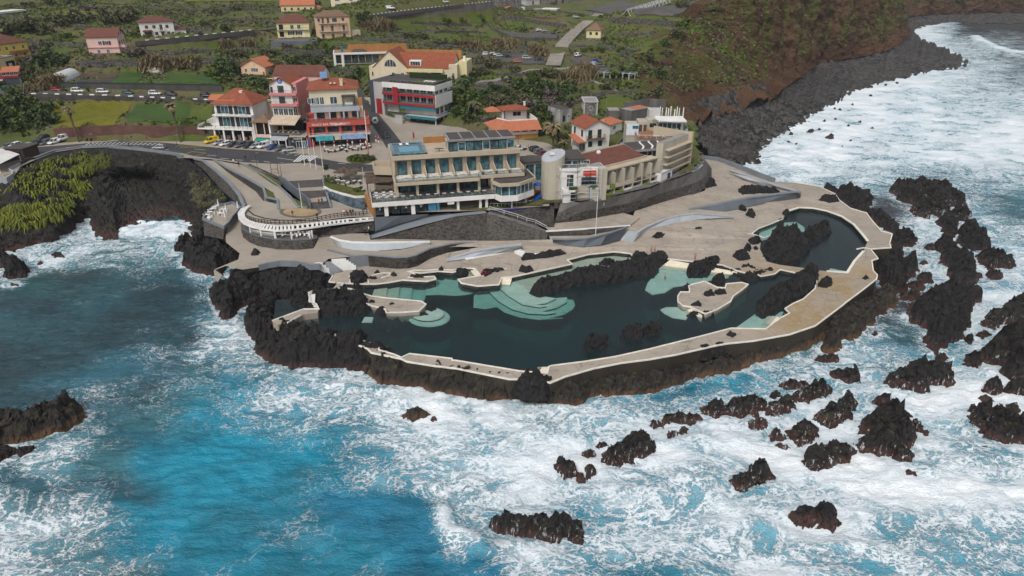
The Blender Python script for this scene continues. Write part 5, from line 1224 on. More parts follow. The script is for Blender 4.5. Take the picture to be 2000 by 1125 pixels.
H = b.h(10); b.box('wall',M_PALEY,0,b.W,0,b.D,-3,H); b.gable(M_TILEO,0,b.W,0,b.D,H,3,'x',.5,wall=M_PALEY); b.balcony('f',b.W*.1,b.W*.92,H*.48,1.4,M_WOODSH,M_DKMET)
for u in (.12,.32,.52,.72,.9): b.win('f',b.W*u,H*.56,1.1,H*.22,frame=M_WOODSH)
for u in (.3,.6): b.win('f',b.W*u,H*.12,1.2,H*.22)
b.box('annex',M_PEACH,b.W*.55,b.W*.95,-2.5,-.01,-3,H*.4); b.hip(M_TILEO,b.W*.55,b.W*.95,-2.5,-.01,H*.4,.5,.3)
b.box('annex',M_PALEY,b.W+.01,b.W+3.5,2,8,-3,H*.75); b.hip(M_TILEO,b.W+.02,b.W+3.5,2,8,H*.75,1.2,.3)
b = B('tan_house','tan three storey house with brown hip roof and two long balconies','house',(623,79),(686,76.5),28.6,9,hsp)
H = b.h(33); b.box('wall',M_PEACH,0,b.W,0,b.D,-.5,H); b.box('stone_base',M_STONEB,-.1,b.W+.1,-.1,b.D,-3,-.5); b.hip(M_TILEB,0,b.W,0,b.D,H,b.h(20.5,0,4.5)-H,.5)
for z in (.38,.72): b.balcony('f',b.W*.05,b.W*.9,H*z,1.1,M_GREYL,M_STEEL)
for u in (.15,.45,.8): b.win('f',b.W*u,H*.1,1.2,H*.16,frame=M_WOODSH); b.door('f',b.W*u,H*.38,1.1,H*.24)
for u in (.06,.8): b.win('f',b.W*u,H*.8,1.1,H*.12,frame=M_WOODSH)
for u in (.18,.34): b.door('f',b.W*u,H*.72,1.0,H*.22)
b.win('f',b.W*.54,H*.77,2.2,H*.15,frame=M_DKMET)
for i in range(4): b.box('column',M_PEACH,b.W*(.08+.26*i),b.W*(.08+.26*i)+.2,-1.0,-.8,H*.38,H*.72-.2)
b.box('garage',M_BEIGE,b.W+.01,b.W+5,1,7,-2,H*.36)
b = B('cream_apartment_block','large cream apartment block cut by the top edge, many windows','building',(648.5,25),(754,27),34,12)
H = 11.5; b.box('wall',M_CREAM,0,b.W,0,b.D,-3,H); b.box('roof',M_ROOFG,-.2,b.W+.2,-.2,b.D+.2,H,H+.3)
for u,w in ((.12,3.2),(.38,2.2),(.62,2.2),(.84,2.2)):
    b.win('f',b.W*u,3.2,w,2.0,pane=M_GLASSB,mull=2); b.win('f',b.W*u,6.8,w,2.0,mull=1)
for u in (.36,.46,.6,.70): b.win('f',b.W*u,.6,1.5,1.4)
b.win('f',b.W*.84,-.2,2.2,2.6,mull=2); b.door('f',b.W*.08,-.3,3,1.8,M_SHADE)
b = B('cream_house','cream house with brown garage door and white stair railing at the top edge','house',(757,16),(808,12),35,9)
b.box('wall',M_CREAM,0,b.W,0,b.D,-3,7); b.hip(M_TILED,0,b.W,0,b.D,7,2,.4); b.door('f',b.W*.62,0,4,2.6); b.win('f',b.W*.1,.8,1.2,1.6); b.win('f',b.W*.3,.8,1.0,1.4)
for u in (.2,.5,.8): b.win('f',b.W*u,4.2,1.3,1.6)
b = B('pale_house','pale house with white front fence at the top edge above the tall grey wall','house',(812,10),(875,5),35.3,9)
b.box('wall',M_PEACH,0,b.W,0,b.D,-3,7); b.hip(M_TILED,0,b.W,0,b.D,7,2,.4)
for u in (.15,.4,.62,.85): b.win('f',b.W*u,.9,1.3,1.6)
b.rail([(0,-3),(b.W*.7,-3)],-.2,1,M_FRAMEW)
b = B('stone_house','grey stone house with green shutters and small orange porch roof at the top edge','house',(974,25),(1018,23),31.2,9,hsp)
b.box('wall',M_STONEB,0,b.W,0,b.D,-2,10); b.hip(M_TILEB,0,b.W,0,b.D,10,2.5,.5)
for u in (.25,.78): b.win('f',b.W*u,5.2,1.4,2.2,shut=M_GREENSH)
b.box('annex',M_STONEB,b.W*.15,b.W*.95,-3.5,-.01,-2,2.6); b.gable(M_TILEO,b.W*.15,b.W*.7,-3.5,-.02,2.6,1.4,'y',.3,wall=M_STONEB); b.box('white_annex',M_PWHITE,b.W+.01,b.W+3,0,5,-2,3)
fence = [at(992,29),at(1040,35),at(1086,38)]; o = MB().wall(fence,[p.z-1.5 for p in fence],[p.z+.9 for p in fence],.3).build('brown_garden_wall',M_REDW); tag(o,'low brown garden wall before the grey flat roofed house','wall')
b = B('blue_roof_shed','building with a pale blue roof at the very top edge','building',(1028,9),(1054,8),33.5,8); b.box('wall',M_GREYL,0,b.W,0,b.D,-2,3); b.box('roof',plain('pale_blue_roof',(.24,.36,.52),.6,.1,.4),-.3,b.W+.3,-.3,b.D+.3,3,3.3); b.door('f',b.W*.5,0,1.5,2.2)
b = B('grey_flat_house','small grey flat roofed house with a white parapet beside the hill road','house',(1041,29),(1087,30.5),30.2,6); b.box('wall',plain('pale_green_grey_render',(.26,.28,.26),.85,.2,.4),0,b.W,0,b.D,-2,b.h(17.5)); b.box('roof',M_PWHITE,b.W*.38,b.W+.2,-.2,b.D+.2,b.h(17.5),b.h(15.5)); b.box('roof',M_ROOFG,-.2,b.W*.38-.01,-.2,b.D+.2,b.h(17.5),b.h(17))
for u in (.55,.8): b.win('f',b.W*u,.8,1.4,1.4)
b = B('stone_terrace_house','dark stone house with two doors at the top edge behind the hill road','house',(1056,7),(1110,6),33.8,8); b.box('wall',M_STONEB,0,b.W,0,b.D,-2,5); b.hip(M_TILEB,0,b.W,0,b.D,5,1.5,.3); b.door('f',b.W*.55,0,1.4,2.4,M_GREENSH); b.door('f',b.W*.8,0,1.4,2.4,M_SHADE)
b = B('square_house','small cream house with brown pyramid roof on a stone base by the concrete road','house',(1145,72),(1173,73),28.5,8,hsp)
H = b.h(58); b.box('wall',M_PALEY,0,b.W,0,b.D,-.4,H); b.box('stone_base',M_STONEB,-.15,b.W+.15,-.15,b.D+.15,-5,-.4); b.hip(M_TILEB,0,b.W,0,b.D,H,b.h(43,b.W/2,4)-H,.5)
for u in (.3,.72): b.win('f',b.W*u,H*.3,1.3,H*.4,frame=M_WOODSH)
b.win('r',4,H*.3,1.2,H*.4,frame=M_WOODSH)
b = B('ruined_stone_house','old grey stone house with flat parapet roof and one white framed window','house',(1139.5,224),(1166.5,224),14.8,8.5)
H = b.h(200); b.box('wall',M_STONEB,0,b.W,0,b.D,-3,H); b.part('parapet',MB().wall([(0,0),(b.W,0),(b.W,b.D),(0,b.D)],H,H+.45,.4,closed=True),M_GREYL); b.box('roof',M_ROOFG,.2,b.W-.2,.2,b.D-.2,H-.1,H+.05)
b.win('f',b.W*.5,H*.35,1.1,H*.36); b.win('l',2.5,H*.35,1.0,H*.36); b.win('l',6,H*.35,1.0,H*.36)
for y in (0,): 
    for xx in (-.05,b.W-.4): b.box('quoin',M_GREYL,xx,xx+.45,-.06,.3,-1,H)
b = B('ruined_shed','roofless grey shed with stained white walls beside the old stone house','shed',(1094,238),(1117,235),14,8); b.box('wall',plain('stained_white_plaster',(.34,.33,.31),.9,.5,.6,streak=True),0,b.W,0,b.D,-2,b.h(215)); b.box('roof',M_ROOFD,.2,b.W-.2,.2,b.D-.2,b.h(215),b.h(215)+.1); b.door('f',b.W*.3,0,1,2,M_SHADE); b.win('f',b.W*.7,1,1,1.2)
b = B('green_shutter_house','white gabled house with green shutters and wooden balcony beside the ramp street','house',(1141.5,293),(1189,288),12.3,9.2,None)
H = b.h(250); HL = H
b.box('wall',M_PWHITE,0,b.W,0,b.D,-2.5,H); b.gable(M_TILE,0,b.W,0,b.D,H,b.h(235,b.W*.5)-H,'y',.55,wall=M_PWHITE)
b.balcony('f',b.W*.05,b.W*.78,H*.5,1.0,M_WOOD,M_WOOD)
for u in (.2,.58): b.door('f',b.W*u,H*.5,1.3,H*.38,M_GREENSH)
for u in (.22,.62): b.win('f',b.W*u,H*.12,1.4,H*.25,pane=M_GREENSH,frame=M_GREENSH)
for y in (2,7): b.win('l',y,H*.55,1.1,H*.3,pane=M_GREENSH,frame=M_GREENSH)
b.box('porch',M_GREYL,-2.2,-.02,.3,4,-2,H*.1); b.part('porch_roof',MB().add([(-2.8,-.4,H*.36),(.4,-.4,H*.36),(.4,7,H*.5),(-2.4,7,H*.5),(-2.8,-.4,H*.39),(.4,-.4,H*.39),(.4,7,H*.53),(-2.4,7,H*.53)],[(0,3,2,1),(4,5,6,7),(0,1,5,4),(1,2,6,5),(2,3,7,6),(3,0,4,7)]),M_TILEO)
b.win('f',-1.1,H*.05,1.9,H*.28,off=.4,frame=M_WOODSH,mull=2)
b = B('red_roof_annex','low annex with orange red roof between the white house and the ramp street','annex',(1189,262),(1214,254),13.2,6); b.box('wall',M_PWHITE,0,b.W,0,b.D,-2,3); b.hip(M_TILEO,0,b.W,0,b.D,3,1.6,.4); b.win('f',b.W*.4,1,1.6,1.2)
b = B('orange_roof_restaurant','white restaurant with wide orange tiled roof and an open roof terrace','restaurant',(1005.5,272),(1051,269),11.2,12)
zt = b.h(252); z1 = b.h(267.5)
b.box('wall',M_PWHITE,-6,b.W,0,b.D,z1*.0+1.5,zt); b.box('base',plain('ochre_paint',(.48,.24,.05),.8,.15,.4),-.5,b.W,0.05,b.D-.1,-1,1.5); b.box('side_base',M_PWHITE,-6,-.51,.05,b.D,-1,1.5)
for u in (-.35,.08,.42,.78): b.win('f',b.W*u,1.5+(zt-1.5)*.38,b.W*.28,(zt-1.5)*.5,frame=M_FRAMEW,pane=M_SHADE,mull=0)
for y in (2,5,8): b.win('l',y,1.5+(zt-1.5)*.3,1.4,(zt-1.5)*.5,off=6,pane=M_SHADE)
b.door('f',b.W*.1,-.2,3,1.6,M_WOODO)
b.part('roof',MB().add([(-7,-1.6,zt-.2),(b.W+.8,-1.6,zt-.2),(b.W+.8,3.6,zt+2.0),(-1.5,3.6,zt+2.0),(-4.2,8,zt+2.0),(-7.5,b.D+1,zt-.2),(-7,-1.6,zt-.4),(b.W+.8,-1.6,zt-.4),(-7.5,b.D+1,zt-.4)],[(0,1,2,3),(0,3,4,5),(6,7,1,0),(8,6,0,5)]),M_TILEO)
b.part('roof_terrace',MB().box(-4,b.W,3.7,b.D,zt,zt+.5),M_TERR); b.part('parapet',MB().wall([(-4.1,8),(-1.4,3.5),(b.W+.6,3.5),(b.W+.6,b.D)],zt+.5,zt+2.3,.25),M_PWHITE)
b.box('upper_room',M_PWHITE,-1,b.W-.5,b.D+.1,b.D+5,zt,zt+4.0); b.hip(M_TILE,-1.2,b.W-.3,b.D-1.5,b.D+5,zt+4.0,1.2,.4); b.hip(M_TILEO,-6,-1.4,b.D+1,b.D+6,zt+3.4,1.2,.4)
b.part('column',MB().box(-.8,-.5,b.D-1.4,b.D-1.1,zt+.5,zt+4).box(b.W-.9,b.W-.6,b.D-1.4,b.D-1.1,zt+.5,zt+4),M_WOODSH); b.win('f',b.W*.5,zt+1.6,3,1.6,off=-b.D-.1,pane=M_SHADE)
tb = MB()
for i in range(8): xx = -2.5+(i%4)*2.4; yy = 5.4+(i//4)*2.6; tb.box(xx,xx+1.6,yy,yy+.9,zt+1.2,zt+1.28).box(xx+.7,xx+.9,yy+.35,yy+.55,zt+.5,zt+1.2)
b.part('terrace_tables',tb,M_WOODO); b.chimney(b.W-.5,b.D+3,zt+4.4)
b.box('water_tank',M_BEIGE,-9.5,-6.4,-2,1,0,zt*.78)
c = at(1168,152); t = thing('solar_pergola','white framed pergola row with dark panels by the small car park','pergola',tuple(c),rad(-20))
for k in range(6):
    f = MB(); x0 = k*2.6; z = 2.4
    for y in (0,5): f.bar((x0,y,-2),(x0,y,z),.14); f.bar((x0+2.3,y,-2),(x0+2.3,y,z),.14)
    f.bar((x0,0,z),(x0,5,z),.14); f.bar((x0+2.3,0,z),(x0+2.3,5,z),.14); f.bar((x0,0,z),(x0+2.3,0,z),.14)
    fo = f.build('frame',M_METAL,t); MB().box(x0+.1,x0+2.2,.1,4.9,z+.08,z+.16).build('panel',M_SLATE,fo)
a, e = at(1225,33), at(1310,3); a.z += .5
t = thing('steel_truss','white steel lattice frame lying on the upper parking ground','steel truss',tuple(a)); d = e-a; mb = MB(); n = 11
up = Vector((0,0,3.4)); off = Vector((-2.2,4.5,0))
for i in range(n):
    p, q = d*(i/n), d*((i+1)/n); mb.bar(p+up,q+up,.22); mb.bar(p+off,q+off,.22); mb.bar(p+up,p+off,.2); mb.bar(p+off,q+up,.16); mb.bar(p+up,p+Vector((1.4,-.6,0)),.16); mb.bar(p+Vector((1.4,-.6,0)),q+up,.16)
    mb.bar(p+Vector((1.4,-.6,0)),q+Vector((1.4,-.6,0)),.18)
mb.build('lattice',M_METAL,t)
b = B('concrete_shed','unfinished grey concrete building at the left edge below the hilltop street','building',(-20,49),(54,40),33.5,8); b.box('wall',M_CONCW,0,b.W,0,b.D,-3,b.h(30)); b.box('roof',M_PWHITE,-.5,b.W+.5,-.5,b.D,b.h(30)+.01,b.h(26)); b.door('f',b.W*.4,.2,6,2.4,M_SHADE)
b = B('corner_shop_building','white corner building with red hip roof, dark shutters and a shop arcade','building',(426,273.5),(500,276),11,12)
g = b.h(249); l2 = b.h(229); l3 = b.h(223.5); e = b.h(203); R = b.h(172,b.W/2,6)
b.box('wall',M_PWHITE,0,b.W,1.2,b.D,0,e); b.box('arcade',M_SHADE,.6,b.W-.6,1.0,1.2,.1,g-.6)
b.box('terrace_slab',M_PWHITE,-5.5,b.W+.3,-1.6,b.D,g-.35,g+.1); b.rail([(-5.4,-1.5),(b.W+.2,-1.5)],g+.1,1.0,M_DKMET)
for x in (0,.24,.48,.74,1): b.box('column',M_PWHITE,b.W*x-.25,b.W*x+.25,-1.3,-.9,0,g-.35)
b.box('side_stone',M_STONEB,-5.2,-.05,0,b.D-2,0,g-.36); b.part('curved_stair_wall',MB().wall([(-5.3,-1.4),(-4.6,4),(-2,8),(0,10)],g,[g+.9,g+1.6,g+3,g+4.2],.3),M_PWHITE)
b.box('balcony',M_PWHITE,-.2,b.W+.2,-.6,1.2,l3-.3,l3); b.rail([(-.1,-.5),(b.W+.1,-.5)],l3,.9,M_DKMET)
for z,h in ((g+.25,(l3-g)*.72),(l3+.1,(e-l3)*.75)):
    for u in (.27,.72): b.win('f',b.W*u,z,b.W*.2,h,off=-1.2,pane=M_GLASSB,mull=1,shut=M_DARKSH)
b.hip(M_TILE,-.2,b.W+.2,.8,b.D,e,R-e,.6); b.part('gable_ridge',MB().add([(-2.2,1.5,e+.9),(b.W*.55,1.5,e+.9),(b.W*.55,4.5,e+2.6),(-2.2,4.5,e+2.2),(-2.2,1.5,e+.7),(-2.2,4.5,e+2.0)],[(0,1,2,3),(4,0,3,5)]),M_TILEO)
b.chimney(b.W*.62,5,e+1.2,2.2,1.0)
gd = MB(); random.seed(9)
for i in range(6): x = b.W*(.12+.15*i); b.box('goods_rack',plain('mixed_goods',(.30,.22,.20),.8,.9,2.5),x-.6,x+.6,.4,.8,.1,random.uniform(1.2,2))
b = B('tavern','small tavern with brown pyramid roof, salmon posts and a green awning','building',(500,281),(532,282),11,7)
g = b.h(268); e = b.h(238); R = b.h(222,b.W/2,3.5)
b.box('wall',M_GREYL,0,b.W,.8,b.D,0,e); b.box('opening',M_SHADE,.4,b.W-.4,.6,.8,.1,g-.4); b.hip(M_TILEB,0,b.W,0,b.D,e,R-e,.6)
b.box('balcony',M_PINK,0,b.W,-.1,.8,g,g+.9); b.box('upper_opening',M_SHADE,.5,b.W-.5,.62,.8,g+.9,e-.4)
for u in (.16,.66): b.box('post',M_PEACH,b.W*u-.15,b.W*u+.15,-.1,.15,g+.9,e-.1)
for u in (.02,.98): b.box('post',M_PWHITE,b.W*u-.2,b.W*u+.2,-.15,.2,0,e-.1)
b.part('awning',MB().add([(.2,-1.4,g-.9),(b.W-.2,-1.4,g-.9),(b.W-.2,.6,g+.02),(.2,.6,g+.02)],[(0,1,2,3)]),plain('green_awning',(.01,.20,.14),.8,.1,.5))
b = B('awning_cafe','open upper floor café under a big beige awning with grey lean-to below','building',(533,284),(584,286),11,8)
g = b.h(262); e = b.h(240); R = b.h(228)
b.box('wall',M_GREYL,0,b.W,1,b.D,0,g); b.box('floor',M_CONCW,-.2,b.W+1,-.5,b.D,g,g+.3); b.box('side_wall',M_PWHITE,-.3,0,0,b.D,0,e+.6)
b.box('back_wall',M_SHADE,.1,b.W,5,b.D,g+.3,e); b.box('shop_opening',M_SHADE,1,b.W*.55,.8,1,.1,g-1)
b.part('awning',MB().add([(-.3,-.6,e-.2),(b.W,-.6,e-.1),(b.W,4.5,e+1.7),(-.3,4.5,e+1.7),(-.3,-.6,e-.5),(b.W,-.6,e-.4)],[(0,1,2,3),(4,5,1,0)]),plain('beige_awning',(.46,.36,.27),.85,.15,.6))
b.box('post',M_WOODO,b.W*.5-.12,b.W*.5+.12,-.4,-.2,g+.3,e); 
for i in range(5): x = 1+i*(b.W-2)/4; b.part('table_set',MB().cyl((x,1.5,g+.3),(x,1.5,g+1),.07).cyl((x,1.5,g+1),(x,1.5,g+1.06),.6,n=10).box(x-.9,x-.55,1.2,1.7,g+.3,g+.8).box(x+.55,x+.9,1.2,1.7,g+.3,g+.8),plain('bleached_wood',(.40,.37,.32),.8,.2,1))
b.part('lean_to',MB().add([(.4,-2.2,g-1.4),(b.W*.66,-2.2,g-1.4),(b.W*.66,.9,g-.05),(.4,.9,g-.05)],[(0,1,2,3)]),plain('zinc_sheet',(.33,.34,.36),.5,.15,1)); 
for x in (.5,b.W*.36,b.W*.64): b.box('post',M_PWHITE,x-.15,x+.15,-2.1,-1.9,0,g-1.5)
b = B('dark_shop','dark brown flat roofed shop with a white name above its windows','shop',(569,290),(599,290),11,7)
g = b.h(268); b.box('wall',plain('dark_brown_cladding',(.028,.019,.018),.6,.2,.6),0,b.W,0,b.D,0,g); b.part('roof',MB().wall([(0,0),(b.W,0),(b.W,b.D),(0,b.D)],g,g+.35,.35,closed=True),M_BEIGE); b.box('roof_deck',M_ROOFG,.2,b.W-.2,.2,b.D-.2,g,g+.12)
b.sign('madeira','f',b.W*.22,g*.80,.85,M_PWHITE); b.win('f',b.W*.55,.2,1.8,g*.6); b.win('f',b.W*.88,.2,1.2,g*.62,pane=M_GLASSB); b.box('blue_sign',M_BLUEL,b.W*.1,b.W*.22,-.08,0,g*.55,g*.7); b.door('f',b.W*.36,.1,1.0,g*.55,M_GLASS)
b = B('pink_guesthouse','pink and white gabled guesthouse with red roofs and a blue round emblem','building',(540,263),(590,263.5),11.3,13)
z1 = b.h(230); z2 = b.h(202); z3 = b.h(181); e = b.h(165); R = b.h(152,b.W*.42)
b.box('wall',M_PWHITE,0,b.W*.82,0,b.D,0,e); b.box('wall',M_ROSE,b.W*.82+.01,b.W,.6,b.D,0,e+.3); b.gable(M_TILE,0,b.W*.82,0,b.D,e,R-e,'y',.5,wall=M_PWHITE)
for z in (z2,z3): b.box('band',M_ROSE,-.1,b.W+.1,-1.0,-.01,z-.75,z)
for z in (z1,): b.box('band',M_PWHITE,-.1,b.W+.1,-1.4,-.01,z-.3,z)
for z in (z1,z2,z3): b.rail([(0,-.9),(b.W*.82,-.9)],z,.9,M_DKMET)
for z,n_ in ((z2,1),(z3,1)): b.win('f',b.W*.42,z+.1,2.0,(z3-z2)*.62,frame=M_FRAMED,mull=1)
for i in range(5): b.win('f',b.W*(.12+.19*i),z1+.1,1.5,(z2-z1)*.62,mull=1)
b.win('f',b.W*.07,z3+.1,.8,1.8,frame=M_FRAMED); b.win('f',b.W*.91,z3+.4,1.2,1.6,off=-.6); b.win('f',b.W*.91,z2+.4,1.2,1.4,off=-.6)
d = MB().cyl((b.W*.42,-.02,e+1.2),(b.W*.42,-.14,e+1.2),.85,n=20); b.part('emblem',d,M_BLUE); t = text_mesh('emblem_letter','G',1.25,M_PWHITE,b.root); t.location = (b.W*.42-.45,-.17,e+.78); t.rotation_euler = (math.pi/2,0,0)
b.box('rear_wall',M_PINK,-3,b.W+5,b.D+.01,b.D+9,0,e+1.0); b.gable(M_TILED,-3,b.W+5,b.D+.01,b.D+9,e+1.0,2.6,'x',.4,wall=M_PWHITE)
b.box('side_annex',M_BEIGE,-6,-.1,3,10,0,z2-.5); b.rail([(-6,3.1),(-.1,3.1)],z2-.5,1,M_STEEL,True); b.box('lower_front',M_GREYL,-.1,b.W+.1,-1.4,-.01,0,z1-.31); b.part('pool_cover',MB().box(-7,-1,-1,2,z1-1.6,z1-1.4),plain('turquoise_tarp',(.10,.30,.34),.5,.15,.8))
b = B('salmon_restaurant','salmon red restaurant with grey and cream upper floors and red hip roof','restaurant',(610,286.5),(723,280.5),11,15)
k1 = b.h(264); k2 = b.h(247.5); k3 = b.h(238); k4 = b.h(216); k5 = b.h(190)
W = b.W
b.box('ground_wall',M_SHADE,0,W,2.2,b.D,0,k1); b.box('wall',M_SALMON,-.3,W+.2,1.2,b.D,k1,k2); b.box('fascia',M_SALMON,-.8,W+.5,-.8,b.D,k2,k3)
for i in range(4): u = W*(.16+.235*i); b.win('f',u,k1+.5,W*.19,k2-k1-.7,off=-1.2,pane=M_GLASS,frame=M_SALMON,mull=0)
for i in range(5): b.box('pier',M_SALMON,W*(.02+.235*i),W*(.02+.235*i)+.7,-.2,1.2,k1,k2-.01)
b.box('side_pier',M_SALMON,-1.0,-.1,-.6,3,0,k2-.01)
b.box('sign_ledge',M_GREYL,-.6,W+.4,-1.6,1.2,k1-.25,k1); b.rail([(-.5,-1.5),(W+.3,-1.5)],k1,.8,M_METAL)
b.box('sign_board',plain('turquoise_sign',(.05,.34,.40),.5,.25,1.2),W*.08,W*.38,-1.75,-1.61,k1-1.6,k1-.1); b.box('sign_board',plain('pale_blue_sign',(.25,.36,.58),.5,.35,1.6),W*.52,W*.93,-1.75,-1.61,k1-1.5,k1-.05); b.box('sign_board',plain('cream_sign',(.5,.46,.38),.6,.3,1.4),W*.4,W*.51,-1.75,-1.61,k1-1.5,k1-.1)
t = b.sign('SNACK BAR RESTAURANTE','f',W*.04,k2+(k3-k2)*.22,.95,M_PWHITE,.84); t = b.sign('Salgueiro','f',W*.355,k2+(k3-k2)*.2,1.25,M_PWHITE,.84)
for i in range(7): b.win('f',W*(.14+.12*i),.1,W*.1,k1-2.2,off=-2.1,pane=M_GLASS,frame=M_FRAMED,mull=1)
b.rail([(-.7,b.D*.5),(-.7,-.7),(W+.4,-.7),(W+.4,b.D*.5)],k3,.95,M_STEEL,True)
b.box('upper_wall',M_CREAM,1.5,W-1.2,3.5,b.D,k3,k4-.01); 
for i in range(4): b.win('f',W*(.2+.2*i),k3+.1,2.4,(k4-k3)*.6,off=-3.5,frame=M_FRAMED,mull=1)
for i in range(4): b.box('post',M_GREYP,W*(.1+.24*i),W*(.1+.24*i)+.5,2.0,2.4,k3,k4-1.2)
b.box('grey_band',M_GREYP,.8,W-2.2,1.9,b.D,k4-1.1,k4+.4); b.rail([(.9,2.0),(W-2.3,2.0)],k4+.4,.7,M_STEEL,True)
b.box('house_wall',M_CREAM,W*.03,W*.86,6,b.D+6,k4+.4,k5+1.2); b.hip(M_TILE,W*.03,W*.86,6,b.D+6,k5+1.2,b.h(153,W*.4,12)-k5-1.2,.7,.7)
for u,w in ((.10,1.6),(.16,1.2),(.24,1.3),(.44,2.2)): b.win('f',W*u,k4+.6,w,2.3,off=-6,frame=M_FRAMEW,pane=M_GLASS)
b.win('f',W*.06,k4+.9,2.2,1.8,off=-6,pane=M_GLASSB)
pg = MB(); x0, x1 = W*.60, W*.80
for x in (x0,x1):
    for y in (2.6,5.6): pg.box(x-.12,x+.12,y-.12,y+.12,k4+.4,k4+3.2)
pg.box(x0-.3,x1+.3,2.3,5.8,k4+3.2,k4+3.4); b.part('pergola',pg,M_DKMET); b.part('day_bed',MB().box(x0+.6,x1-.6,3,5,k4+.5,k4+1.3),M_PWHITE)
rf = [o for o in b.root.children if o.name.startswith('roof')][0]
b.part('roof_window',MB().box(W*.40,W*.43,7.6,8.8,k5+2.55,k5+2.75).box(W*.47,W*.50,7.6,8.8,k5+2.55,k5+2.75),M_PWHITE,rf); b.chimney(W*.6,8,k5+1.6,2.2,.9,M_CREAM,rf)
b.part('solar_panel',MB().add([(W*.24,10.6,k5+3.9),(W*.36,10.6,k5+3.9),(W*.36,13,k5+5.6),(W*.24,13,k5+5.6)],[(0,1,2,3)]),plain('solar_glass',(.12,.22,.36),.15,.1,1,.6),rf)
b.part('glass_stair',MB().box(-2.2,-.9,4,9,k3-1,k4+1.5),M_CLEAR); b.box('wood_chimney',M_WOODO,W*.84,W*.93,4,5.5,k3,k4+2.4)
b = B('modern_building','modern white and grey building with dark red bands and a roof lawn','building',(733,231),(852,243.5),11,12)
W = b.W; g = b.h(228,W); s1 = b.h(206,W); s2 = b.h(187.5,W); s3 = b.h(171,W); top = b.h(167,W)
b.box('wall',M_PWHITE,2.2,W-.4,1.4,b.D,g,top-.8); b.box('roof_band',M_PWHITE,W*.18,W+.6,-.8,b.D,top-1.9,top-.02); b.box('roof',M_ROOFD,W*.02,W+.3,-.5,b.D-.2,top-.02,top+.03); b.box('roof',M_ROOFD,-1,W*.6,b.D+.01,b.D+5,top-.4,top)
b.box('dark_end',M_SLATE,-1.2,.6,-.4,b.D+3,-2,top); b.box('stair_wall',M_GREYL,.61,W*.18,-.3,b.D,-2,top-.05); b.box('red_panel',M_RED,1.4,W*.14,-.42,-.31,0,b.h(192,2)); 
b.box('ground_wall',M_GREYL,W*.18+.01,W-2,2.5,b.D,0,g-.3)
for z,x1 in ((s2,W+.6),(s1,W+.6)):
    b.box('floor_slab',M_GREYL,W*.18,x1,-1.0,b.D,z-.28,z-.02)
b.box('red_band',M_RED,W*.18,W+.7,-1.15,-1.01,s2-.75,s2+.1); b.box('red_band',M_RED,W*.18,W+.7,-1.15,-1.01,s1-.7,s1+.1); b.box('red_post',M_RED,W*.36,W*.44,-1.3,-1.16,s1-.5,s2+2.2); b.box('red_post',M_RED,W+.5,W+.7,-1.3,-1.16,s1-.7,s2+.1)
for z in (s1,s2):
    for i in range(7): b.win('f',W*(.24+.11*i),z+.1,W*.085,(s2-s1)*.74,off=-1.4,pane=M_GLASS,frame=M_FRAMEW,mull=1)
    b.rail([(W*.18,-.9),(W+.5,-.9)],z,1.0,M_STEEL,True)
b.box('white_balcony_front',M_PWHITE,W+.71,W+.9,-1.1,b.D-1,s1-.6,s2+.2); b.box('side_slab',M_GREYL,W+.02,W+.7,-1,b.D,s2-.3,s2)
for y in (2,5,8.5): b.win('r',y,s2+.2,2.2,(s3-s2)*.7,off=-.38,pane=M_GLASS,mull=1); b.win('r',y,g+.4,2.2,(s1-g)*.6,off=-.38,pane=M_GLASS,mull=1)
b.box('teal_sign',M_TEAL,W*.45,W+.6,-.9,-.7,s1-2.0,s1-.72); b.box('teal_sign',M_TEAL,W*.56,W+.8,-1.9,-1.7,g-1.0,g-.05); b.box('canopy',M_GREYL,W*.55,W+1,-1.69,b.D+4,g-.6,g-.1)
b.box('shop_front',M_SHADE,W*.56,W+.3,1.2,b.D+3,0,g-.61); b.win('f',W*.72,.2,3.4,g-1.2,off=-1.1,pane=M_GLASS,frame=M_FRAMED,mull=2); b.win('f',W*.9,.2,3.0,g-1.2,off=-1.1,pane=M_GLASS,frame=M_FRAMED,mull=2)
for y in (0,6,b.D+3): b.box('column',M_GREYL,W+.5,W+.85,y-1.5,y-1.1,0,g-.61)
b.box('mural',plain('colour_mural',(.30,.34,.10),.7,.9,1.0),W*.39,W*.47,.9,1.0,g+.2,s1-.9); b.box('end_wall',M_PWHITE,W+.6,W+1,b.D+4,b.D+4.3,-1,g); b.box('dark_side',M_SLATE,W-.35,W-.05,b.D-2,b.D+.2,0,s2+.5)
b.part('roof_lawn',MB().box(W*.55,W*.9,2,b.D-3,top+.03,top+.1),M_GRASSR); b.rail([(W*.3,-.6),(W+.4,-.6),(W+.4,b.D-.4)],top,1,M_STEEL,True); b.box('roof_hedge',plain('hedge_green',(.02,.035,.012),.95,.5,2),W*.35,W*.95,b.D-1,b.D-.2,top+.03,top+2.0)
b.part('loungers',MB().box(W*.74,W*.78,4,6,top+.3,top+.5).box(W*.80,W*.84,4,6,top+.3,top+.5).box(W*.86,W*.9,4,6,top+.3,top+.5),M_PWHITE)
b.part('front_stairs',MB().box(W*.36,W*.54,-4,-1.7,0,1.2).box(W*.4,W*.52,-2.6,-1.7,1.2,2.4),M_GREYL); b.part('planter',MB().wall([(W*.2,-1),(W*.36,-3.4),(W*.56,-4)],0,1.8,.4),M_GREYL)
b = B('red_roof_hotel','cream hotel with red tiled roof, arched gable window and long balconies','hotel',(724,170),(884,174),17,14)
W = b.W; e = b.h(126); mz = b.h(150); R = b.h(101,0,7)
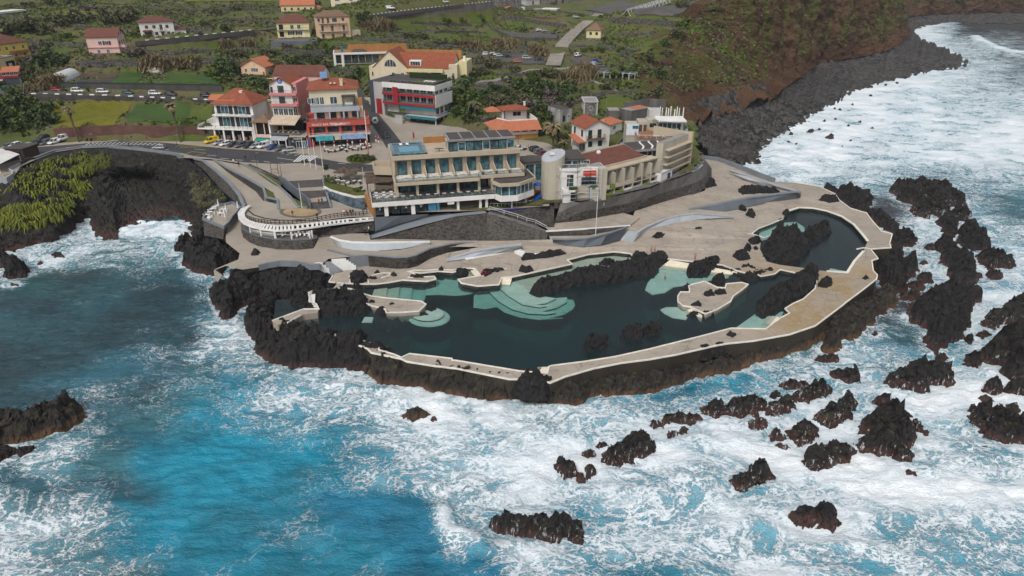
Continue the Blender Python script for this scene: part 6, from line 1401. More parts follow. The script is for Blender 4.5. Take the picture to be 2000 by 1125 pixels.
b.box('wall',M_CREAM,0,W,0,b.D,-4,e-.6); b.gable(M_TILE,W*.34,W+.2,0,b.D,e-.6,R-e+.6,'x',.4,wall=M_CREAM); b.gable(M_TILE,W*.06,W*.47,-.8,b.D,e-.7,b.h(99,W*.27,-.8)-e+.7,'y',.4,wall=M_CREAM)
b.box('gable_front',M_CREAM,W*.06,W*.47,-.8,-.01,-4,e-.7); mb = MB()
mb.add([(W*.27+2.4*math.cos(math.pi*i/12),-.9,e-.4+2.6*math.sin(math.pi*i/12)) for i in range(13)],[tuple(range(12,-1,-1))]); ar = b.part('arched_window',mb,M_GLASS); b.part('glazing_bars',MB().box(W*.27-.08,W*.27+.08,-.99,-.91,e-.4,e+2.1).box(W*.27-1.2,W*.27-1.1,-.99,-.91,e-.4,e+1.8).box(W*.27+1.1,W*.27+1.2,-.99,-.91,e-.4,e+1.8),M_FRAMEW,ar)
b.box('balcony_band',M_PALEY,W*.45,W*.9,-1.4,-.01,e-2.4,e-1.2); b.box('balcony_band',M_PALEY,W*.45,W*.9,-1.4,-.01,mz-.9,mz); b.rail([(W*.45,-1.3),(W*.9,-1.3)],mz,.9,M_DKMET)
for i in range(3): b.win('f',W*(.55+.12*i),mz+.1,2.6,(e-mz)*.6,frame=M_WOODSH,mull=2)
b.win('f',W*.84,mz+.3,1.8,(e-mz)*.45,frame=M_WOODSH)
for u in (.30,.41): b.win('f',W*u,mz+.6,1.4,1.5,off=.8 if u < .47 else 0)
b.win('f',W*.05,mz+.3,1.4,1.9); b.box('tower',M_CREAM,W-1.2,W+2.2,-.4,b.D,-4,e+.6); b.win('f',W+.6,mz+.3,1.0,2,off=.4); b.win('f',W+.6,mz-4,1.0,2,off=.4); b.box('right_side',M_PALEY,W+2.21,W+5.5,3,b.D,-5,e+1.5); b.chimney(W+4,6,e+1.5,1.6,1)
mb = MB(); b.part('dormer',MB().box(W*.49,W*.63,.6,3.2,e-.3,e+1.8),M_PWHITE); b.win('f',W*.56,e-.1,W*.12,1.6,off=-.6,mull=3,frame=M_FRAMEW)
b.part('roof_window',MB().box(W*.77,W*.79,2.6,3.6,e+.9,e+1.3).box(W*.815,W*.835,2.6,3.6,e+.9,e+1.3),M_PWHITE); b.part('wooden_fence',MB().wall([(W*.2,b.D+1),(W+1,b.D+1)],0,e+4.4,.2),M_WOODO)
b = B('modern_hotel_wing','white framed modern hotel wing with yellow panels and a timber roof fence','hotel wing',(655,147.5),(772,143.8),18.8,12)
W = b.W; t_ = b.h(104); m_ = b.h(125)
b.box('wall',plain('ochre_panel',(.42,.31,.14),.7,.15,.4),.4,W-.05,1.2,b.D,0,t_-.6); b.part('white_frame',MB().box(0,W,0,b.D,t_-.7,t_).box(0,W,0,1.3,-.5,.4).box(0,1.0,0,b.D,.4,t_-.7).box(W*.13,W*.17,0,1.1,.4,t_-.7).box(1.0,W,.3,1.1,m_-.25,m_),M_PWHITE)
for z in (.5,m_+.1):
    b.win('f',W*.08,z,W*.08,(t_-m_)*.72,off=-1.2,pane=M_GLASS,frame=M_FRAMED)
    for i in range(5): b.win('f',W*(.235+.115*i),z,W*.10,(t_-m_)*.74,off=-1.2,pane=M_GLASS,frame=M_FRAMED,mull=1)
b.rail([(W*.17,.1),(W*.8,.1)],m_,.9,M_STEEL,True); b.part('roof_fence',MB().wall([(W*.25,4),(W+6,4)],t_,t_+3.0,.15),M_WOODO); b.box('roof_deck',M_TERR,.4,W,1,b.D-.5,t_,t_+.06); b.hip(M_ROOFD,W*.3,W*.55,1.5,4,t_+.06,1.1,.2); b.box('roof_pipe',plain('teal_pipe',(.05,.14,.15),.6,.2,1),W*.13,W*.17,2,2.6,t_,t_+2.6)
b.box('base',M_SHADE,1,W-1,2,b.D,-4,-.5); b.box('low_annex',M_BEIGE,-9,-.2,0,6,-3,1.6); b.part('stair_wall',MB().wall([(-12,-2),(-10,2),(-6,5),(-.3,6.5)],[-4]*4,[1.2,2.6,3.6,5],.25),M_PWHITE)
def Q(f, s):
    "points 'x y z x y z ...' in a photo region"
    a = [float(t) for t in s.split()]; return [P(*f('%f %f' % (a[i],a[i+1]))[0], a[i+2]) for i in range(0,len(a),3)]
def strip(name, top, bot, mat, label=None, cat='wall', cap=None, capw=.5, capmat=None, kind=None):
    n = min(len(top),len(bot)); mb = MB()
    for a, b, c, d in zip(top, top[1:], bot, bot[1:]): mb.add([c,d,b,a],[(0,1,2,3)])
    o = mb.build(name, mat)
    if cap: MB().wall(top,[p.z-.25 for p in top],[p.z+.06 for p in top],capw).build('coping',capmat or M_GREYW,o)
    if kind: o['kind'] = kind; return o
    return tag(o, label, cat)
def ground(name, pts, mat): return structure(MB().sheet(pts).build(name, mat))
TZ = 9.2
strip('white_curved_wall',Q(rJ,'172 82 7.7 230 106 7.7 330 122 7.7 500 125 7.7 700 121 7.3 900 118 6.6'),Q(rJ,'195 130 6.3 260 165 6.3 350 182 6.3 500 188 6.3 700 172 6.2 900 142 5.8'),M_GREYP,'long curved pale grey wall above the lower promenade',cap=True,capw=.45,capmat=M_WHITE)
ground('cafe_terrace',Q(rJ,'175 80 7.4 230 108 7.4 330 126 7.4 500 129 7.4 700 124 7.1 895 122 6.4 900 106 6.2 600 100 7.2 465 106 7.4 450 60 7.4 170 60 7.4'),M_PAVE)
A_ = Q(rE,'110 1066 6.3 400 985 7.9 850 872 10.3 1130 842 10.8'); B_ = Q(rE,'112 1076 5.95 400 1077 5.85 850 1078 5.7 1130 1078 5.6')
strip('lava_block_wall',A_,B_,M_WALLK,'big dark lava block wall under the hotel ramp')
strip('lava_block_wall',Q(rE,'1130 842 10.8 1200 856 10.5 1330 890 9.5 1450 940 8.2 1660 1004 6.6'),Q(rE,'1130 1078 5.6 1200 1077 5.6 1330 1075 5.55 1450 1072 5.5 1660 1068 5.5'),stone_wall('lava_stone_wall_grey',(.028,.025,.023),(.085,.077,.068),(.13,.115,.095),2.1),'greyer lava block wall sinking towards the sea terrace, right of the ramp')
structure(strip('hotel_ramp',Q(rE,'92 1032 6.5 560 880 9.4 810 846 10.5 1110 816 10.85'),Q(rE,'112 1064 6.35 560 942 9.0 850 868 10.4 1130 838 10.85'),M_GREYW))
strip('ramp_parapet',Q(rE,'92 1020 7.1 560 866 9.9 810 836 10.9'),Q(rE,'92 1032 6.5 560 880 9.4 810 846 10.5'),M_GREYD,'slate grey parapet on the back of the hotel ramp')
strip('slate_wall',Q(rE,'140 874 10.7 380 860 10.7 620 845 10.7'),Q(rE,'145 1000 7.3 380 930 8.6 600 868 10.0'),M_GREYD,'slate grey triangular wall below the hotel front left of the ramp')
for dz, nm in ((0,'a'),):
    mb = MB(); L = Q(rE,'1150 815 10.9 1280 850 10.5 1400 885 9.4 1480 915 8.4 1560 935 7.6 1660 990 6.7')
    for a, b in zip(L, L[1:]): mb.bar(a+Vector((0,0,1)),b+Vector((0,0,1)),.1); mb.bar(a+Vector((0,0,.5)),b+Vector((0,0,.5)),.06); mb.bar(a,a+Vector((0,0,1)),.08)
    tag(mb.build('stair_railing',M_METAL),'grey railing running down the wall from the playground','railing')
structure(strip('wall_stairs',Q(rE,'1150 826 10.8 1280 860 10.3 1400 895 9.2 1480 922 8.3 1560 945 7.5 1665 996 6.6'),Q(rE,'1130 842 10.7 1260 880 10.0 1390 920 8.7 1450 942 8.1 1540 968 7.3 1655 1004 6.55'),M_CONCW))
strip('bank_stone',Q(rE,'1140 815 10.85 1200 825 10.8 1330 818 10.8 1500 795 10.8 1600 778 10.8 1720 745 10.8'),Q(rE,'1150 828 10.6 1280 862 10.0 1400 897 8.9 1480 925 8.0 1560 946 7.3 1720 960 6.7'),M_WALLK,'dark stone bank below the coloured playground')
ground('sea_terrace',[P(1063,437,6.7),P(1071,452,6.6),P(1150,446,6.6),P(1230,441,6.5),P(1250,425,6.45),P(1215,415,6.6),P(1130,432,6.7)],M_DECK)
strip('terrace_edge_wall',[P(1066,451,6.75),P(1150,446,6.75),P(1231,440,6.6)],[P(1066,462,5.5),P(1150,458,5.6),P(1226,446,6.0)],M_WALLK,'low dark wall with white edge in front of the sea terrace',cap=True,capw=.3,capmat=M_WHITE)
strip('curved_grey_wall',Q(rK,'296 96 6.7 400 101 6.8 550 93 6.9 700 58 6.9 850 8 6.9'),Q(rK,'300 128 5.3 400 148 5.2 520 158 5.1 650 145 5.15 790 104 5.5 '),M_GREYD,'boat shaped slate grey wall around a flagpole on the deck',cap=True,capmat=M_GREYW)
ww = Q(rK,'850 8 6.9 790 104 5.5'); strip('curved_grey_wall_end',Q(rK,'700 58 6.9 850 8 6.9'),Q(rK,'650 145 5.15 790 104 5.5'),M_GREYD,'tall end of the boat shaped slate wall beside grey steps')
steps(kk('850 40'),kk('930 42'),kk('892 118'),kk('792 106'),5.2,6.6,9,M_GREYP,'grey steps between the boat shaped wall and pale curved wall','deck_stairs')
strip('pale_curved_wall',Q(rK,'925 48 6.7 985 8 6.8')+Q(rL,'0 476 6.9 110 450 6.9 230 436 6.9 500 458 5.6'),Q(rK,'890 120 5.1 940 72 5.2')+Q(rL,'-10 545 5.2 110 505 5.3 235 482 5.4 500 464 5.4'),M_GREYP,'long pale grey curved ramp wall crossing the upper deck',cap=True,capmat=M_GREYP)
strip('grey_wedge_wall',Q(rL,'172 408 5.7 420 358 6.4 600 322 6.7 960 275 7.2 988 282 7.2'),Q(rL,'174 424 5.3 440 425 5.1 700 368 5.0 960 328 4.9 990 324 4.9'),M_GREYD,'long wedge shaped slate wall on the outer deck',cap=True,capw=1.0)
strip('upper_wedge_wall',Q(rL,'462 116 7.0 600 158 7.1 800 228 7.2 960 272 7.2'),Q(rL,'466 132 6.3 600 190 6.2 780 250 6.0 950 288 6.2'),M_GREYP,'pale grey sloping wall behind the elongated rock bed',cap=True,capw=.6,capmat=M_GREYP)
bl = Q(rL,'272 34 6.2 380 48 6.1 480 82 5.9 600 126 5.5 700 166 5.2 800 204 4.8'); tag(MB().wall(bl,[p.z-2 for p in bl],[p.z+.95 for p in bl],.5).build('beach_parapet',M_GREYW),'grey parapet between the deck and the boulder beach','wall')
strip('deck_ramp_wall',Q(rJ,'1020 252 4.5 1200 192 5.6 1400 158 6.1 1570 138 6.3'),Q(rJ,'1020 264 4.3 1170 245 4.3 1350 215 4.4 1500 190 4.5 '),M_GREYP,'pale grey ramp wall rising across the pool deck',cap=True,capw=.7,capmat=M_GREYP)
strip('deck_ramp_end',Q(rJ,'1400 158 6.1 1572 140 6.3'),Q(rJ,'1500 190 4.5 1575 172 4.6'),M_GREYP,'short end wall of the pale deck ramp')
steps(jj('1518 182'),jj('1560 172'),jj('1642 224'),jj('1590 232'),4.2,5.0,4,M_WHITE,'white steps at the end of the pale deck ramp','deck_stairs')
kb2 = MB(); kerb(rJ('1160 248 1300 222 1515 185'),4.3,.9,.2,mb=kb2); kerb(rJ('1640 222 1700 218 1760 200 1780 190'),4.2,.9,.3,mb=kb2); tag(kb2.build('white_edge',M_WHITE),'white bench-like edge along the pale deck ramp and the thin rock row','kerb')
tp = Q(rG,'262 1000 11.6 440 1010 11.7 700 965 11.8 880 925 11.8 1080 880 11.9 1180 835 11.9 1340 785 11.9 1500 722 11.9 1575 655 11.9 1570 590 11.9 1530 545 12')
bt = Q(rG,'200 1205 6.6 440 1177 6.6 700 1132 6.5 900 1097 6.5 1080 1040 6.4 1200 1002 6.4 1360 955 6.4 1520 915 6.4 1615 855 6.4 1640 760 6.4 1640 700 6.3')
md = [a.lerp(b,.52) for a, b in zip(tp, bt)]
strip('bastion_wall',tp,md,M_CONCW,'stained concrete upper part of the curved bastion under the scaffolded hotel'); strip('bastion_base',md,bt,stone_wall('bastion_stone',(.03,.027,.024),(.10,.09,.08),(.05,.045,.04),2.0),'dark stone lower part of the curved bastion')
ground('bastion_ledge',[p+Vector((0,0,.42)) for p in tp]+[p+Vector((0,4.2,.42)) for p in tp[::-1]],M_CONCW)
o = MB().add([P(*rG(s)[0],z) for s,z in (('1075 968',8.6),('1180 935',8.6),('1183 885',9.9),('1120 890',9.95),('1072 925',9.7))],[(0,1,2,3,4)]).build('mural',plain('turquoise_mural',(.12,.46,.50),.7,.7,1.6)); o.location.y = -.25; tag(o,'turquoise painted mural patch on the bastion wall','mural')
for a,b,c,d,z1,z0,lab in (('842 349','1166 326','1178 396','892 411',11.0,10.45,'upper'),('980 437','1186 427','1200 487','1032 507',10.4,9.8,'middle'),('1052 541','1212 527','1250 593','1066 606',9.75,TZ,'lower')):
    hh = lambda s: rH(s)[0]
    steps(hh(a),hh(b),hh(c),hh(d),z0,z1,9,plain('basalt_steps',(.085,.078,.075),.85,.2,.8),lab+' flight of the wide dark stairs from square to round terrace','wide_stairs')
ground('stair_landing',Q(rH,'892 410 10.44 1178 395 10.44 1188 428 10.42 978 438 10.42'),M_PAVE); ground('stair_landing',Q(rH,'1032 506 9.8 1200 486 9.8 1214 528 9.78 1050 542 9.78'),M_PAVE)
def railwall(name, f, s, h, th, mat, label, depth=1.5):
    q = Q(f,s); return tag(MB().wall(q,[p.z-depth for p in q],[p.z+h for p in q],th).build(name,mat),label,'wall')
railwall('stair_cheek',rH,'782 322 11 860 380 10.7 940 445 10.2 1040 530 9.6 1062 600 9.2',.9,.5,M_GREYD,'slate grey wall on the left of the wide dark stairs')
railwall('stair_cheek',rH,'1172 322 11 1190 400 10.5 1215 480 9.9 1250 592 9.2',.35,.5,M_GREYW,'low grey wall on the right of the wide dark stairs')
ground('round_terrace',Q(rH,'490 570 9.2 455 640 9.2 480 700 9.2 600 735 9.2 760 752 9.2 950 746 9.2 1130 718 9.2 1280 690 9.2 1440 672 9.2 1640 668 9.2 1650 560 9.2 1560 480 9.2 1330 460 9.2 1240 480 9.2 1250 592 9.2 1066 606 9.2 1040 580 9.2 930 592 9.2 780 600 9.2 770 560 9.2 640 525 9.2 540 545 9.2'),M_PAVE)
def ring(cx, cy, rx, ry, f, w, z, name, mat):
    o = ell(cx,cy,rx,ry,f,n=28); i = ell(cx,cy,rx-w,ry-w*.45,f,n=28); mb = MB()
    for a,b,c,d in zip(o,o[1:],i,i[1:]): mb.add([P(*a,z),P(*b,z),P(*d,z),P(*c,z)],[(0,1,2,3)])
    return structure(mb.build(name,mat))
ring(970,625,195,58,rH,36,TZ+.012,'paving_ring',plain('brown_paving',(.13,.105,.085),.85,.2,.6))
structure(MB().sheet([P(*p,TZ+.008) for p in ell(970,625,160,42,rH,n=28)][:-1]).build('paving_disc',plain('ochre_paving',(.33,.24,.13),.85,.2,.5)))
ground('upper_ramp',Q(rH,'180 150 11.03 300 175 11.03 430 196 11.03 600 280 10.9 760 390 10.3 880 500 9.7 955 592 9.22 780 602 9.22 742 500 9.7 650 408 10.4 450 300 11.0 300 222 11.03'),M_PAVE)
railwall('ramp_kerb',rH,'430 196 11 600 280 10.9 760 390 10.3 880 500 9.7 950 585 9.22 1035 600 9.2',.5,.35,M_GREYW,'grey kerb wall along the right of the paved ramp')
strip('ramp_stone_wall',Q(rH,'176 146 11.3 300 220 11.3 450 300 11.2 560 360 10.9 630 403 10.7'),Q(rH,'182 160 10.9 300 262 10.1 440 358 9.0 560 440 8.2 640 540 7.0'),M_WALLK,'dark stone wall with grey coping between the two ramps',cap=True,capw=.7)
strip('ramp_end_wall',Q(rH,'630 403 10.7 655 490 10.0 760 512 9.8 768 600 9.4'),Q(rH,'640 540 7.0 660 560 7.0 740 580 7.2 766 612 9.1'),M_GREYW,'grey curved wall around the planter at the ramp turn',cap=True,capw=.6)
ground('planting_bed',Q(rH,'655 410 10.45 720 450 10.2 735 500 9.9 655 485 10.0'),M_GRASSR); ground('planting_bed',Q(rH,'470 192 11.05 505 205 11.05 640 270 11.05 782 350 11.05 800 415 10.4 700 360 10.6 600 292 10.95'),M_GRASSR); ground('planting_bed',Q(rH,'905 500 9.9 1030 560 9.6 1040 588 9.35 965 592 9.3'),M_LAWN)
railwall('planter_wall',rH,'500 196 11 640 258 11 780 320 11',.25,.4,M_WALLK,'dark planter wall along the edge of the square')
ground('lower_ramp',Q(rH,'80 150 10.92 180 160 10.92 300 262 10.1 440 358 9.0 560 440 8.2 640 540 7.0 640 580 6.6 470 590 6.5 455 600 6.4 420 490 7.5 320 375 8.9 200 265 10.0'),M_PAVE)
strip('seaward_ramp_wall',Q(rH,'0 138 11.6 80 155 11.4 200 250 10.7 320 358 9.6 410 470 8.4 448 560 7.5 440 615 7.0'),Q(rH,'0 170 10.2 100 260 9.2 220 400 8.0 330 500 7.0 400 560 6.4 430 600 6.0 440 640 6.0'),M_WALLK,'stone wall with grey coping on the cove side of the long ramp',cap=True,capw=.9)
kq = [P(x,y,10.95) for x,y in ((67,311),(107,296),(160,288),(213,286.5),(253,291),(301,296),(345,302),(357,307))]; tag(MB().wall(kq,[9.5]*8,[11.55]*8,.7).build('cove_parapet',M_GREYW),'grey parapet of the seafront road above the cove','wall')
kq = [P(x,y,10.9) for x,y in ((40,322),(54,314),(69,311))]; tag(MB().wall(kq,[7]*3,[11.6,11.8,11.5],.8).build('stone_parapet',M_WALLK),'rough stone parapet beside the white tent','wall')
cb = Q(rH,'428 800 6.3 445 860 6.3 500 905 6.3 580 940 6.3 760 972 6.3 950 974 6.3 1090 952 6.3 1128 890 6.3'); ct = Q(rH,'428 752 7.8 445 785 7.8 500 820 7.8 580 850 7.8 740 882 7.8 920 888 7.8 1070 878 7.8 1122 862 7.8')
caf = thing('seafront_cafe','curved café with glass front on a dark stone base under a white pergola ring','café',tuple(cb[4]))
inv = Vector(cb[4])
def cpart(name, mb, mat):
    o = mb.build(name, mat, caf)
    for v in o.data.vertices: v.co -= inv
    return o
mb = MB()
for a,b,c,d in zip(ct,ct[1:],cb,cb[1:]): mb.add([c,d,b,a],[(0,1,2,3)])
cpart('stone_base',mb,M_WALLK); cpart('wall_cap',MB().wall(ct,7.75,7.86,.5),M_GREYD)
back = Q(rH,'470 700 7.8 520 740 7.8 620 772 7.8 760 790 7.8 920 792 7.8 1080 790 7.8 1130 800 7.8')
cpart('floor',MB().sheet(ct+back[::-1]),M_CONCW)
bw = [p+Vector((0,2.5,0)) for p in back]; cpart('back_wall',MB().wall(bw,6.3,9.3,.3),M_SHADE)
gl = Q(rH,'512 818 7.8 612 848 7.8 735 868 7.8 745 869 7.8 892 876 7.8 1058 868 7.8 1080 862 7.8')
cpart('post',MB().box(0,0,0,0,0,0) if 0 else MB().cyl(gl[0],gl[0]+Vector((0,0,1.7)),.14),M_PWHITE)
for p in gl[1:]: cpart('post',MB().cyl(p,p+Vector((0,0,1.7)),.2 if p != gl[2] else .1),M_PWHITE)
mb = MB(); 
for a,b in zip(gl[:4],gl[1:4]): mb.bar(a+Vector((0,0,.85)),b+Vector((0,0,.85)),.02,1.6)
cpart('glass_screen',mb,M_CLEAR); mb = MB()
for a,b in zip(gl,gl[1:5]): mb.bar(a+Vector((0,0,1.0)),b+Vector((0,0,1.0)),.07)
cpart('window_rail',mb,M_PWHITE)
def tset(mb, c, r=.45, chairs=4, hgt=.72):
    mb.cyl(c, c+Vector((0,0,hgt)), .05, n=5).cyl(c+Vector((0,0,hgt)), c+Vector((0,0,hgt+.05)), r, n=10)
    for i in range(chairs):
        a = math.pi*2*i/chairs+.5; e = c+Vector((math.cos(a),math.sin(a),0))*(r+.35); mb.box(e.x-.2,e.x+.2,e.y-.2,e.y+.2,e.z+.38,e.z+.45); mb.box(e.x-.2,e.x+.2,e.y+.16,e.y+.2,e.z+.45,e.z+.85)
for s in ('640 830','800 850','930 855','960 845','1040 850'): 
    m_ = MB(); tset(m_,P(*rH(s)[0],7.82)); cpart('table_set',m_,M_PWHITE)
po = Q(rH,'500 575 9.6 430 605 9.6 402 645 9.6 408 690 9.6 450 735 9.6 520 765 9.6 620 788 9.6 760 803 9.6 900 795 9.6 1080 772 9.6 1240 748 9.6 1400 728 9.6 1640 702 9.6')
pi_ = Q(rH,'505 580 9.6 470 610 9.6 452 645 9.6 462 685 9.6 500 712 9.6 560 732 9.6 650 748 9.6 760 757 9.6 900 752 9.6 1080 735 9.6 1240 715 9.6 1400 697 9.6 1640 680 9.6')
def resamp(L, n):
    cum = [0]
    for a,b in zip(L,L[1:]): cum.append(cum[-1]+(b-a).length)
    out = []
    for i in range(n+1):
        t = cum[-1]*i/n; k = max(j for j in range(len(L)-1) if cum[j] <= t+1e-6); f_ = (t-cum[k])/max(1e-6,cum[k+1]-cum[k]); out.append(L[k].lerp(L[k+1],min(1,f_)))
    return out
pou = [q for i in range(len(po)-1) for q in [po[i].lerp(po[i+1],t) for t in (0,.25,.5,.75)]]; piu = [q for i in range(len(pi_)-1) for q in [pi_[i].lerp(pi_[i+1],t) for t in (0,.25,.5,.75)]]
cpart('pergola_beam',MB().wall(po,9.45,9.85,.3),M_PWHITE); cpart('pergola_beam',MB().wall(pi_,9.45,9.8,.3),M_PWHITE); mb = MB()
for a,b in zip(pou,piu): mb.bar(a+Vector((0,0,.1)),b+Vector((0,0,.1)),.55,.2)
cpart('pergola_slats',mb,M_PWHITE)
strip('dark_undercroft',Q(rH,'1090 800 9.2 1340 765 9.2 1640 720 9.2'),Q(rH,'1090 850 7.4 1340 835 7.4 1645 800 7.4'),M_WALLK,'dark stone back wall under the right end of the white pergola')
steps((380+1135/4.6875,280+862/4.6875),(380+1240/4.6875,280+850/4.6875),(380+1312/4.6875,280+958/4.6875),(380+1092/4.6875,280+968/4.6875),6.3,7.4,6,M_PAVE,'worn stone steps beside the café base','promenade_stairs')
mb = MB(); L = Q(rH,'470 690 9.2 560 722 9.2 700 742 9.2 900 738 9.2 1090 718 9.2 1280 678 9.2 1440 662 9.2 1615 660 9.2')
L = [q for i in range(len(L)-1) for q in [L[i].lerp(L[i+1],t) for t in (0,.2,.4,.6,.8)]]
for a,b in zip(L,L[1:]): mb.bar(a+Vector((0,0,.95)),b+Vector((0,0,.95)),.13); mb.bar(a+Vector((0,0,.5)),b+Vector((0,0,.5)),.11); mb.bar(a,a+Vector((0,0,1)),.14)
tag(mb.build('log_fence',plain('dark_log',(.05,.036,.026),.9,.3,2)),'dark log fence along the rim of the round terrace','fence')
mb = MB()
for a,b in zip(L,L[1:]):
    n = Vector((0,-.7,-.05)); mb.add([a+n,b+n,b-n*.2,a-n*.2],[(0,1,2,3)])
structure(mb.build('grass_strip',M_LAWN).__class__ and bpy.data.objects[-1] if 0 else mb.build('grass_strip',M_LAWN))
strip('shop_glazing',Q(rH,'1192 415 11 1330 468 11 1470 503 11 1572 498 11'),Q(rH,'1222 505 9.2 1335 545 9.2 1450 590 9.2 1560 612 9.2'),M_GLASS,'glazed shop front under the planted roof beside the dark stairs','shop front')
q = Q(rH,'1186 402 11 1240 432 11 1330 460 11 1470 495 11 1575 490 11'); tag(MB().wall(q,[10.5]*5,[11.35]*5,.35).build('white_fascia',M_PWHITE),'white fascia of the planted roof edge','fascia')
ground('planted_roof',Q(rH,'1190 398 11.13 1180 322 11.13 1270 300 11.13 1310 370 11.13 1480 410 11.13 1560 442 11.13 1570 484 11.13 1470 490 11.13 1330 455 11.13'),M_GRASSR)
q = Q(rH,'1572 560 9.2 1652 680 9.2'); tag(MB().wall(q,9.0,[12.4,11.9],.5).build('timber_wall',M_WOODO),'orange timber clad end wall between shops and hotel','wall')
for s in ('1480 560',): p = P(*rH(s)[0],9.2); tag(MB().cyl(p,p+Vector((0,0,1.8)),.25).build('column',M_PWHITE),'white column in front of the shop glazing','column')
q = Q(rH,'80 700 7.7 120 645 7.7 170 590 7.7 350 552 7.7 425 600 7.7 345 690 7.7 318 735 7.7 270 778 7.7'); structure(MB().prism([(p.x,p.y) for p in q],4,7.7).build('parasol_terrace',M_PAVE))
strip('terrace_front_wall',[p+Vector((0,-.06,0)) for p in (q[0],q[7],q[6],q[5])],Q(rH,'88 845 5.6 262 878 6.1 300 800 6.4 345 740 6.4'),M_WALLK,'dark stone front wall of the parasol terrace')
tag(MB().wall(q[3:]+q[:4],[7.5]*9 if 0 else 7.5,8.3,.35).build('terrace_parapet',M_GREYW),'grey parapet around the parasol terrace','wall')
q = [P(x,y,10.3) for x,y in ((-40,352),(0,357),(14,356),(26,348),(28,342),(19,337),(45,324),(40,312),(-40,312))]; structure(MB().prism([(p.x,p.y) for p in q],7,10.95).build('tent_terrace',M_PAVE)); tag(MB().wall(q[:7],9.5,11.6,.35).build('rim_wall',M_GREYP),'curved pale rim wall of the tent terrace','wall')
c = [P(-52,337,11),P(2,340,11),P(44,318,11),P(8,306,11)]; t = thing('white_tent','big white canopy tent over the terrace at the left edge','tent',tuple(P(2,335,11)))
def rel(pts, o): return [p-Vector(o) for p in pts]
e = rel([Vector((p.x,p.y,13.6)) for p in c], P(2,335,11)); ap = (e[0]+e[2])/2+Vector((0,0,1.5)); MB().add(e+[ap],[(0,1,4),(1,2,4),(2,3,4),(3,0,4)]).build('canopy',M_PWHITE,t)
for p in e: MB().cyl((p.x*.96,p.y*.96,-.2),(p.x*.96,p.y*.96,2.7),.09).build('pole',M_METAL,t)
b = B('brown_kiosk','dark brown kiosk with flat roof beside the white tent','kiosk',(15,311),(50,312),11,6); b.box('wall',plain('brown_boarding',(.05,.028,.02),.8,.25,.8),0,b.W,0,b.D,0,3.2); b.box('roof',M_ROOFD,-.3,b.W+.3,-.3,b.D+.3,3.2,3.4); b.box('opening',M_SHADE,b.W*.4,b.W*.8,-.05,0,1,2.4)
b = B('seafront_hotel','large beige hotel with stepped glass floors, a row of balconies and a roof pool','hotel',(732,424),(947,407.5),10.85,20)
ex = lambda e,y=0,z=0: b.x(700+e/4.5,y,z)
ey = lambda e,x=0,y=0: b.h(230+e/4.5,x,y)
zs = ey(770,0,0)             # underside level of the first slab
z1 = ey(742,0,0); XR = ex(1190,0,3)
xo0, xo1 = ex(1195,0,3), ex(1540,1,3)
oct_ = [(xo0,0),(xo0+1,-2.6),(xo0+5.2,-2.8),(xo1,.6),(xo1+.3,6),(xo0,7)]
b.box('slab',M_PWHITE,-.4,xo0,-.5,8,zs-.35,z1-.05); b.box('terrace_floor',M_ROOFG,-.3,xo0,-.3,8,z1-.05,z1)
b.poly('slab',M_PWHITE,oct_,zs-.6,z1-.04)
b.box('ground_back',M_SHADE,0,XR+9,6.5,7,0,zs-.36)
for e in (250,485): b.box('column',M_PWHITE,ex(e)-.45,ex(e)+.45,-.1,.6,0,zs-.36)
for e in (880,1075,1130): b.box('column',M_PWHITE,ex(e,0,0)-.3,ex(e,0,0)+.3,.2,.8,0,zs-.36)
for x,y in ((xo0+4,-1.4),(xo1-2,1),(xo1-1.5,4)): b.part('column',MB().cyl((x,y,0),(x,y,zs-.6),.25),M_GREYP)
for i,(e0,e1) in enumerate(((155,235),(300,370),(378,475),(505,610))):
    x0,x1 = ex(e0),ex(e1); b.win('f',(x0+x1)/2,.1,x1-x0,zs-.6,off=-1.0,pane=M_GLASS,frame=M_FRAMED,mull=0)
    b.box('glass_lettering',M_PWHITE,x0+(x1-x0)*.3,x1-(x1-x0)*.3,.9,.93,1.9,2.12); b.box('glass_emblem',M_PWHITE,x0+(x1-x0)*.42,x1-(x1-x0)*.42,.9,.93,1.3,1.7)
b.box('information_panel',M_BLUEL,ex(622),ex(690),1.2,1.35,.1,1.7); b.box('blue_panel',M_BLUEL,ex(695),ex(722),1.2,1.4,.1,zs-.4); b.box('hanging_sign',M_PWHITE,ex(785),ex(842),-.45,-.4,zs-1.0,zs-.5)
xw = ex(345,2.5,z1); z2u = ey(590,xw,1); z2 = z2u+.75
b.box('restaurant_wall',M_SHADE,xw+.5,xo0-.3,6,6.3,z1,z2u)
for i in range(13):
    x0 = xw+.9+(xo0-xw-1.6)*i/13; b.win('f',x0+(xo0-xw-1.6)/26,z1+.05,(xo0-xw-1.6)/13-.1,z2u-z1-.3,off=-5.4,pane=M_GLASSB if i%3 else M_GLASS,frame=M_FRAMED,mull=0)
for e in (345,522,702,878,1062,1178): b.box('column',M_BEIGE,ex(e,1.3,z1)-.3,ex(e,1.3,z1)+.3,1.0,1.6,z1,z2u)
b.rail([(-.3,9),(-.3,-.4),(xo0,-.4)],z1,1.0,M_DKMET,True)
for i in range(14):
    x = 1.2+i*(xo0-2.6)/13.5
    m_ = MB().cyl((x,.5,z1),(x,.5,z1+.72),.05,n=5).box(x-.45,x+.45,.1,.9,z1+.72,z1+.77); b.part('terrace_table',m_,M_PWHITE)
    b.part('chair',MB().box(x-.9,x-.52,.3,.75,z1+.4,z1+.46).box(x-.9,x-.86,.3,.75,z1+.46,z1+.9),M_DKMET)
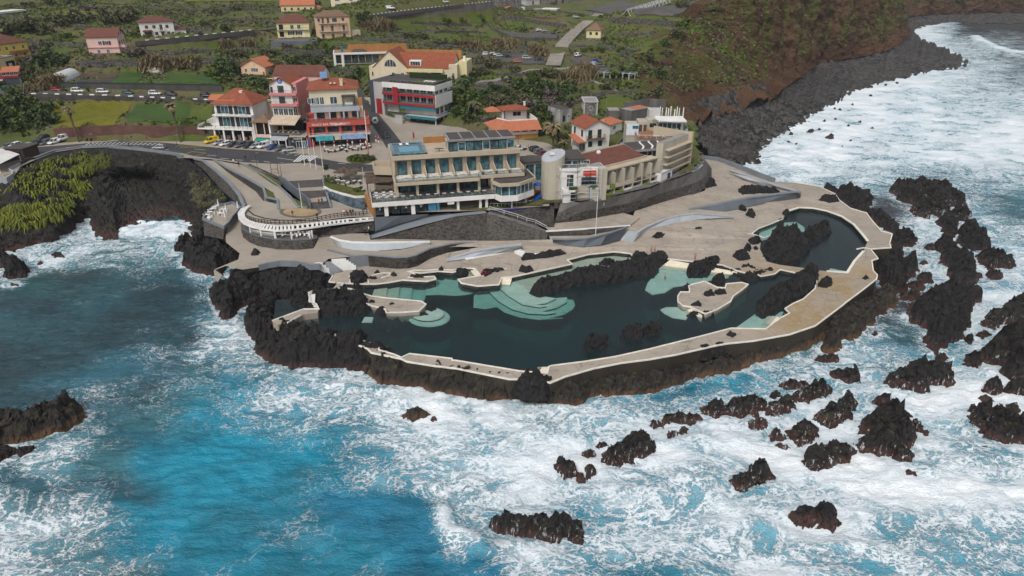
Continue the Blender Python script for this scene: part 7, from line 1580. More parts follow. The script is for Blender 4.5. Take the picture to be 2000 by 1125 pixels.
for k in range(3):
    for i in range(3): x = .9+i*1.75; y = 2.6+k*2.0; b.part('terrace_table',MB().cyl((x,y,z1),(x,y,z1+.72),.05,n=5).box(x-.42,x+.42,y-.4,y+.4,z1+.72,z1+.77).box(x-.85,x-.5,y-.2,y+.2,z1+.4,z1+.46).box(x+.5,x+.85,y-.2,y+.2,z1+.4,z1+.46),M_PWHITE if k < 2 else M_WOODSH)
b.box('reed_canopy',M_REED,-1.2,xw-.2,5,14,z2u-.5,z2u-.3)
for x in (-.9,xw-.6):
    for y in (5.3,9.5,13.6): b.box('canopy_post',M_WOODSH,x-.1,x+.1,y-.1,y+.1,z1,z2u-.5)
zo = ey(562,xo1-3,0); mb = MB(); ins = [(xo0+.2,-.1),(xo0+1.3,-2.1),(xo0+5.0,-2.3),(xo1-.4,.9),(xo1-.2,5.8)]
b.poly('octagon_roof',M_BEIGE,[(xo0-.6,-.3),(xo0+.8,-3.0),(xo0+5.4,-3.2),(xo1+.4,.4),(xo1+.2,8),(xo0-.6,8)],zo,zo+.75); b.poly('octagon_roof_deck',M_ROOFD,[(xo0-.2,0),(xo0+1,-2.6),(xo0+5.2,-2.8),(xo1,.6),(xo1-.2,7.6),(xo0-.2,7.6)],zo+.75,zo+.8)
for a,c in zip(ins,ins[1:]):
    L = math.hypot(c[0]-a[0],c[1]-a[1]); k = max(1,round(L/1.6)); g_ = MB(); f_ = MB()
    g_.bar((a[0],a[1],(z1+zo)/2),(c[0],c[1],(z1+zo)/2),.08,zo-z1-.1)
    for i in range(k+1): t_ = i/k; x,y = a[0]+(c[0]-a[0])*t_,a[1]+(c[1]-a[1])*t_; f_.bar((x,y,z1),(x,y,zo),.16)
    fo = b.part('window',f_,M_FRAMEW); b.part('pane',g_,M_GLASSB,fo)
z3 = ey(372,xw+1,5)
xr1 = ex(1462,1,z2); b.box('terrace_slab',M_BEIGE,xw-.5,xo0-3.6,-.2,12,z2u,z2+.0); b.box('terrace_slab',M_BEIGE,xo0-3.59,xr1,1.2,12,z2u+.02,z2+.02)
b.box('balcony_floor',plain('pale_tile_floor',(.58,.55,.50),.8,.1,.6),xw-.3,xr1-.2,1.3,6,z2+.03,z2+.06); b.rail([(xw-.3,4.9),(xw-.3,0),(xo0-3.8,0),(xo0-3.5,1.4),(xr1-.2,1.4)],z2,.9,M_STEEL,True)
b.box('room_wall',M_BEIGE,xw,xr1,6,14,z2+.06,z3-.05)
n = 9
for i in range(n):
    x0 = xw+.4+(xr1-xw-.6)*i/n; w_ = (xr1-xw-.6)/n
    b.win('f',x0+w_*.42,z2+.1,w_*.66,(z3-z2)*.82,off=-5.9,pane=M_GLASSB,frame=M_FRAMED,mull=1)
    if i: 
        b.part('balcony_divider',MB().add([(x0-.12,1.5,z2),(x0+.12,1.5,z2),(x0+.12,6,z2),(x0-.12,6,z2),(x0-.12,1.5,z2+1.0),(x0+.12,1.5,z2+1.0),(x0+.12,6,z2+2.3),(x0-.12,6,z2+2.3)],[(0,3,2,1),(4,5,6,7),(0,1,5,4),(1,2,6,5),(2,3,7,6),(3,0,4,7)]),M_BEIGE)
    b.part('balcony_chair',MB().box(x0+.5,x0+1.1,2.4,3.0,z2+.1,z2+.5).box(x0+.5,x0+.6,2.4,3.0,z2+.5,z2+.95),M_PWHITE); b.part('balcony_table',MB().box(x0+1.4,x0+2.1,2.5,3.1,z2+.5,z2+.56).box(x0+1.7,x0+1.8,2.7,2.9,z2+.06,z2+.5),M_PWHITE)
b.box('end_divider',M_BEIGE,xr1-.3,xr1,1.5,14,z2,z2+1.6)
zt = z3+.7; b.box('roof_slab',M_BEIGE,xw-.6,xr1-.2,4.6,18,z3,zt); b.box('reed_soffit',M_REED,xw-.4,xr1-.5,4.7,5.9,z3-.12,z3-.01)
b.box('left_wing',M_BEIGE,xw-.59,xw+.2,-.1,18,z2u+.01,z3-.01) if 0 else b.box('side_wall',M_BEIGE,xw-.58,xw-.01,4.7,18,z1,z3-.01)
b.box('roof_deck',plain('sand_tiles',(.42,.34,.25),.85,.15,.5),xw+.2,xr1-.6,5,17.6,zt+.001,zt+.05)
b.box('roof_parapet',M_BEIGE,xw-.6,xr1-.2,4.6,4.85,zt,zt+.35)
pb = b.part('roof_pool',MB().wall([(xw,6),(xw+7.5,6),(xw+7.5,16),(xw,16)],zt+.05,zt+.55,.7,closed=True),M_GLASSB); b.box('pool_water',plain('bright_pool_water',(.05,.22,.30),.08,.15,1),xw+1.6,xw+6.4,7.6,13,zt+.06,zt+.46,pb); b.box('pool_deck',plain('blue_pool_tiles',(.05,.10,.13),.3,.2,1),xw+.3,xw+7.2,6.3,15.7,zt+.055,zt+.42,pb)
b.part('lounger',MB().box(xw+2,xw+2.7,13.6,15.3,zt+.6,zt+.75),M_PWHITE); b.part('lounger',MB().box(xw+3.6,xw+4.3,13.6,15.3,zt+.6,zt+.75),M_PWHITE)
b.box('screen_wall',M_WOODO,xw+8.2,xw+14.5,16.5,16.8,zt+.05,zt+1.6); mb = MB()
for x in (xw+13.2,xw+15.6):
    for y in (9,11.5): mb.box(x-.06,x+.06,y-.06,y+.06,zt+.05,zt+2.2)
b.part('gazebo',mb.box(xw+13,xw+15.8,8.8,11.7,zt+2.2,zt+2.35),M_PWHITE); b.part('roof_table',MB().box(xw+10,xw+12,7.5,8.2,zt+.7,zt+.78).box(xw+10.9,xw+11.1,7.8,7.9,zt+.05,zt+.7),M_DKMET)
gx0 = ex(800,7,zt); gx1 = ex(1372,7,zt+1); zg0 = zt+.05; zg = b.h(230+205/4.5,gx0,7)
b.box('penthouse_wall',M_DKMET,gx0,gx1,7,14,zg0,zg-.1); b.box('penthouse_roof',M_ROOFG,gx0-.3,gx1+.1,6.5,14.4,zg-.1,zg+.35)
for i in range(5): b.box('roof_panel',M_ROOFD,gx0+.2+(gx1-gx0)*i/5,gx0+(gx1-gx0)*(i+1)/5-.15,7,14,zg+.36,zg+.42)
for i in range(8): b.win('f',gx0+(gx1-gx0)*(i+.5)/8,zg0+.1,(gx1-gx0)/8-.15,zg-zg0-.5,off=-6.95,pane=M_GLASSB,frame=M_FRAMEW if i%3==1 else M_FRAMED,mull=0)
for z in (z1+.2,z2+.6): b.part('stair_balcony',MB().wall([(xw-.6,8),(xw-4.6,9.5),(xw-4.8,14),(xw-.6,14)],z-1.0,z+1.0,.25).box(xw-4.7,xw-.6,9.4,14,z-1.1,z-.9),M_BEIGE)
b.box('stair_core',M_SHADE,xw-3.6,xw-.6,12,15,0,z1-.8)
b.box('link_roof',M_ROOFD,xo1-3,xo1+8.0,9.5,15,z2-.1,z2+.4); b.box('link_wall',M_GREYL,xo1-2.5,xo1+7.8,10,14.8,0,z2-.11)
for i in range(4): b.win('f',xo1-1.2+i*2.5,z1-.6,2.3,z2-z1+.2,off=-9.95,pane=M_GLASSB,frame=M_FRAMEW,mull=0)
PZ = 10.92
ground('blue_play_floor',Q(rE,'1115 800 10.92 1150 778 10.92 1350 765 10.92 1545 742 10.92 1505 790 10.92 1330 816 10.92 1200 822 10.92'),plain('blue_rubber',(.012,.025,.19),.8,.15,.8)); ground('green_play_floor',Q(rE,'1545 742 10.93 1470 700 10.93 1540 665 10.93 1660 665 10.93 1702 712 10.93 1702 742 10.93 1600 776 10.93 1505 790 10.93'),plain('green_rubber',(.006,.13,.055),.8,.15,.8))
c = P(*rE('1610 705')[0],PZ); t = thing('play_tower','play tower with blue roofs, one orange and one blue slide','play tower',tuple(c))
for i,(x,y) in enumerate(((-1,1.2),(1.0,.2))):
    mb = MB()
    for dx in (-.7,.7):
        for dy in (-.7,.7): mb.box(x+dx-.07,x+dx+.07,y+dy-.07,y+dy+.07,0,3.0)
    mb.box(x-.75,x+.75,y-.75,y+.75,1.3,1.42); mb.build('tower_frame',plain('play_red',(.28,.05,.03),.6,.1,1),t)
    MB().add([(x-1,y-1,3),(x+1,y-1,3),(x+1,y+1,3),(x-1,y+1,3),(x,y,3.9)],[(0,1,4),(1,2,4),(2,3,4),(3,0,4),(3,2,1,0)]).build('tower_roof',M_BLUE,t)
for (a,e,m_) in (((-1.6,.6,1.4),(-4.0,-1.6,.15),plain('slide_orange',(.55,.17,.02),.4,.1,1)),((.4,-.5,1.4),(-2.0,-3.0,.15),plain('slide_blue',(.02,.12,.5),.4,.1,1))):
    mb = MB(); a_,e_ = Vector(a),Vector(e); mb.bar(a_,e_,.75,.08); d_ = (e_-a_).cross(Vector((0,0,1))).normalized()*.4
    mb.bar(a_+d_+Vector((0,0,.15)),e_+d_+Vector((0,0,.15)),.08,.3); mb.bar(a_-d_+Vector((0,0,.15)),e_-d_+Vector((0,0,.15)),.08,.3); mb.build('slide',m_,t)
MB().bar((1.8,-.6,0),(1.2,-.4,1.4),.6,.06).build('ladder',plain('play_yellow',(.55,.36,.04),.5,.1,1),t)
q = Q(rE,'1160 778 10.92 1290 783 10.92 1420 772 10.92 1540 748 10.92'); mb = MB()
for a,e in zip(q,q[1:]):
    k = 4
    for j in range(k): p,r = a.lerp(e,j/k),a.lerp(e,(j+1)/k); mb.bar(p+Vector((0,0,.8)),r+Vector((0,0,.8)),.07); mb.bar(p,p+Vector((0,0,.8)),.07)
tag(mb.build('play_fence',M_PWHITE),'low white fence around the blue play floor','fence')
c = P(*rE('1450 752')[0],PZ); t = thing('spring_toy','small red spring toy on the blue play floor','play toy',tuple(c)); MB().cyl((0,0,0),(0,0,.4),.15).build('spring',M_DKMET,t); MB().ico((0,0,.6),.4,2,0,0,(1.6,.5,.7)).build('seat',M_RED,t)
def scaffold(root_z, poly, lv, name, label):
    mb = MB(); pl = MB(); o = poly[0]
    t = thing(name,label,'scaffold',tuple(o))
    for a,c_ in zip(poly,poly[1:]):
        L = (c_-a).length; k = max(1,round(L/2.2))
        for i in range(k+1):
            p = a.lerp(c_,i/k)-o; mb.bar(p,p+Vector((0,0,lv*2+.6)),.07)
        for j in range(1,lv+1):
            mb.bar(a-o+Vector((0,0,j*2)),c_-o+Vector((0,0,j*2)),.06); mb.bar(a-o+Vector((0,0,j*2-1)),c_-o+Vector((0,0,j*2-1)),.05)
            if j%2: pl.bar((a-o).lerp(c_-o,.1)+Vector((0,.35,j*2+.05)),(a-o).lerp(c_-o,.6)+Vector((0,.35,j*2+.05)),.7,.06)
    mb.build('tube_frame',M_METAL,t); pl.build('plank',plain('scaffold_plank',(.42,.38,.30),.8,.2,1),t); return t
b = B('scaffolded_hotel_corner','white and tan hotel corner with a slanted round tower, wrapped in scaffolding','hotel wing',(1094,391),(1182,387),11.7,13,'wings of the hotel under renovation')
W = b.W; g1 = b.h(366,W*.5,0); g2 = b.h(333,W*.5,0); tw = b.h(303,-1,4); ft = b.h(312,W*.3,5)
b.box('wall',M_PWHITE,0,W,.8,b.D,-1,g2); b.box('roof_terrace',M_ROOFG,.2,W-.2,1,b.D,g2,g2+.06); b.part('parapet',MB().wall([(0,b.D),(0,.8),(W*.35,.4),(W*.62,1.6),(W,.8)],g2-.2,g2+.45,.25),M_PWHITE)
mb = MB(); nn = 20; R_ = 2.9
for j,(z,) in enumerate(((-1,),(0,))):
    pass
vs = []
for i in range(nn): a = 2*math.pi*i/nn; vs.append((-1.2+R_*math.cos(a),4+R_*math.sin(a),-2.5))
for i in range(nn): a = 2*math.pi*i/nn; vs.append((-1.2+R_*math.cos(a),4+R_*math.sin(a),tw+.30*R_*math.cos(a)+.2*R_*math.sin(a)))
mb.add(vs,[(i,(i+1)%nn,nn+(i+1)%nn,nn+i) for i in range(nn)]); tow = b.part('round_tower',mb,M_TAN); b.part('tower_roof',MB().add([(v[0],v[1],v[2]-.05) for v in vs[nn:]],[tuple(range(nn))]),M_GREYP,tow); b.part('tower_skylight',MB().box(-2.0,-.9,3.6,4.6,tw+.1,tw+.5),M_PWHITE,tow)
b.box('upper_room',M_TAN,1.4,W*.58,5,b.D,g2+.06,ft); b.box('upper_roof',M_ROOFD,1.0,W*.62,4.4,b.D+.3,ft,ft+.4)
for i in range(3): b.win('f',2.6+i*2.3,g2+.15,2.1,(ft-g2)*.75,off=-4.95,pane=M_GLASS,frame=M_FRAMEW,mull=0)
b.win('f',W*.52,g2+.15,1.4,(ft-g2)*.75,off=-4.95,pane=M_GLASS,frame=M_FRAMEW,mull=1)
b.rail([(.3,1.2),(W*.35,.8),(W*.6,1.8)],g2+.45,.9,M_METAL,True)
b.box('white_bay',M_PWHITE,.4,W*.30,-1.4,.79,-.3,g1-.2); b.box('tan_bay',M_TAN,W*.32,W*.62,-.6,.79,-.3,g1+.2); b.box('white_bay',M_GREYP,W*.62+.01,W*.82,-1.2,.79,-.3,g1+.3); b.box('tan_bay',M_TAN,W*.82+.01,W,-.6,.79,-.3,g2+.4)
b.box('balcony_recess',M_SHADE,W*.20,W*.31,-1.46,-1.40,.1,g1-.7); b.box('balcony_recess',M_TAN,W*.68,W*.80,-1.26,-1.2,.1,g1-.4); b.win('f',W*.22,g1+.1,1.6,(g2-g1)*.7,off=-.8,frame=M_FRAMED,mull=1)
for i in range(4): b.win('f',W*(.52+.075*i),g1+.3,1.2,(g2-g1)*.55,off=-.78,pane=M_GLASS,frame=M_FRAMED,mull=0)
b.box('red_sign',plain('red_sign',(.44,.05,.03),.6,.1,1),W*.50,W*.78,.55,.79,g2-1.6,g2-.3); b.sign('SPA','f',W*.52,g2-1.35,.9,M_PWHITE,-.5) if 0 else None
for x in (W*.24,W*.70): b.part('balcony_plant',MB().ico((x,-.9,g1+.3),.8,2,0,.3,(1.3,.6,.8)),plain('plant_green',(.05,.09,.02),.9,.5,3))
pp = [b.o+b.u*x+b.n*y for x,y in ((-.6,4),(-.4,-1.9),(W*.32,-1.9),(W*.34,-1.1),(W*.62,-1.1),(W*.84,-1.8))]
scaffold(0,pp,4,'scaffold','light tube scaffolding wrapped round the white hotel corner')
b = B('terraced_hotel_wing','tan hotel wing with brown tiled roof and two floors of walled balconies','hotel wing',(1182,387),(1288,357),11.8,11,'wings of the hotel under renovation')
W = b.W; g1 = b.h(362,W*.3,0); g2 = b.h(339,0,0)
b.box('wall',M_TAN,0,W,2.6,b.D,-1,g2); b.box('roof_slab',M_BEIGE,-.2,W+.2,1.2,4,g2,g2+.3); b.part('roof',MB().add([(-.5,3.4,g2+.45),(W*.9,3.4,g2+.45),(W*.9,b.D+.6,g2+2.0),(-2.5,b.D+.6,g2+2.0),(-.5,3.4,g2+.31),(W*.9,3.4,g2+.31)],[(0,1,2,3),(4,5,1,0),(0,3,4)]),M_TILED)
b.part('roof_edge',MB().wall([(W*.9,3.3),(-.7,3.3),(-2.6,b.D+.7),(W*.9,b.D+.7)],[g2+.2,g2+.2,g2+1.6,g2+1.6],[g2+.75,g2+.75,g2+2.3,g2+2.3],.25),M_BEIGE); b.part('roof_dome',MB().ico((W*.35,b.D-1,g2+2),.6,2),M_PWHITE)
n = 6
for i in range(n+1): b.box('balcony_wall',M_TAN,W*i/n-.15,W*i/n+.15,.2,2.6,-2,g2 if i in (0,n) else g2-.4*(i%2))
for z in (0,g1):
    b.box('balcony_floor',M_BEIGE,.15,W-.15,.3,2.6,z-.25,z)
    for i in range(n): b.win('f',W*(i+.5)/n,z+.05,W/n*.5,(g2-g1)*.78,off=-2.55,frame=M_FRAMED,mull=1)
for i in range(n):
    b.part('glass_panel',MB().bar((W*i/n+.2,.35,g1+.5),(W*(i+1)/n-.2,.35,g1+.5),.04,.95),M_CLEAR)
    b.box('parapet',[M_GREYP,plain('lime_panel',(.20,.26,.05),.7,.3,1),M_PWHITE][i%3],W*i/n+.16,W*(i+1)/n-.16,.28,.36,.0,.95)
b.box('lime_cloth',plain('lime_panel',(.20,.26,.05)),W*.02,W*.13,.05,.15,-.2,1.1); b.box('lime_cloth',plain('lime_panel',(.20,.26,.05)),W*.10,W*.17,.05,.2,g1-.3,g1+.9)
b = B('glass_pavilion_wing','tan pavilion with ribbon windows under a flat dark roof with white wavy stripes','hotel wing',(1240,339),(1310,333),12,7,'wings of the hotel under renovation')
W = b.W; z0 = b.h(313,W*.3); zt_ = b.h(289,W*.4)
b.box('wall',M_TAN,0,W,0,b.D,-5,zt_-.5); b.box('roof',M_ROOFG,-1.4,W+.6,-1.2,b.D+1,zt_-.5,zt_)
for i in range(4):
    mb = MB(); 
    for j in range(12): t0,t1 = j/12,(j+1)/12; f_ = lambda t: (1.0+i*W*.25+t*3.5+math.sin(t*5)*.5,-.6+t*(b.D+1)); p0,p1 = f_(t0),f_(t1); mb.add([(p0[0],p0[1],zt_+.03),(p0[0]+.55,p0[1],zt_+.03),(p1[0]+.55,p1[1],zt_+.03),(p1[0],p1[1],zt_+.03)],[(0,1,2,3)])
    b.part('roof_stripe',mb,M_PWHITE)
b.part('roof_field',MB().box(-1.0,W+.2,-.8,b.D+.6,zt_,zt_+.015),M_ROOFD)
for i in range(5): b.win('f',W*(.36+.13*i),z0+.8,W*.11,(zt_-z0)*.62,frame=M_FRAMEW,mull=0)
b.win('f',W*.18,z0+.2,W*.2,(zt_-z0)*.75,frame=M_FRAMED,mull=0); b.rail([(W*.2,-.9),(W,-1.6)],z0,1.0,M_METAL,True); b.box('ledge',M_TAN,W*.1,W+.3,-1.8,0,z0-.6,z0)
b = B('tower_hotel_wing','tall grey beige hotel block with projecting slabs at the beach end','hotel wing',(1296,350),(1344,328),12,4.5,'wings of the hotel under renovation')
W = b.W; zt_ = b.h(263,W); n = 5
b.box('wall',M_TAN,0,W,1.0,3,-2,zt_)
for k in range(1,n): z = zt_*k/n; b.box('slab',M_BEIGE,-.5+.4*k,W+.4,-.4,1.0,z-.14,z+.1)
b.part('end_wall',MB().box(W,W+.9,-.2,12,-2,zt_+.6),M_BEIGE)
for k in range(n-1):
    for y in (1.6,5.4,9.2): b.win('r',y+.6,zt_*(k+.35)/n,2.4,zt_/n*.6,off=.9,frame=M_TAN,pane=M_SHADE,mull=0)
b.box('white_annex',M_PWHITE,-3.5,2.5,-1.0,.9,-.3,zt_*.24); b.win('f',.8,.3,1.6,zt_*.16,off=1.0,frame=M_FRAMED); b.box('rail_wall',M_GREYP,-3.5,2.5,-1.1,-1.01,zt_*.24,zt_*.24+.4)
b.box('roof_deck',M_ROOFG,0,W,1,3,zt_,zt_+.05)
for k in range(5): b.box('glass_screen',M_CLEAR,W+.4,W+.46,1+k*2.4,3.2+k*2.4,zt_+.6,zt_+2.4)
b = B('roof_bar_wing','terracotta roof terrace with a white bar pavilion, white armchairs and a row of white posts','hotel wing',(1248,271),(1316,271.5),19.3,13,'wings of the hotel under renovation')
W = b.W
b.box('terrace_body',M_TAN,0,W+3.5,0,b.D,-7.5,-.2); b.box('roof_terrace',M_TERR,-.2,W+3.6,-.2,b.D,-.199,0); b.rail([(0,7),(0,0),(W,0)],0,1.0,M_METAL,True)
b.box('bar_pavilion',M_PWHITE,6.6,14,9,14,0,3.1); b.box('pavilion_roof',M_PWHITE,6.2,14.6,7.4,14.4,3.1,3.4); b.box('bar_back_wall',M_TAN,3.6,6.5,9.5,14,0,3.2); b.box('bar_kitchen',M_GREYL,4.6,8,14.1,18,1,5.2); b.box('serving_hatch',M_SHADE,4.3,6.1,9.4,9.5,1.2,2.3)
for i in range(5): b.win('f',7.3+i*1.35,.05,1.25,2.5,off=-8.95,frame=M_FRAMEW,mull=0)
for i in range(10): x = 7.2+i*.85; b.part('round_post',MB().cyl((x,14.8+(i%3)*.9,2.5),(x,14.8+(i%3)*.9,5.4+(i%2)*.5),.19,.15),M_PWHITE)
for i in range(4): x = 7.6+i*1.2; b.part('white_armchair',MB().box(x,x+.9,5.6,6.4,.1,.55).box(x,x+.9,6.3,6.5,.55,1.1).cyl((x+.45,6.35,1.1),(x+.45,6.5,1.1),.48,n=12),M_PWHITE)
for x in (4.2,7.0): b.part('white_bench',MB().box(x,x+1.9,1.6,2.3,.3,.5).box(x+.1,x+.3,1.7,2.2,.03,.3).box(x+1.6,x+1.8,1.7,2.2,.03,.3),M_PWHITE)
b.box('advert_wall',plain('white_advert',(.60,.64,.66),.7,.15,.5),-2.6,.9,8,8.2,-1,2.4); b.box('advert_mark',plain('dark_blue_mark',(.03,.12,.20),.7,.2,1),-.9,.8,7.92,7.99,1.0,1.9); b.box('side_room',M_TAN,.91,3.59,9,14,-1,2.8); b.door('f',1.6,0,.9,2,M_WOODSH,-8.98); b.door('f',2.9,0,.9,2,M_WOODSH,-8.98); b.box('side_block',M_TAN,-2.6,.9,8.21,14,-6,2.0)
b.rail([(W+1.9,0),(14.8,6),(15.4,13)],0,1.8,M_METAL,True); b.box('planter_box',M_WOODO,3.4,4.4,6.5,7.4,0,.9)
ground('hill_footing',[P(1040,440,6.32),P(1100,440,6.32),P(1210,418,6.32),P(1275,404,6.3),P(1339,387,6.28),P(1385,360,6.2),P(1385,330,6.2),P(1330,340,6.2),P(1200,380,6.2),P(1040,395,6.2)],M_DECK)
L = [at(1218,217),at(1268,210),at(1300,212)]
o = MB().wall(L,[p.z-2 for p in L],[p.z+3.2 for p in L],.5).build('yard_wall',M_CONCW); tag(o,'high grey yard wall behind the roof bar','wall')
b = B('grey_shed','small grey shed with a patch of orange roof in the walled yard','shed',(1232,243),(1266,236),13.8,5); b.box('wall',M_CONCW,0,b.W,0,b.D,-2,4.5); b.box('roof',M_ROOFG,-.1,b.W+.1,-.1,b.D,4.5,4.7); b.box('roof_patch',M_TILEO,b.W*.3,b.W,.5,b.D-.3,4.71,4.8)
b = B('concrete_block_hut','cube shaped grey concrete hut beside the walled yard','hut',(1188,243),(1208,243),13.5,5); b.box('wall',M_CONCW,0,b.W,0,b.D,-2,4.6); b.box('roof',M_ROOFG,-.1,b.W+.1,-.1,b.D+.1,4.6,4.8); b.door('f',b.W*.75,.1,.9,2,M_SHADE)
z_ = [12,12.6,13.4,14.4]; L1 = [P(1186,308,12.1),P(1204,290,12.6),P(1218,272,13.2),P(1230,254,14.2)]; L2 = [P(1200,309,12.1),P(1219,291,12.6),P(1230,275,13.2),P(1240,258,14.2)]
structure(MB().sheet(L1+L2[::-1]).build('ramp_street',M_CONR)); tag(MB().wall(L1,[p.z-2.5 for p in L1],[p.z+1.2 for p in L1],.35).build('street_parapet',M_CONCW),'grey parapet on the left of the ramp street','wall'); tag(MB().wall(L2,[p.z-2.5 for p in L2],[p.z+1.0 for p in L2],.35).build('street_parapet',M_GREYL),'grey parapet on the right of the ramp street','wall')
PLZ = 11.03
def gpt(x, y):
    p = at(x,y)
    return P(x,y,PLZ) if p.z < 11.2 else p+Vector((0,0,.3))
M_TYRE = plain('tyre_rubber',(.015,.015,.016),.9,.1,2); M_CARG = glass('car_glass',(.02,.025,.03)); M_LAMP = plain('lamp_glass',(.6,.6,.55),.2,.1,2)
def paint(n, c):
    if n in MC: return MC[n]
    m = NT(n); m.bsdf(m.mix(m.ramp(m.noise(m.coord(),1.2,3),.3,.7),[k*.85 for k in c],[min(.9,k*1.08) for k in c]), .28, None, .5); MC[n] = m.m; return m.m
PAINT = {k:paint(k+'_car_paint',c) for k,c in dict(white=(.66,.66,.65),silver=(.34,.35,.36),grey=(.11,.115,.12),black=(.018,.018,.02),blue=(.02,.055,.22),teal=(.015,.075,.075),red=(.28,.012,.02),orange=(.38,.10,.03),yellow=(.62,.42,.015),maroon=(.10,.015,.03)).items()}
def prof(secs):
    "secs: (x, half width low, half width high, z low, z high) -> closed loft along x"
    mb = MB(); n = len(secs)
    for x,a,b_,z0,z1 in secs: mb.v += [(x,-a*.94,z0),(x,a*.94,z0),(x,a,(z0+z1)*.5),(x,b_,z1),(x,-b_,z1),(x,-a,(z0+z1)*.5)]
    for i in range(n-1):
        for j in range(6): mb.f.append([i*6+j,i*6+(j+1)%6,(i+1)*6+(j+1)%6,(i+1)*6+j][::-1]); mb.mi.append(0)
    mb.f += [[0,1,2,3,4,5],[(n-1)*6+j for j in (5,4,3,2,1,0)]]; mb.mi += [0,0]; return mb
PROTO = {}
def make_car(kind, col):
    L,Wd,H = dict(hatch=(4.0,.87,1.48),suv=(4.4,.92,1.66),van=(4.7,.95,1.95))[kind]
    t = thing('parked_car','x','car'); h = L/2; zb = .78 if kind != 'van' else .98
    body = prof([(-h,Wd*.86,Wd*.8,.32,zb-.05),(-h+.15,Wd*.97,Wd*.9,.24,zb+.08),(-h*.35,Wd,Wd*.93,.22,zb+.1),(h*.35,Wd,Wd*.93,.22,zb+.06),(h*.72,Wd*.97,Wd*.86,.24,zb-.04),(h*.96,Wd*.9,Wd*.74,.3,zb-.18),(h,Wd*.8,Wd*.64,.34,zb-.28)]).build('body',PAINT[col],t,True)
    r0,r1,f1,f0 = (-h+.08,-h+.55,h*.12,h*.48) if kind != 'van' else (-h+.05,-h+.25,h*.3,h*.62)
    prof([(r0,Wd*.9,Wd*.88,zb,zb+.08),(r1,Wd*.9,Wd*.74,zb,H-.06),(f1,Wd*.9,Wd*.74,zb,H-.06),(f0,Wd*.9,Wd*.84,zb-.02,zb+.06)]).build('window_glass',M_CARG if kind != 'van' else M_CARG,t)
    prof([(r1-.08,Wd*.7,Wd*.66,H-.1,H-.02),(r1+.1,Wd*.78,Wd*.7,H-.1,H),(f1-.1,Wd*.78,Wd*.7,H-.1,H),(f1+.1,Wd*.7,Wd*.64,H-.12,H-.03)]).build('roof',PAINT[col],t,True)
    pm = MB()
    for s in (-1,1):
        for x in ((r1+f1)/2,f1): pm.bar((x,s*Wd*.885,zb),(x-.02,s*Wd*.75,H-.06),.09)
        pm.bar((f0,s*Wd*.86,zb+.04),(f1,s*Wd*.73,H-.05),.08); pm.bar((r0+.05,s*Wd*.9,zb+.04),(r1,s*Wd*.74,H-.05),.2 if kind != 'van' else .5)
    if kind == 'van': pm.box(-h+.3,h*.02,-Wd*.9,-Wd*.76,zb,H-.12).box(-h+.3,h*.02,Wd*.76,Wd*.9,zb,H-.12)
    pm.build('pillars',PAINT[col],t)
    for s in (-1,1):
        for x in (-h*.62,h*.62): w_ = MB().cyl((x,s*(Wd-.2),.32),(x,s*(Wd+.01),.32),.32,n=12).build('wheel',M_TYRE,t); MB().cyl((x,s*(Wd+.01),.32),(x,s*(Wd+.025),.32),.19,n=8).build('rim',M_STEEL,w_)
        MB().box(h*.9,h*.985,s*Wd*.62-.16,s*Wd*.62+.16,zb-.32,zb-.18).build('headlight',M_LAMP,t); MB().box(-h-.01,-h+.1,s*Wd*.72-.1,s*Wd*.72+.1,zb-.2,zb).build('tail_light',PAINT['red'],t)
    return t
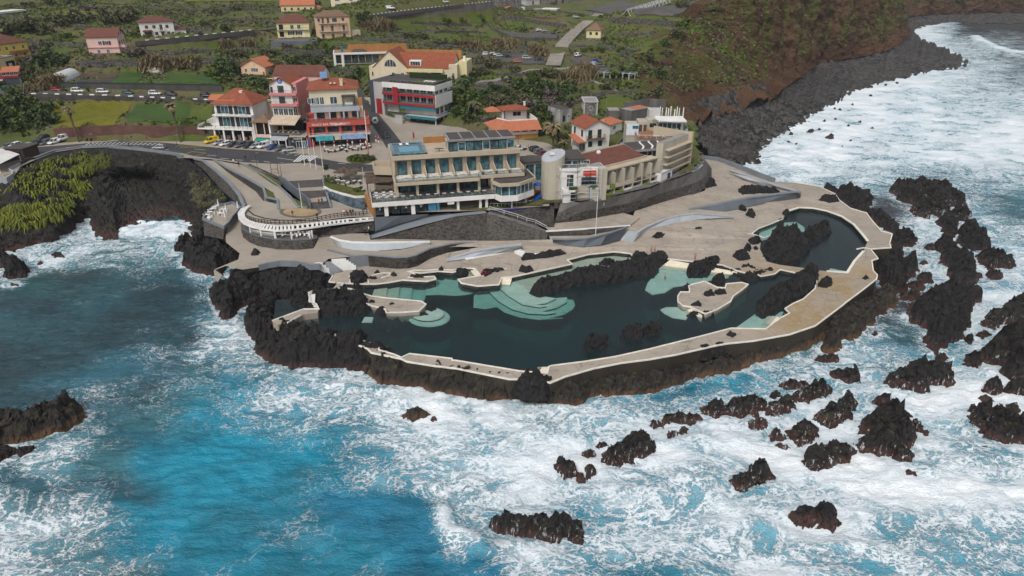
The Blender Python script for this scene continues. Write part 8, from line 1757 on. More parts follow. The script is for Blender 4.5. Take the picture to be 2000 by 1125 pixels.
CARS = '''413 278.5 van yellow 232 bright yellow van at the left end of the seafront parking row|428 282 hatch silver 232 silver car beside the bright yellow van|441 284 hatch white 232 white car, third in the seafront parking row|455 286 hatch black 232 black car right of the white one in the seafront row|470 286.5 suv grey 236 dark grey car in the middle of the seafront row|487 287.5 suv black 236 black car left of the silver one before the white van|500 288.5 hatch silver 236 silver car next to the white van in the seafront row|516 288 van white 238 white panel van in the seafront row
532 291 hatch blue 238 small blue car right of the white panel van|547 293.5 hatch grey 240 dark grey car near the right end of the seafront row|564 296 hatch silver 205 silver car at the right end of the seafront row|16 289 hatch grey 250 grey car farthest left by the brown kiosk|31 288.5 hatch white 250 white car parked behind the brown kiosk|52 288.5 hatch silver 245 silver car between kiosk and grey wall|69 285 suv black 250 black car by the grey wall at left|90 281.5 suv grey 250 dark grey car under the leafy bank at left|85 274 hatch black 250 black car tucked behind the dark grey one|107 280 suv white 250 white car beside the white van at left|124.5 275.5 van white 250 white van before the first palm|311 291 hatch silver 180 silver car driving along the seafront road
16 176.5 hatch teal 0 dark green car at the left end of the upper road|52 177.5 suv blue 0 blue car on the upper road below the orange awning|111 179.5 hatch red 0 red car on the upper road below the greenhouse tunnel|153 181.5 suv white 0 white car on the upper road left of the wooden gate|202 183 suv white 0 white car on the upper road above the yellow field|251 185 hatch teal 0 teal car on the upper road in front of the green gate|304 186.5 suv white 0 white car alone on the upper road|335 188 suv black 0 black car on the upper road right of the white one|404 191 suv black 0 black car at the right end of the upper road
391 68 hatch black 20 dark car on the street with white dashes by the white house|533 52.5 hatch grey 20 dark car left of the pale yellow house|733 240 van white 100 white van on the side street by the salmon restaurant|755 268 suv black 285 black car at the foot of the side street|1047 294.5 suv black 30 black car in the yard behind the beige hotel, rearmost|1054 299 hatch grey 30 grey car second in the yard behind the beige hotel|1062 303 hatch maroon 30 maroon car in the yard behind the beige hotel|1040 313 hatch black 15 dark car nearest the glass link of the beige hotel
951 109 hatch white 10 white car at the left end of the hill car park|965 109.5 hatch white 10 second white car in the hill car park|977 112 hatch silver 10 silver car in the hill car park|990 113 suv black 10 black car beside the silver one in the hill car park|972 117.5 hatch grey 10 grey car by the little palm in the hill car park|1011 123.5 hatch orange 0 orange red car in the hill car park|1029 116.5 suv silver 0 silver blue car at the right of the hill car park|1053 119 suv black 0 black car nearest the concrete ramp road
1053 61.5 hatch white 30 white car on the upper lay-by|1065 63 hatch silver 30 silver car on the upper lay-by|1080 67 hatch black 100 black car on the upper lay-by|1129 111 suv white 60 white car alone in the lower car park right of the ramp road|1164 123 suv blue 10 dark blue car by the solar pergola|1162 129 hatch white 10 white car by the solar pergola|1172 132.5 suv grey 10 grey car nearest the solar pergola|1125 36 hatch silver 0 silver car at the top of the concrete ramp road|998 162 suv black 0 dark car half hidden in the shrubs of the small car park|763 19 van white 15 white pickup like van before the cream apartment block|871 6 hatch white 15 white car at the top edge above the tall grey wall'''
for l in CARS.replace('\n','|').split('|'):
    x,y,k,c,a,lab = l.split(' ',5); key = (k,c)
    if key not in PROTO: o = PROTO[key] = make_car(k,c)
    else: o = copy_tree(PROTO[key])
    o.location = gpt(float(x),float(y)); o.rotation_euler = (0,0,rad(float(a))); tag(o,lab,'van' if k == 'van' else 'car','parked cars')
def moto():
    t = thing('motorcycle','x','motorcycle')
    for x in (-.65,.65): MB().cyl((x,-.06,.3),(x,.06,.3),.3,n=12).build('wheel',M_TYRE,t)
    MB().bar((-.6,0,.5),(.45,0,.6),.25,.3).bar((.45,0,.6),(.7,0,1.0),.1).bar((.6,-.35,1.02),(.6,.35,1.02),.05).build('frame',M_DKMET,t); MB().box(-.7,.05,-.13,.13,.7,.84).build('seat',M_TYRE,t); return t
m0 = moto()
for i,(x,y,lab) in enumerate(((173,275,'leftmost motorcycle beside the striped no parking area'),(180,275,'second motorcycle, touching the leftmost one'),(271,273,'motorcycle in front of the red wall, left of a pair'),(288,273,'motorcycle in front of the red wall, right of a pair'))):
    o = m0 if i == 0 else copy_tree(m0); o.location = P(x,y,PLZ); o.rotation_euler = (0,0,rad(70+10*i)); tag(o,lab,'motorcycle','motorcycles at the seafront')
def body_mesh(wade=False):
    J = [(0,0,.95,.13),(0,0,1.15,.15),(0,0,1.38,.16),(0,0,1.5,.06),(0,.01,1.56,.075),(0,.02,1.66,.095),(0,.01,1.75,.06)]
    E = [(0,1),(1,2),(2,3),(3,4),(4,5),(5,6)]
    for s in (-1,1):
        b0 = len(J); J += [(s*.19,0,1.40,.055),(s*.25,.02,1.15,.045),(s*.27,.1,.92,.036),(s*.27,.13,.82,.03)]; E += [(2,b0),(b0,b0+1),(b0+1,b0+2),(b0+2,b0+3)]
        b0 = len(J); J += [(s*.09,0,.84,.095),(s*.11,.02+s*.08,.48,.065),(s*.11,s*.12,.08,.045),(s*.11,.14+s*.12,.035,.035)]; E += [(0,b0),(b0,b0+1),(b0+1,b0+2),(b0+2,b0+3)]
    me = bpy.data.meshes.new('person'); me.from_pydata([j[:3] for j in J],E,[]); o = bpy.data.objects.new('tmp',me); COL.objects.link(o)
    sk = o.modifiers.new('s','SKIN'); 
    for v,j in zip(me.skin_vertices[0].data,J): v.radius = (j[3],j[3]*.8)
    me.skin_vertices[0].data[0].use_root = True; o.modifiers.new('d','SUBSURF').levels = 1
    dg = bpy.context.evaluated_depsgraph_get(); r = bpy.data.meshes.new_from_object(o.evaluated_get(dg)); bpy.data.objects.remove(o)
    return r
SKIN = plain('skin',(.42,.24,.17),.6,.1,2); HAIR = plain('dark_hair',(.02,.014,.01),.7,.2,4)
CLOTH = {k:plain(k+'_cloth',c,.85,.15,3) for k,c in dict(red=(.45,.02,.02),black=(.02,.02,.022),navy=(.02,.03,.08),blue=(.03,.12,.42),white=(.62,.62,.6),olive=(.07,.07,.04),jeans=(.05,.07,.11)).items()}
PM = body_mesh()
for p in PM.polygons:
    z = p.center.z; p.material_index = 3 if (z > 1.66 and p.center.y < .06) or z > 1.74 else 0 if z > 1.49 or (abs(p.center.x) > .21 and z < .9 and z > .7) else 1 if z > .93 else 2
for m in range(4): PM.materials.append(None)
PEOPLE = '''572 423 9.2 olive jeans 0 person in olive standing on the ochre paving disc|620 428 9.2 black black 180 person in black by the log fence, alone|678 422 9.2 red black 170 person in red among the group at the log fence|685 421 9.2 black jeans 190 person in black right of the red one at the fence|690 420.5 9.2 navy black 200 person in navy at the right of the fence group|672 421.5 9.2 white jeans 150 person in white at the left of the fence group|709.6 418 9.2 blue navy 90 person in blue before the shop glazing|717 417 9.2 black black 270 person in black near the timber wall|623.6 399.5 9.75 red black 0 person in a red jacket climbing the dark stairs|629.6 398.5 9.75 navy black 0 person in navy beside the red jacket on the stairs
646 458 7.4 white jeans 20 person in white at the end of the pale curved wall|642 459 7.4 red black 60 person in red at the end of the pale curved wall|714 459 7.4 black black 200 person in black below the slate wall|721 454 7.2 white black 120 person in white below the slate wall|480 313 11.03 black black 180 person in dark clothes on the square near the road|467 326 11.03 black black 40 person in black with cyclists on the square|457 321 11.03 white jeans 0 person in white on the square|257 274 11.03 black navy 0 person in dark clothes before the red wall|402 274 11.03 red black 0 person in red at the corner shop|253 288 11.03 navy black 90 person in navy walking by the cove parapet
1357 508 4.0 skin red 0 bather in red trunks near the wide cream steps|1271.5 495 4.2 skin red 30 bather left of a pair behind the long rock ridge|1278 493.5 4.2 skin navy 330 bather right of a pair behind the long rock ridge|1298.7 548 2.6 skin black 180 bather wading in the turquoise shallow pool'''
for i,l in enumerate(PEOPLE.replace('\n','|').split('|')):
    x,y,z,top,leg,a,lab = l.split(' ',6); o = bpy.data.objects.new('person',PM); COL.objects.link(o); o.location = P(float(x),float(y),float(z)); o.rotation_euler = (0,0,rad(float(a)))
    for k,m in enumerate((SKIN,SKIN if top == 'skin' else CLOTH[top],CLOTH[leg],HAIR)): o.material_slots[k].link = 'OBJECT'; o.material_slots[k].material = m
    tag(o,lab,'person')
def pole(x, y, z, top, r, mat, name, label, cat, head=None, flag=None):
    p = P(x,y,z) if z is not None else gpt(x,y); h = ZA(p.x,p.y,top)-p.z; t = thing(name,label,cat,tuple(p)); MB().cyl((0,0,-.3),(0,0,h),r,r*.6,8).build('shaft',mat,t)
    if head == 'lamp': MB().bar((0,0,h),(.9,-.3,h+.1),.1).bar((.5,-.2,h+.12),(1.2,-.4,h+.16),.3,.1).build('lamp_head',M_STEEL,t)
    if head == 'twin': MB().bar((-.9,0,h),(.9,0,h),.08).bar((-1.1,0,h-.1),(-.6,0,h-.1),.4,.2).bar((.6,0,h-.1),(1.1,0,h-.1),.4,.2).build('lamp_head',M_DKMET,t)
    if flag: MB().add([(.06,0,h-.3),(.5,.1,h-.6),(.55,.05,h-2.2),(.06,0,h-2.4)],[(0,1,2,3)]).build('flag',flag,t)
    return t
for x,y,tp,lab,f in ((595.5,323.7,268,'first of four white flagpoles on the square, from the left',None),(606.8,327,269,'second of four white flagpoles on the square, with a blue flag',M_BLUE),(618,332,272,'third of four white flagpoles on the square, with a red flag',M_RED),(631.7,335.5,274,'fourth of four white flagpoles on the square',None)): pole(x,y,PLZ,tp,.11,M_PWHITE,'flagpole',lab,'flagpole',None,f)
t = pole(720,306,PLZ,216,.2,M_PWHITE,'mast','tall red and white mast on the square','mast'); MB().cyl((0,0,.3),(0,0,5),.21,.19,8).build('red_band',plain('faded_red',(.5,.13,.09),.7,.2,1),t)
pole(590,406,9.3,358,.1,M_PWHITE,'flagpole','white pole beside the wide dark stairs','flagpole'); pole(1163,462.7,5.4,378,.09,M_PWHITE,'flagpole','thin white flagpole inside the boat shaped wall','flagpole'); pole(807,273,PLZ,256,.06,M_DKMET,'flagpole','small pole with a red banner before the modern building','flagpole',None,M_RED)
for x,y,tp,lab in ((424.8,310,289,'dark street lamp at the head of the long ramps'),(502.7,327,299,'dark street lamp left of the wooden board frame'),(550.7,349,318,'dark street lamp at the left of the wide stairs'),(180,286,262,'street lamp by the striped area'),(347,290,264,'street lamp above the cove'),(73,298,279,'street lamp by the brown kiosk'),(1012,285,262,'street lamp beside the orange roofed restaurant'),(254,290,268,'street lamp in the middle of the cove parapet')): pole(x,y,PLZ,tp,.07,M_DKMET,'street_lamp',lab,'street lamp','lamp')
pole(711.7,368.5,PLZ,326,.09,M_METAL,'twin_lamp','pale twin headed lamp by the reed canopy','street lamp','twin')
for x,y,tp,lab in ((116,88,52,'pole in the meadow left of the pink house'),(402.7,112,90,'pole below the dashed street'),(153,176,152,'white pole at the greenhouse tunnel'),(242.7,224,195,'leaning pole in the yellow field'),(508.5,57.6,15,'tall pole by the far left of the pale yellow house'),(525.6,94,62,'pole in front of the grey base wall'),(1110.7,94.7,70.7,'lower pole on the concrete ramp road'),(1134.7,66.7,37,'upper pole on the concrete ramp road'),(397,237,216,'pole at the right of the crop fields'),(1181,262,192,'thin pole beside the white gabled house'),(957,232,199,'pole by the orange roofed restaurant')): pole(x,y,None,tp,.09,M_STEEL,'utility_pole',lab,'pole')
p = P(530,339,PLZ); t = thing('board_frame','empty brown wooden board frame on the square','frame',tuple(p)); MB().box(0,.12,0,.12,0,3).box(1.9,2.02,0,.12,0,3).box(0,2,0,.12,2.9,3.02).box(0,2,0,.12,1.2,1.32).build('timber_frame',M_WOODSH,t)
def parasol(kind):
    t = thing('parasol','x','parasol'); MB().cyl((0,0,0),(0,0,2.5),.05,n=6).build('pole',M_PWHITE,t)
    if kind == 'open': MB().cyl((0,0,2.2),(0,0,2.9),1.9,.05,12).build('canopy',M_REED,t)
    else:
        MB().cyl((0,0,.9),(0,0,2.6),.28,.07,8).build('canopy',M_PWHITE,t)
        if kind == 'red': MB().cyl((0,0,1.5),(0,0,2.3),.235,.13,8).build('red_panel',M_RED,t)
    return t
for kind,z,lst,lab in (('red',PLZ,((635,293),(654,291),(680,289),(689,285),(705,289),(715,284),(735,281),(740,283)),'folded red and white parasol among the white restaurant tables'),('white',7.72,((428,408),(443,418),(439,424),(466,412),(441,430)),'folded white parasol on the cliff terrace'),('open',PLZ,((666,351),(686,354),(697,348),(676,345)),'open round thatched parasol on the planted roof')):
    p0 = parasol(kind)
    for i,(x,y) in enumerate(lst): o = p0 if i == 0 else copy_tree(p0); o.location = P(x,y,z); tag(o,lab,'parasol',lab)
def tabl(mat):
    t = thing('table_set','x','table'); MB().box(-.6,.6,-.4,.4,.7,.76).build('table_top',mat,t); MB().cyl((0,0,0),(0,0,.7),.06,n=6).build('leg',M_DKMET,t)
    for s in (-1,1): MB().box(s*.9-.22,s*.9+.22,-.22,.22,.4,.46).box(s*1.1-.03,s*1.1+.03,-.22,.22,.46,.9).box(s*.9-.2,s*.9+.2,-.2,.2,0,.4).build('chair',mat if mat is M_PWHITE else M_DKMET,t)
    return t
for mat,z,lst,lab in ((plain('white_table_cloth',(.64,.62,.6),.8,.1,2),PLZ,((640,296),(648,298),(660,296),(668,293),(676,296),(686,292),(694,294),(700,290),(711,292),(722,289),(664,289),(672,288),(708,285),(718,285)),'table with dark chairs in front of the salmon restaurant'),(M_PWHITE,7.72,((407,424),(411,419),(415,413),(420,409),(409,430),(431,421),(437,413)),'white plastic table set on the cliff terrace'),(plain('pale_table',(.55,.53,.5),.7,.1,2),PLZ,((660,356),(670,358),(680,361),(692,358),(703,358),(660,350),(1008,292),(1017,294),(1012,289),(1026,292),(1035,290)),'outdoor café table set on the square')):
    p0 = tabl(mat)
    for i,(x,y) in enumerate(lst): o = p0 if i == 0 else copy_tree(p0); o.location = P(x,y,z); o.rotation_euler = (0,0,i*.5); tag(o,lab,'table',lab)
for x,y,z,c,lab in ((1364,512,5.2,M_PWHITE,'white lifebuoy at the rock in the wide steps'),(945,533,4.7,M_RED,'red and white lifebuoy at the end of the deck rock row')):
    mb = MB(); n = 12
    for i in range(n): a,b_ = 2*math.pi*i/n,2*math.pi*(i+1)/n; mb.bar((.4*math.cos(a),0,.4*math.sin(a)),(.4*math.cos(b_),0,.4*math.sin(b_)),.16)
    o = mb.build('lifebuoy',c); o.location = P(x,y,z); tag(o,lab,'lifebuoy')
q = [P(x,y,11.15) for x,y in ell(1515,142,128,44,rH)[:-1]]; structure(MB().prism([(p.x,p.y) for p in q],10.9,11.15).build('planted_island',M_GRASSR))
def leaf_mat(name, a, b):
    m = NT(name); g = m.n('ShaderNodeNewGeometry'); col = m.mix(g.outputs['Random Per Island'], a, b)
    col = m.mix(m.ramp(m.noise(m.coord(),.6,3),.35,.65,0,.5), col, [k*.5 for k in a]); m.bsdf(col, .8, None, .25); return m.m
LM = dict(dark=leaf_mat('dark_leaves',(.026,.046,.015),(.085,.12,.034)),olive=leaf_mat('olive_leaves',(.06,.065,.03),(.15,.145,.07)),dry=leaf_mat('dry_reeds',(.12,.09,.045),(.26,.20,.11)),bright=leaf_mat('bright_leaves',(.045,.075,.012),(.13,.17,.03)),bare=leaf_mat('bare_twigs',(.075,.062,.052),(.17,.145,.12)))
rng = np.random.default_rng(5)
def leaf_quads(C, size, up=.0):
    n = len(C); a = rng.normal(size=(n,3)); a[:,2] += up; a /= np.linalg.norm(a,axis=1)[:,None]; b = rng.normal(size=(n,3)); b = np.cross(a,b); b /= np.linalg.norm(b,axis=1)[:,None]
    s = (size*(.6+.8*rng.random(n)))[:,None]; l = a*s*(1+up); w = b*s*(.5 if up == 0 else .16)
    V = np.stack([C-l*.5-w, C-l*.5+w, C+l*.5+w*.6, C+l*.5-w*.6],1).reshape(-1,3); return V, np.arange(4*n).reshape(-1,4)
def bush_mesh(kind, n=520):
    k = 9; cc = rng.normal(size=(k,3))*[.55,.55,.28]+[0,0,.55]; rr = .32+.25*rng.random(k); i = rng.integers(0,k,n); d = rng.normal(size=(n,3)); d /= np.linalg.norm(d,axis=1)[:,None]
    C = cc[i]+d*(rr[i]*rng.random(n)**.4)[:,None]; C[:,2] = np.abs(C[:,2])
    if kind == 'dry': C = np.stack([rng.normal(size=n)*.6,rng.normal(size=n)*.45,rng.random(n)*.9],1)
    return leaf_quads(C, np.full(n,.22 if kind != 'dry' else .5), 0 if kind != 'dry' else 2.2)
BP = {}
BL = dict(dark='dense dark green shrub growing on the terraced hillside',olive='olive green shrub growing on the terraced hillside',dry='clump of dry straw coloured reeds on the hillside',bright='bright green bush growing on the terraced hillside',bare='leafless grey brown shrub on the hillside')
def bush(x, y, r, kind, z=None):
    v = int(rng.integers(0,3)); key = (kind,v)
    if key not in BP: V,q = bush_mesh(kind); o,_ = grid_mesh(kind+'_shrub' if kind not in ('dry',) else 'reed_clump',V,q,LM[kind],smooth=False); BP[key] = o
    else: o = BP[key].copy(); COL.objects.link(o)
    o.location = (P(x,y,z) if z else at(x,y))-Vector((0,0,.15)); s = r*(.85+.3*rng.random()); o.scale = (s,s,s*.95); o.rotation_euler = (0,0,rng.random()*6.28)
    tag(o, BL[kind] if not z else BL[kind].replace('terraced hillside','planted bed').replace('hillside','bed'),'shrub' if kind != 'dry' else 'reeds',('hillside ' if not z else 'bed ')+kind+' plants'); return o
BUSH = dict(dark='108 122 5 96 128 4 120 126 3.5 10 220 4 30 212 4.5 55 222 4.5 75 230 4 92 246 3.5 60 245 3.5 20 245 4 705 38 3.5 712 44 3 615 84 2.5 443 138 4 452 146 3.5 436 150 3 504 168 3 516 172 2.5 905 140 3.5 910 165 4 898 192 3.5 926 200 3.5 940 188 3 1040 165 3 1060 172 3.5 1075 182 4 1090 192 3.5 1050 192 3.5 1030 182 3 1015 176 3 1100 205 3 1112 178 3 985 186 3 965 178 3 1060 215 3 1035 225 2.5 1105 160 2.5 1215 150 3 1245 140 3 1300 88 3 1290 150 3 918 232 3 895 225 2.5 1060 240 3 1070 262 3 1095 275 2.5 1120 255 2.2 1005 250 2 700 150 2.5 660 172 2.5 690 165 3 675 178 2.5 520 130 3 580 128 3 600 118 2.5 620 125 3 640 110 2.5 555 120 2.5 440 60 2.5',
 olive='50 62 5.5 30 66 5 70 58 5 90 66 4 150 46 5 165 42 4.5 135 50 4.5 230 46 4.5 245 42 4 215 48 4 15 60 4 530 112 3 545 135 3.5 565 142 3 590 150 3 610 155 3 640 132 3 470 110 3 860 88 3 830 76 2.5 800 74 2.5 890 90 2.5 940 128 3 960 132 3 930 150 3 1010 140 2.5 1085 150 3 1120 165 2.5 1160 205 2.5 1180 175 2.5 1030 205 3 1010 195 3 990 205 3 960 205 3 1265 150 3 1275 190 3 1250 200 2.5 1325 70 3 1300 110 3 1270 115 3 80 160 3 70 165 2.5 60 140 3 85 150 3 300 60 2.5 255 30 3 330 30 2.5 420 30 3 460 20 3 400 50 2.5 200 30 3 620 10 3 660 55 2.5 100 10 4 140 8 3.5 60 15 3.5 1330 15 3 1080 10 2.5 1060 22 2',
 dry='1130 156 3.5 1142 150 3.5 1120 162 3 1150 146 3 735 54 3 750 52 3 722 58 3 765 56 2.5 290 130 2.5 320 128 2.5 350 126 2.5 380 124 2.5 300 126 2.5 1045 100 2.5 1000 92 2.5 970 88 2.5 930 96 2.5 910 94 2.5 1060 104 2 60 178 2 95 170 2.5 110 165 2.5 560 148 2.5 440 92 2.5 480 90 2.5',
 bright='40 202 3 70 205 3 10 204 3 85 218 3 45 230 3.5 15 232 3 1000 158 2.5 1040 150 2.5 1070 146 2.5 905 205 3 925 215 3 700 230 2 1140 180 2 1230 170 2.5 1200 155 2.5 640 95 2.5 600 98 2 570 100 2 540 108 2 900 42 2.5 870 44 2.5 940 40 2.5 1170 100 2.5 1210 102 2.5 1190 90 2 1145 100 2 430 160 2.5 420 150 2.5 130 75 2.5 270 70 2.5 250 72 2 110 80 2 1025 60 2 1330 48 2.5 1345 30 2.5',
 bare='60 128 3 75 118 3 70 105 3 90 95 3 160 20 3 180 22 3 1060 190 3 1080 200 3 1095 215 3 1045 210 3 1020 215 2.5 975 195 2.5 445 125 3 470 132 3 560 98 2.5 260 110 2.5 275 105 2.5 230 95 2.5')
for kind,s in BUSH.items():
    a = [float(t) for t in s.split()]
    for i in range(0,len(a),3): bush(a[i],a[i+1],a[i+2],kind)
for x,y,r,k in ((694,309,1.2,'dark'),(700,313,1.4,'bright'),(712,311,1.5,'dark'),(705,316,1.2,'olive'),(722,314,1.3,'dark'),(690,314,1,'bright'),(728,310,1.2,'olive'),(596,317,1.0,'dark'),(635,330,.9,'dark'),(640,352,1.2,'bright'),(650,358,1.2,'olive'),(700,374,1.2,'bright')): bush(x,y,r,k,11.1)
def palm(x, y, z, top, fr, n, label, lm, dead=0):
    p = P(x,y,z) if z else at(x,y); h = ZA(p.x,p.y,top)-p.z; t = thing('palm_tree',label,'palm tree',tuple(p)); mb = MB(); L = [Vector((-.25*h*.18*math.sin(k/5*1.5),0,h*k/5)) for k in range(6)]
    for a,b in zip(L,L[1:]): mb.cyl(a,b,.33-.02*a.z/h*4,.30,8)
    mb.build('trunk',plain('palm_trunk',(.12,.095,.07),.95,.4,3,bump=.8),t); V = []; q = []
    for i in range(n):
        az = 6.28*i/n+random.uniform(-.2,.2); el = random.uniform(.2,1.3) if i >= dead else random.uniform(-1.2,-.7); d = Vector((math.cos(az),math.sin(az),0)); pos = L[-1].copy(); e = el
        prev = None
        for s in range(6):
            w = .42*(1-abs(s-2)/4.2)*fr/2.4; sd_ = Vector((-d.y,d.x,0))*w; cur = (pos-sd_+Vector((0,0,-w*.6)),pos.copy(),pos+sd_+Vector((0,0,-w*.6)))
            if prev: 
                b = len(V); V += [prev[0],prev[1],cur[1],cur[0],prev[1],prev[2],cur[2],cur[1]]; q += [[b,b+1,b+2,b+3],[b+4,b+5,b+6,b+7]]
            prev = cur; pos = pos+(d*math.cos(e)+Vector((0,0,math.sin(e))))*fr/5; e -= .42
    grid_mesh('crown',np.array([tuple(v) for v in V]),np.array(q),LM[lm],t,False)
palm(154,277,PLZ,214,2.6,34,'tall ragged palm by the left end of the red wall','dry',12); palm(353,277,PLZ,208,3.0,36,'thick tall palm in front of the red wall','dry',10); palm(503,186,None,155,3.4,22,'dark palm between the peach villa and the guesthouse','dark'); palm(1081,292,11.5,248,4.2,46,'broad yellowing palm beside the white gabled house','dry',22); palm(1090,285,11.8,258,3.5,30,'greener palm behind the broad yellowing one','olive',6); palm(903,182,None,160,4,24,'palm right of the red roofed hotel','dark'); palm(928,228,None,205,3.6,30,'short palm between modern building and orange roofed restaurant','olive',6); palm(957,122,None,107,2.4,20,'little palm in the hill car park','olive'); palm(1100,292,11.8,278,2.4,20,'low palm below the white gabled house','dry',4)
TW = '1118 92 1166 96 1230 106|1166 187 1244 184|970 150 1030 146 1087 142|900 64 1012 78 1092 79|900 101 1000 105 1060 109|803 47 920 51|777 64 850 66 920 65|511 101 580 103 650 104|130 20 200 24 280 22|283 18 400 22 500 20|56 85 110 90 165 89|150 127 256 127|335 52 416 64|930 172 1000 178|1073 186 1120 208|700 80 800 84|820 92 900 96|560 120 640 122|100 50 180 54|20 90 60 94|0 34 60 38|440 40 500 42|1120 205 1180 190|1166 92 1200 96 1236 104|940 240 980 236|640 140 700 138|460 100 520 102|1210 112 1250 100|1100 168 1160 165|905 118 960 128|540 108 600 110 650 112|660 92 720 96|1130 178 1170 190|270 104 340 108 420 104|300 40 350 44|180 62 250 64|930 132 1010 134|1200 70 1280 66|990 224 1050 214|0 112 30 110|520 20 548 24|760 72 830 74|1020 190 1060 205'
for l in TW.split('|'):
    a = [float(t) for t in l.split()]; q = [at(a[i],a[i+1]) for i in range(0,len(a),2)]; line = []
    for p,r in zip(q,q[1:]):
        k = max(1,int((r-p).length/3)); line += [p.lerp(r,j/k) for j in range(k)]
    line.append(q[-1]); zz = hz(np.array([p.x for p in line]),np.array([p.y for p in line]))
    o = MB().wall(line,[z-1.5 for z in zz],[z+1.35+.25*math.sin(i*1.7) for i,z in enumerate(zz)],.7).build('terrace_stone_wall',M_HILLW); tag(o,'low rough dry stone wall of the terraced hillside','wall','dry stone terrace walls')
n = 42000; X = rng.uniform(-300,130,n); Y = rng.uniform(225,470,n); Zh = hz(X,Y); lp = [(p.x,p.y) for p in land]
ok = (sdist(X,Y,lp) > 1.5)&(Zh > 11.6)&(fbm(X*.05,Y*.05,3,91)*.55+fbm(X*.2,Y*.2,2,93)*.45 > .44)
for kind,q,w_ in FLATS:
    if kind == 'poly': ok &= sdist(X,Y,q) < -.5
    else:
        for a,b in zip(q,q[1:]): ex,ey = b[0]-a[0],b[1]-a[1]; t = np.clip(((X-a[0])*ex+(Y-a[1])*ey)/(ex*ex+ey*ey+1e-9),0,1); ok &= np.hypot(X-a[0]-t*ex,Y-a[1]-t*ey) > w_/2+.5
C = np.stack([X,Y,gz(X,Y)+.2],1)[ok]; kd = fbm(C[:,0]*.07,C[:,1]*.07,3,95); 
for nm,sel,m_,sz in (('green_scrub',kd > .5,'bright',.8),('olive_scrub',kd <= .5,'olive',.9)):
    c3 = np.repeat(C[sel],3,0)+rng.normal(size=(sel.sum()*3,3))*[.35,.35,.12]; V,q = leaf_quads(c3,np.full(len(c3),sz)); o,_ = grid_mesh(nm,V,q,LM[m_],smooth=False); tag(o,'low '+('green' if 'g' == nm[0] else 'olive brown')+' scrub and weeds covering the terraced hillside','scrub',kind='stuff')
cv = bpy.data.objects['cove_cliff'].data; co = np.empty(len(cv.vertices)*3); cv.vertices.foreach_get('co',co); co = co.reshape(-1,3); w3 = co[:,1]*CP-(co[:,2]-CAMH)*SP; pxx = 1000+F*co[:,0]/w3
pyy = 562.5-F*(co[:,1]*SP+(co[:,2]-CAMH)*CP)/w3
dn = fbm(co[:,0]*.22,co[:,1]*.22+co[:,2]*.3,3,97)
s1 = np.where((pxx < 175)&(co[:,2] > 4.0)&(co[:,2] < 10.4)&(dn > .44))[0]; s2 = np.where((pxx > 372)&(co[:,2] > 5.2)&(co[:,2] < 9.4)&(dn > .42))[0]; s3 = np.where((pxx > 140)&(pxx < 215)&(co[:,2] > 7.5)&(co[:,2] < 10)&(dn > .45))[0]
for nm,idx,num,m_,L in (('cliff_grass',s1,8000,leaf_mat('hanging_grass',(.06,.085,.010),(.19,.20,.02)),2.1),('cliff_shrub',s2,1800,'olive',.9),('cliff_grass',s3,1200,leaf_mat('hanging_grass_b',(.06,.085,.012),(.15,.15,.025)),1.2)):
    if len(idx) < 5: continue
    c = co[rng.choice(idx,num)]+rng.normal(size=(num,3))*.25; a = rng.normal(size=(num,2))*.35; V = []; l = L*(.5+rng.random(num))
    d1 = np.stack([a[:,0],-.55+a[:,1]*.5,np.full(num,.25)],1); d2 = np.stack([a[:,0]*1.2,-.7+a[:,1]*.5,np.full(num,-.75)],1); sdv = np.stack([np.full(num,.085),a[:,0]*.1,np.zeros(num)],1)*(L/1.2)
    p0 = c; p1 = c+d1*l[:,None]*.5; p2 = p1+d2*l[:,None]*.6
    V = np.stack([p0-sdv,p0+sdv,p1+sdv,p1-sdv,p2+sdv*.3,p2-sdv*.3],1).reshape(-1,3); b = np.arange(num)*6; q = np.concatenate([np.stack([b,b+1,b+2,b+3],1),np.stack([b+3,b+2,b+4,b+5],1)])
    o,_ = grid_mesh(nm,V,q,LM[m_] if isinstance(m_,str) else m_,smooth=False); tag(o,{'cliff_grass':'yellow green grass hanging over the dark cove cliff','cliff_shrub':'olive shrubs on the cove slope below the long ramp wall'}[nm]+(' under the road parapet' if idx is s3 else ''),'grass',kind='stuff')
cv = bpy.data.objects['sea_cliff'].data; n_ = len(cv.vertices); co = np.empty(n_*3); cv.vertices.foreach_get('co',co); co = co.reshape(-1,3); no = np.empty(n_*3); cv.vertices.foreach_get('normal',no); no = np.abs(no.reshape(-1,3)[:,2])
ok = np.where((co[:,1] < 620)&(co[:,2] > 13)&(fbm(co[:,0]*.045+co[:,2]*.06,co[:,1]*.045,4,111)*.75+no*.22 > .50))[0]; num = 9000; c = co[rng.choice(ok,num)]+rng.normal(size=(num,3))*.4
k = fbm(c[:,0]*.09,c[:,1]*.09,2,113) > .5
for m_,sel,nm in (('bright',k,'bright green tufts growing on the red brown sea cliff'),('olive',~k,'olive dry tufts growing on the red brown sea cliff')):
    V,q = leaf_quads(c[sel],np.full(sel.sum(),.95)); o,_ = grid_mesh('cliff_tufts',V,q,LM[m_],smooth=False); tag(o,nm,'scrub',kind='stuff')
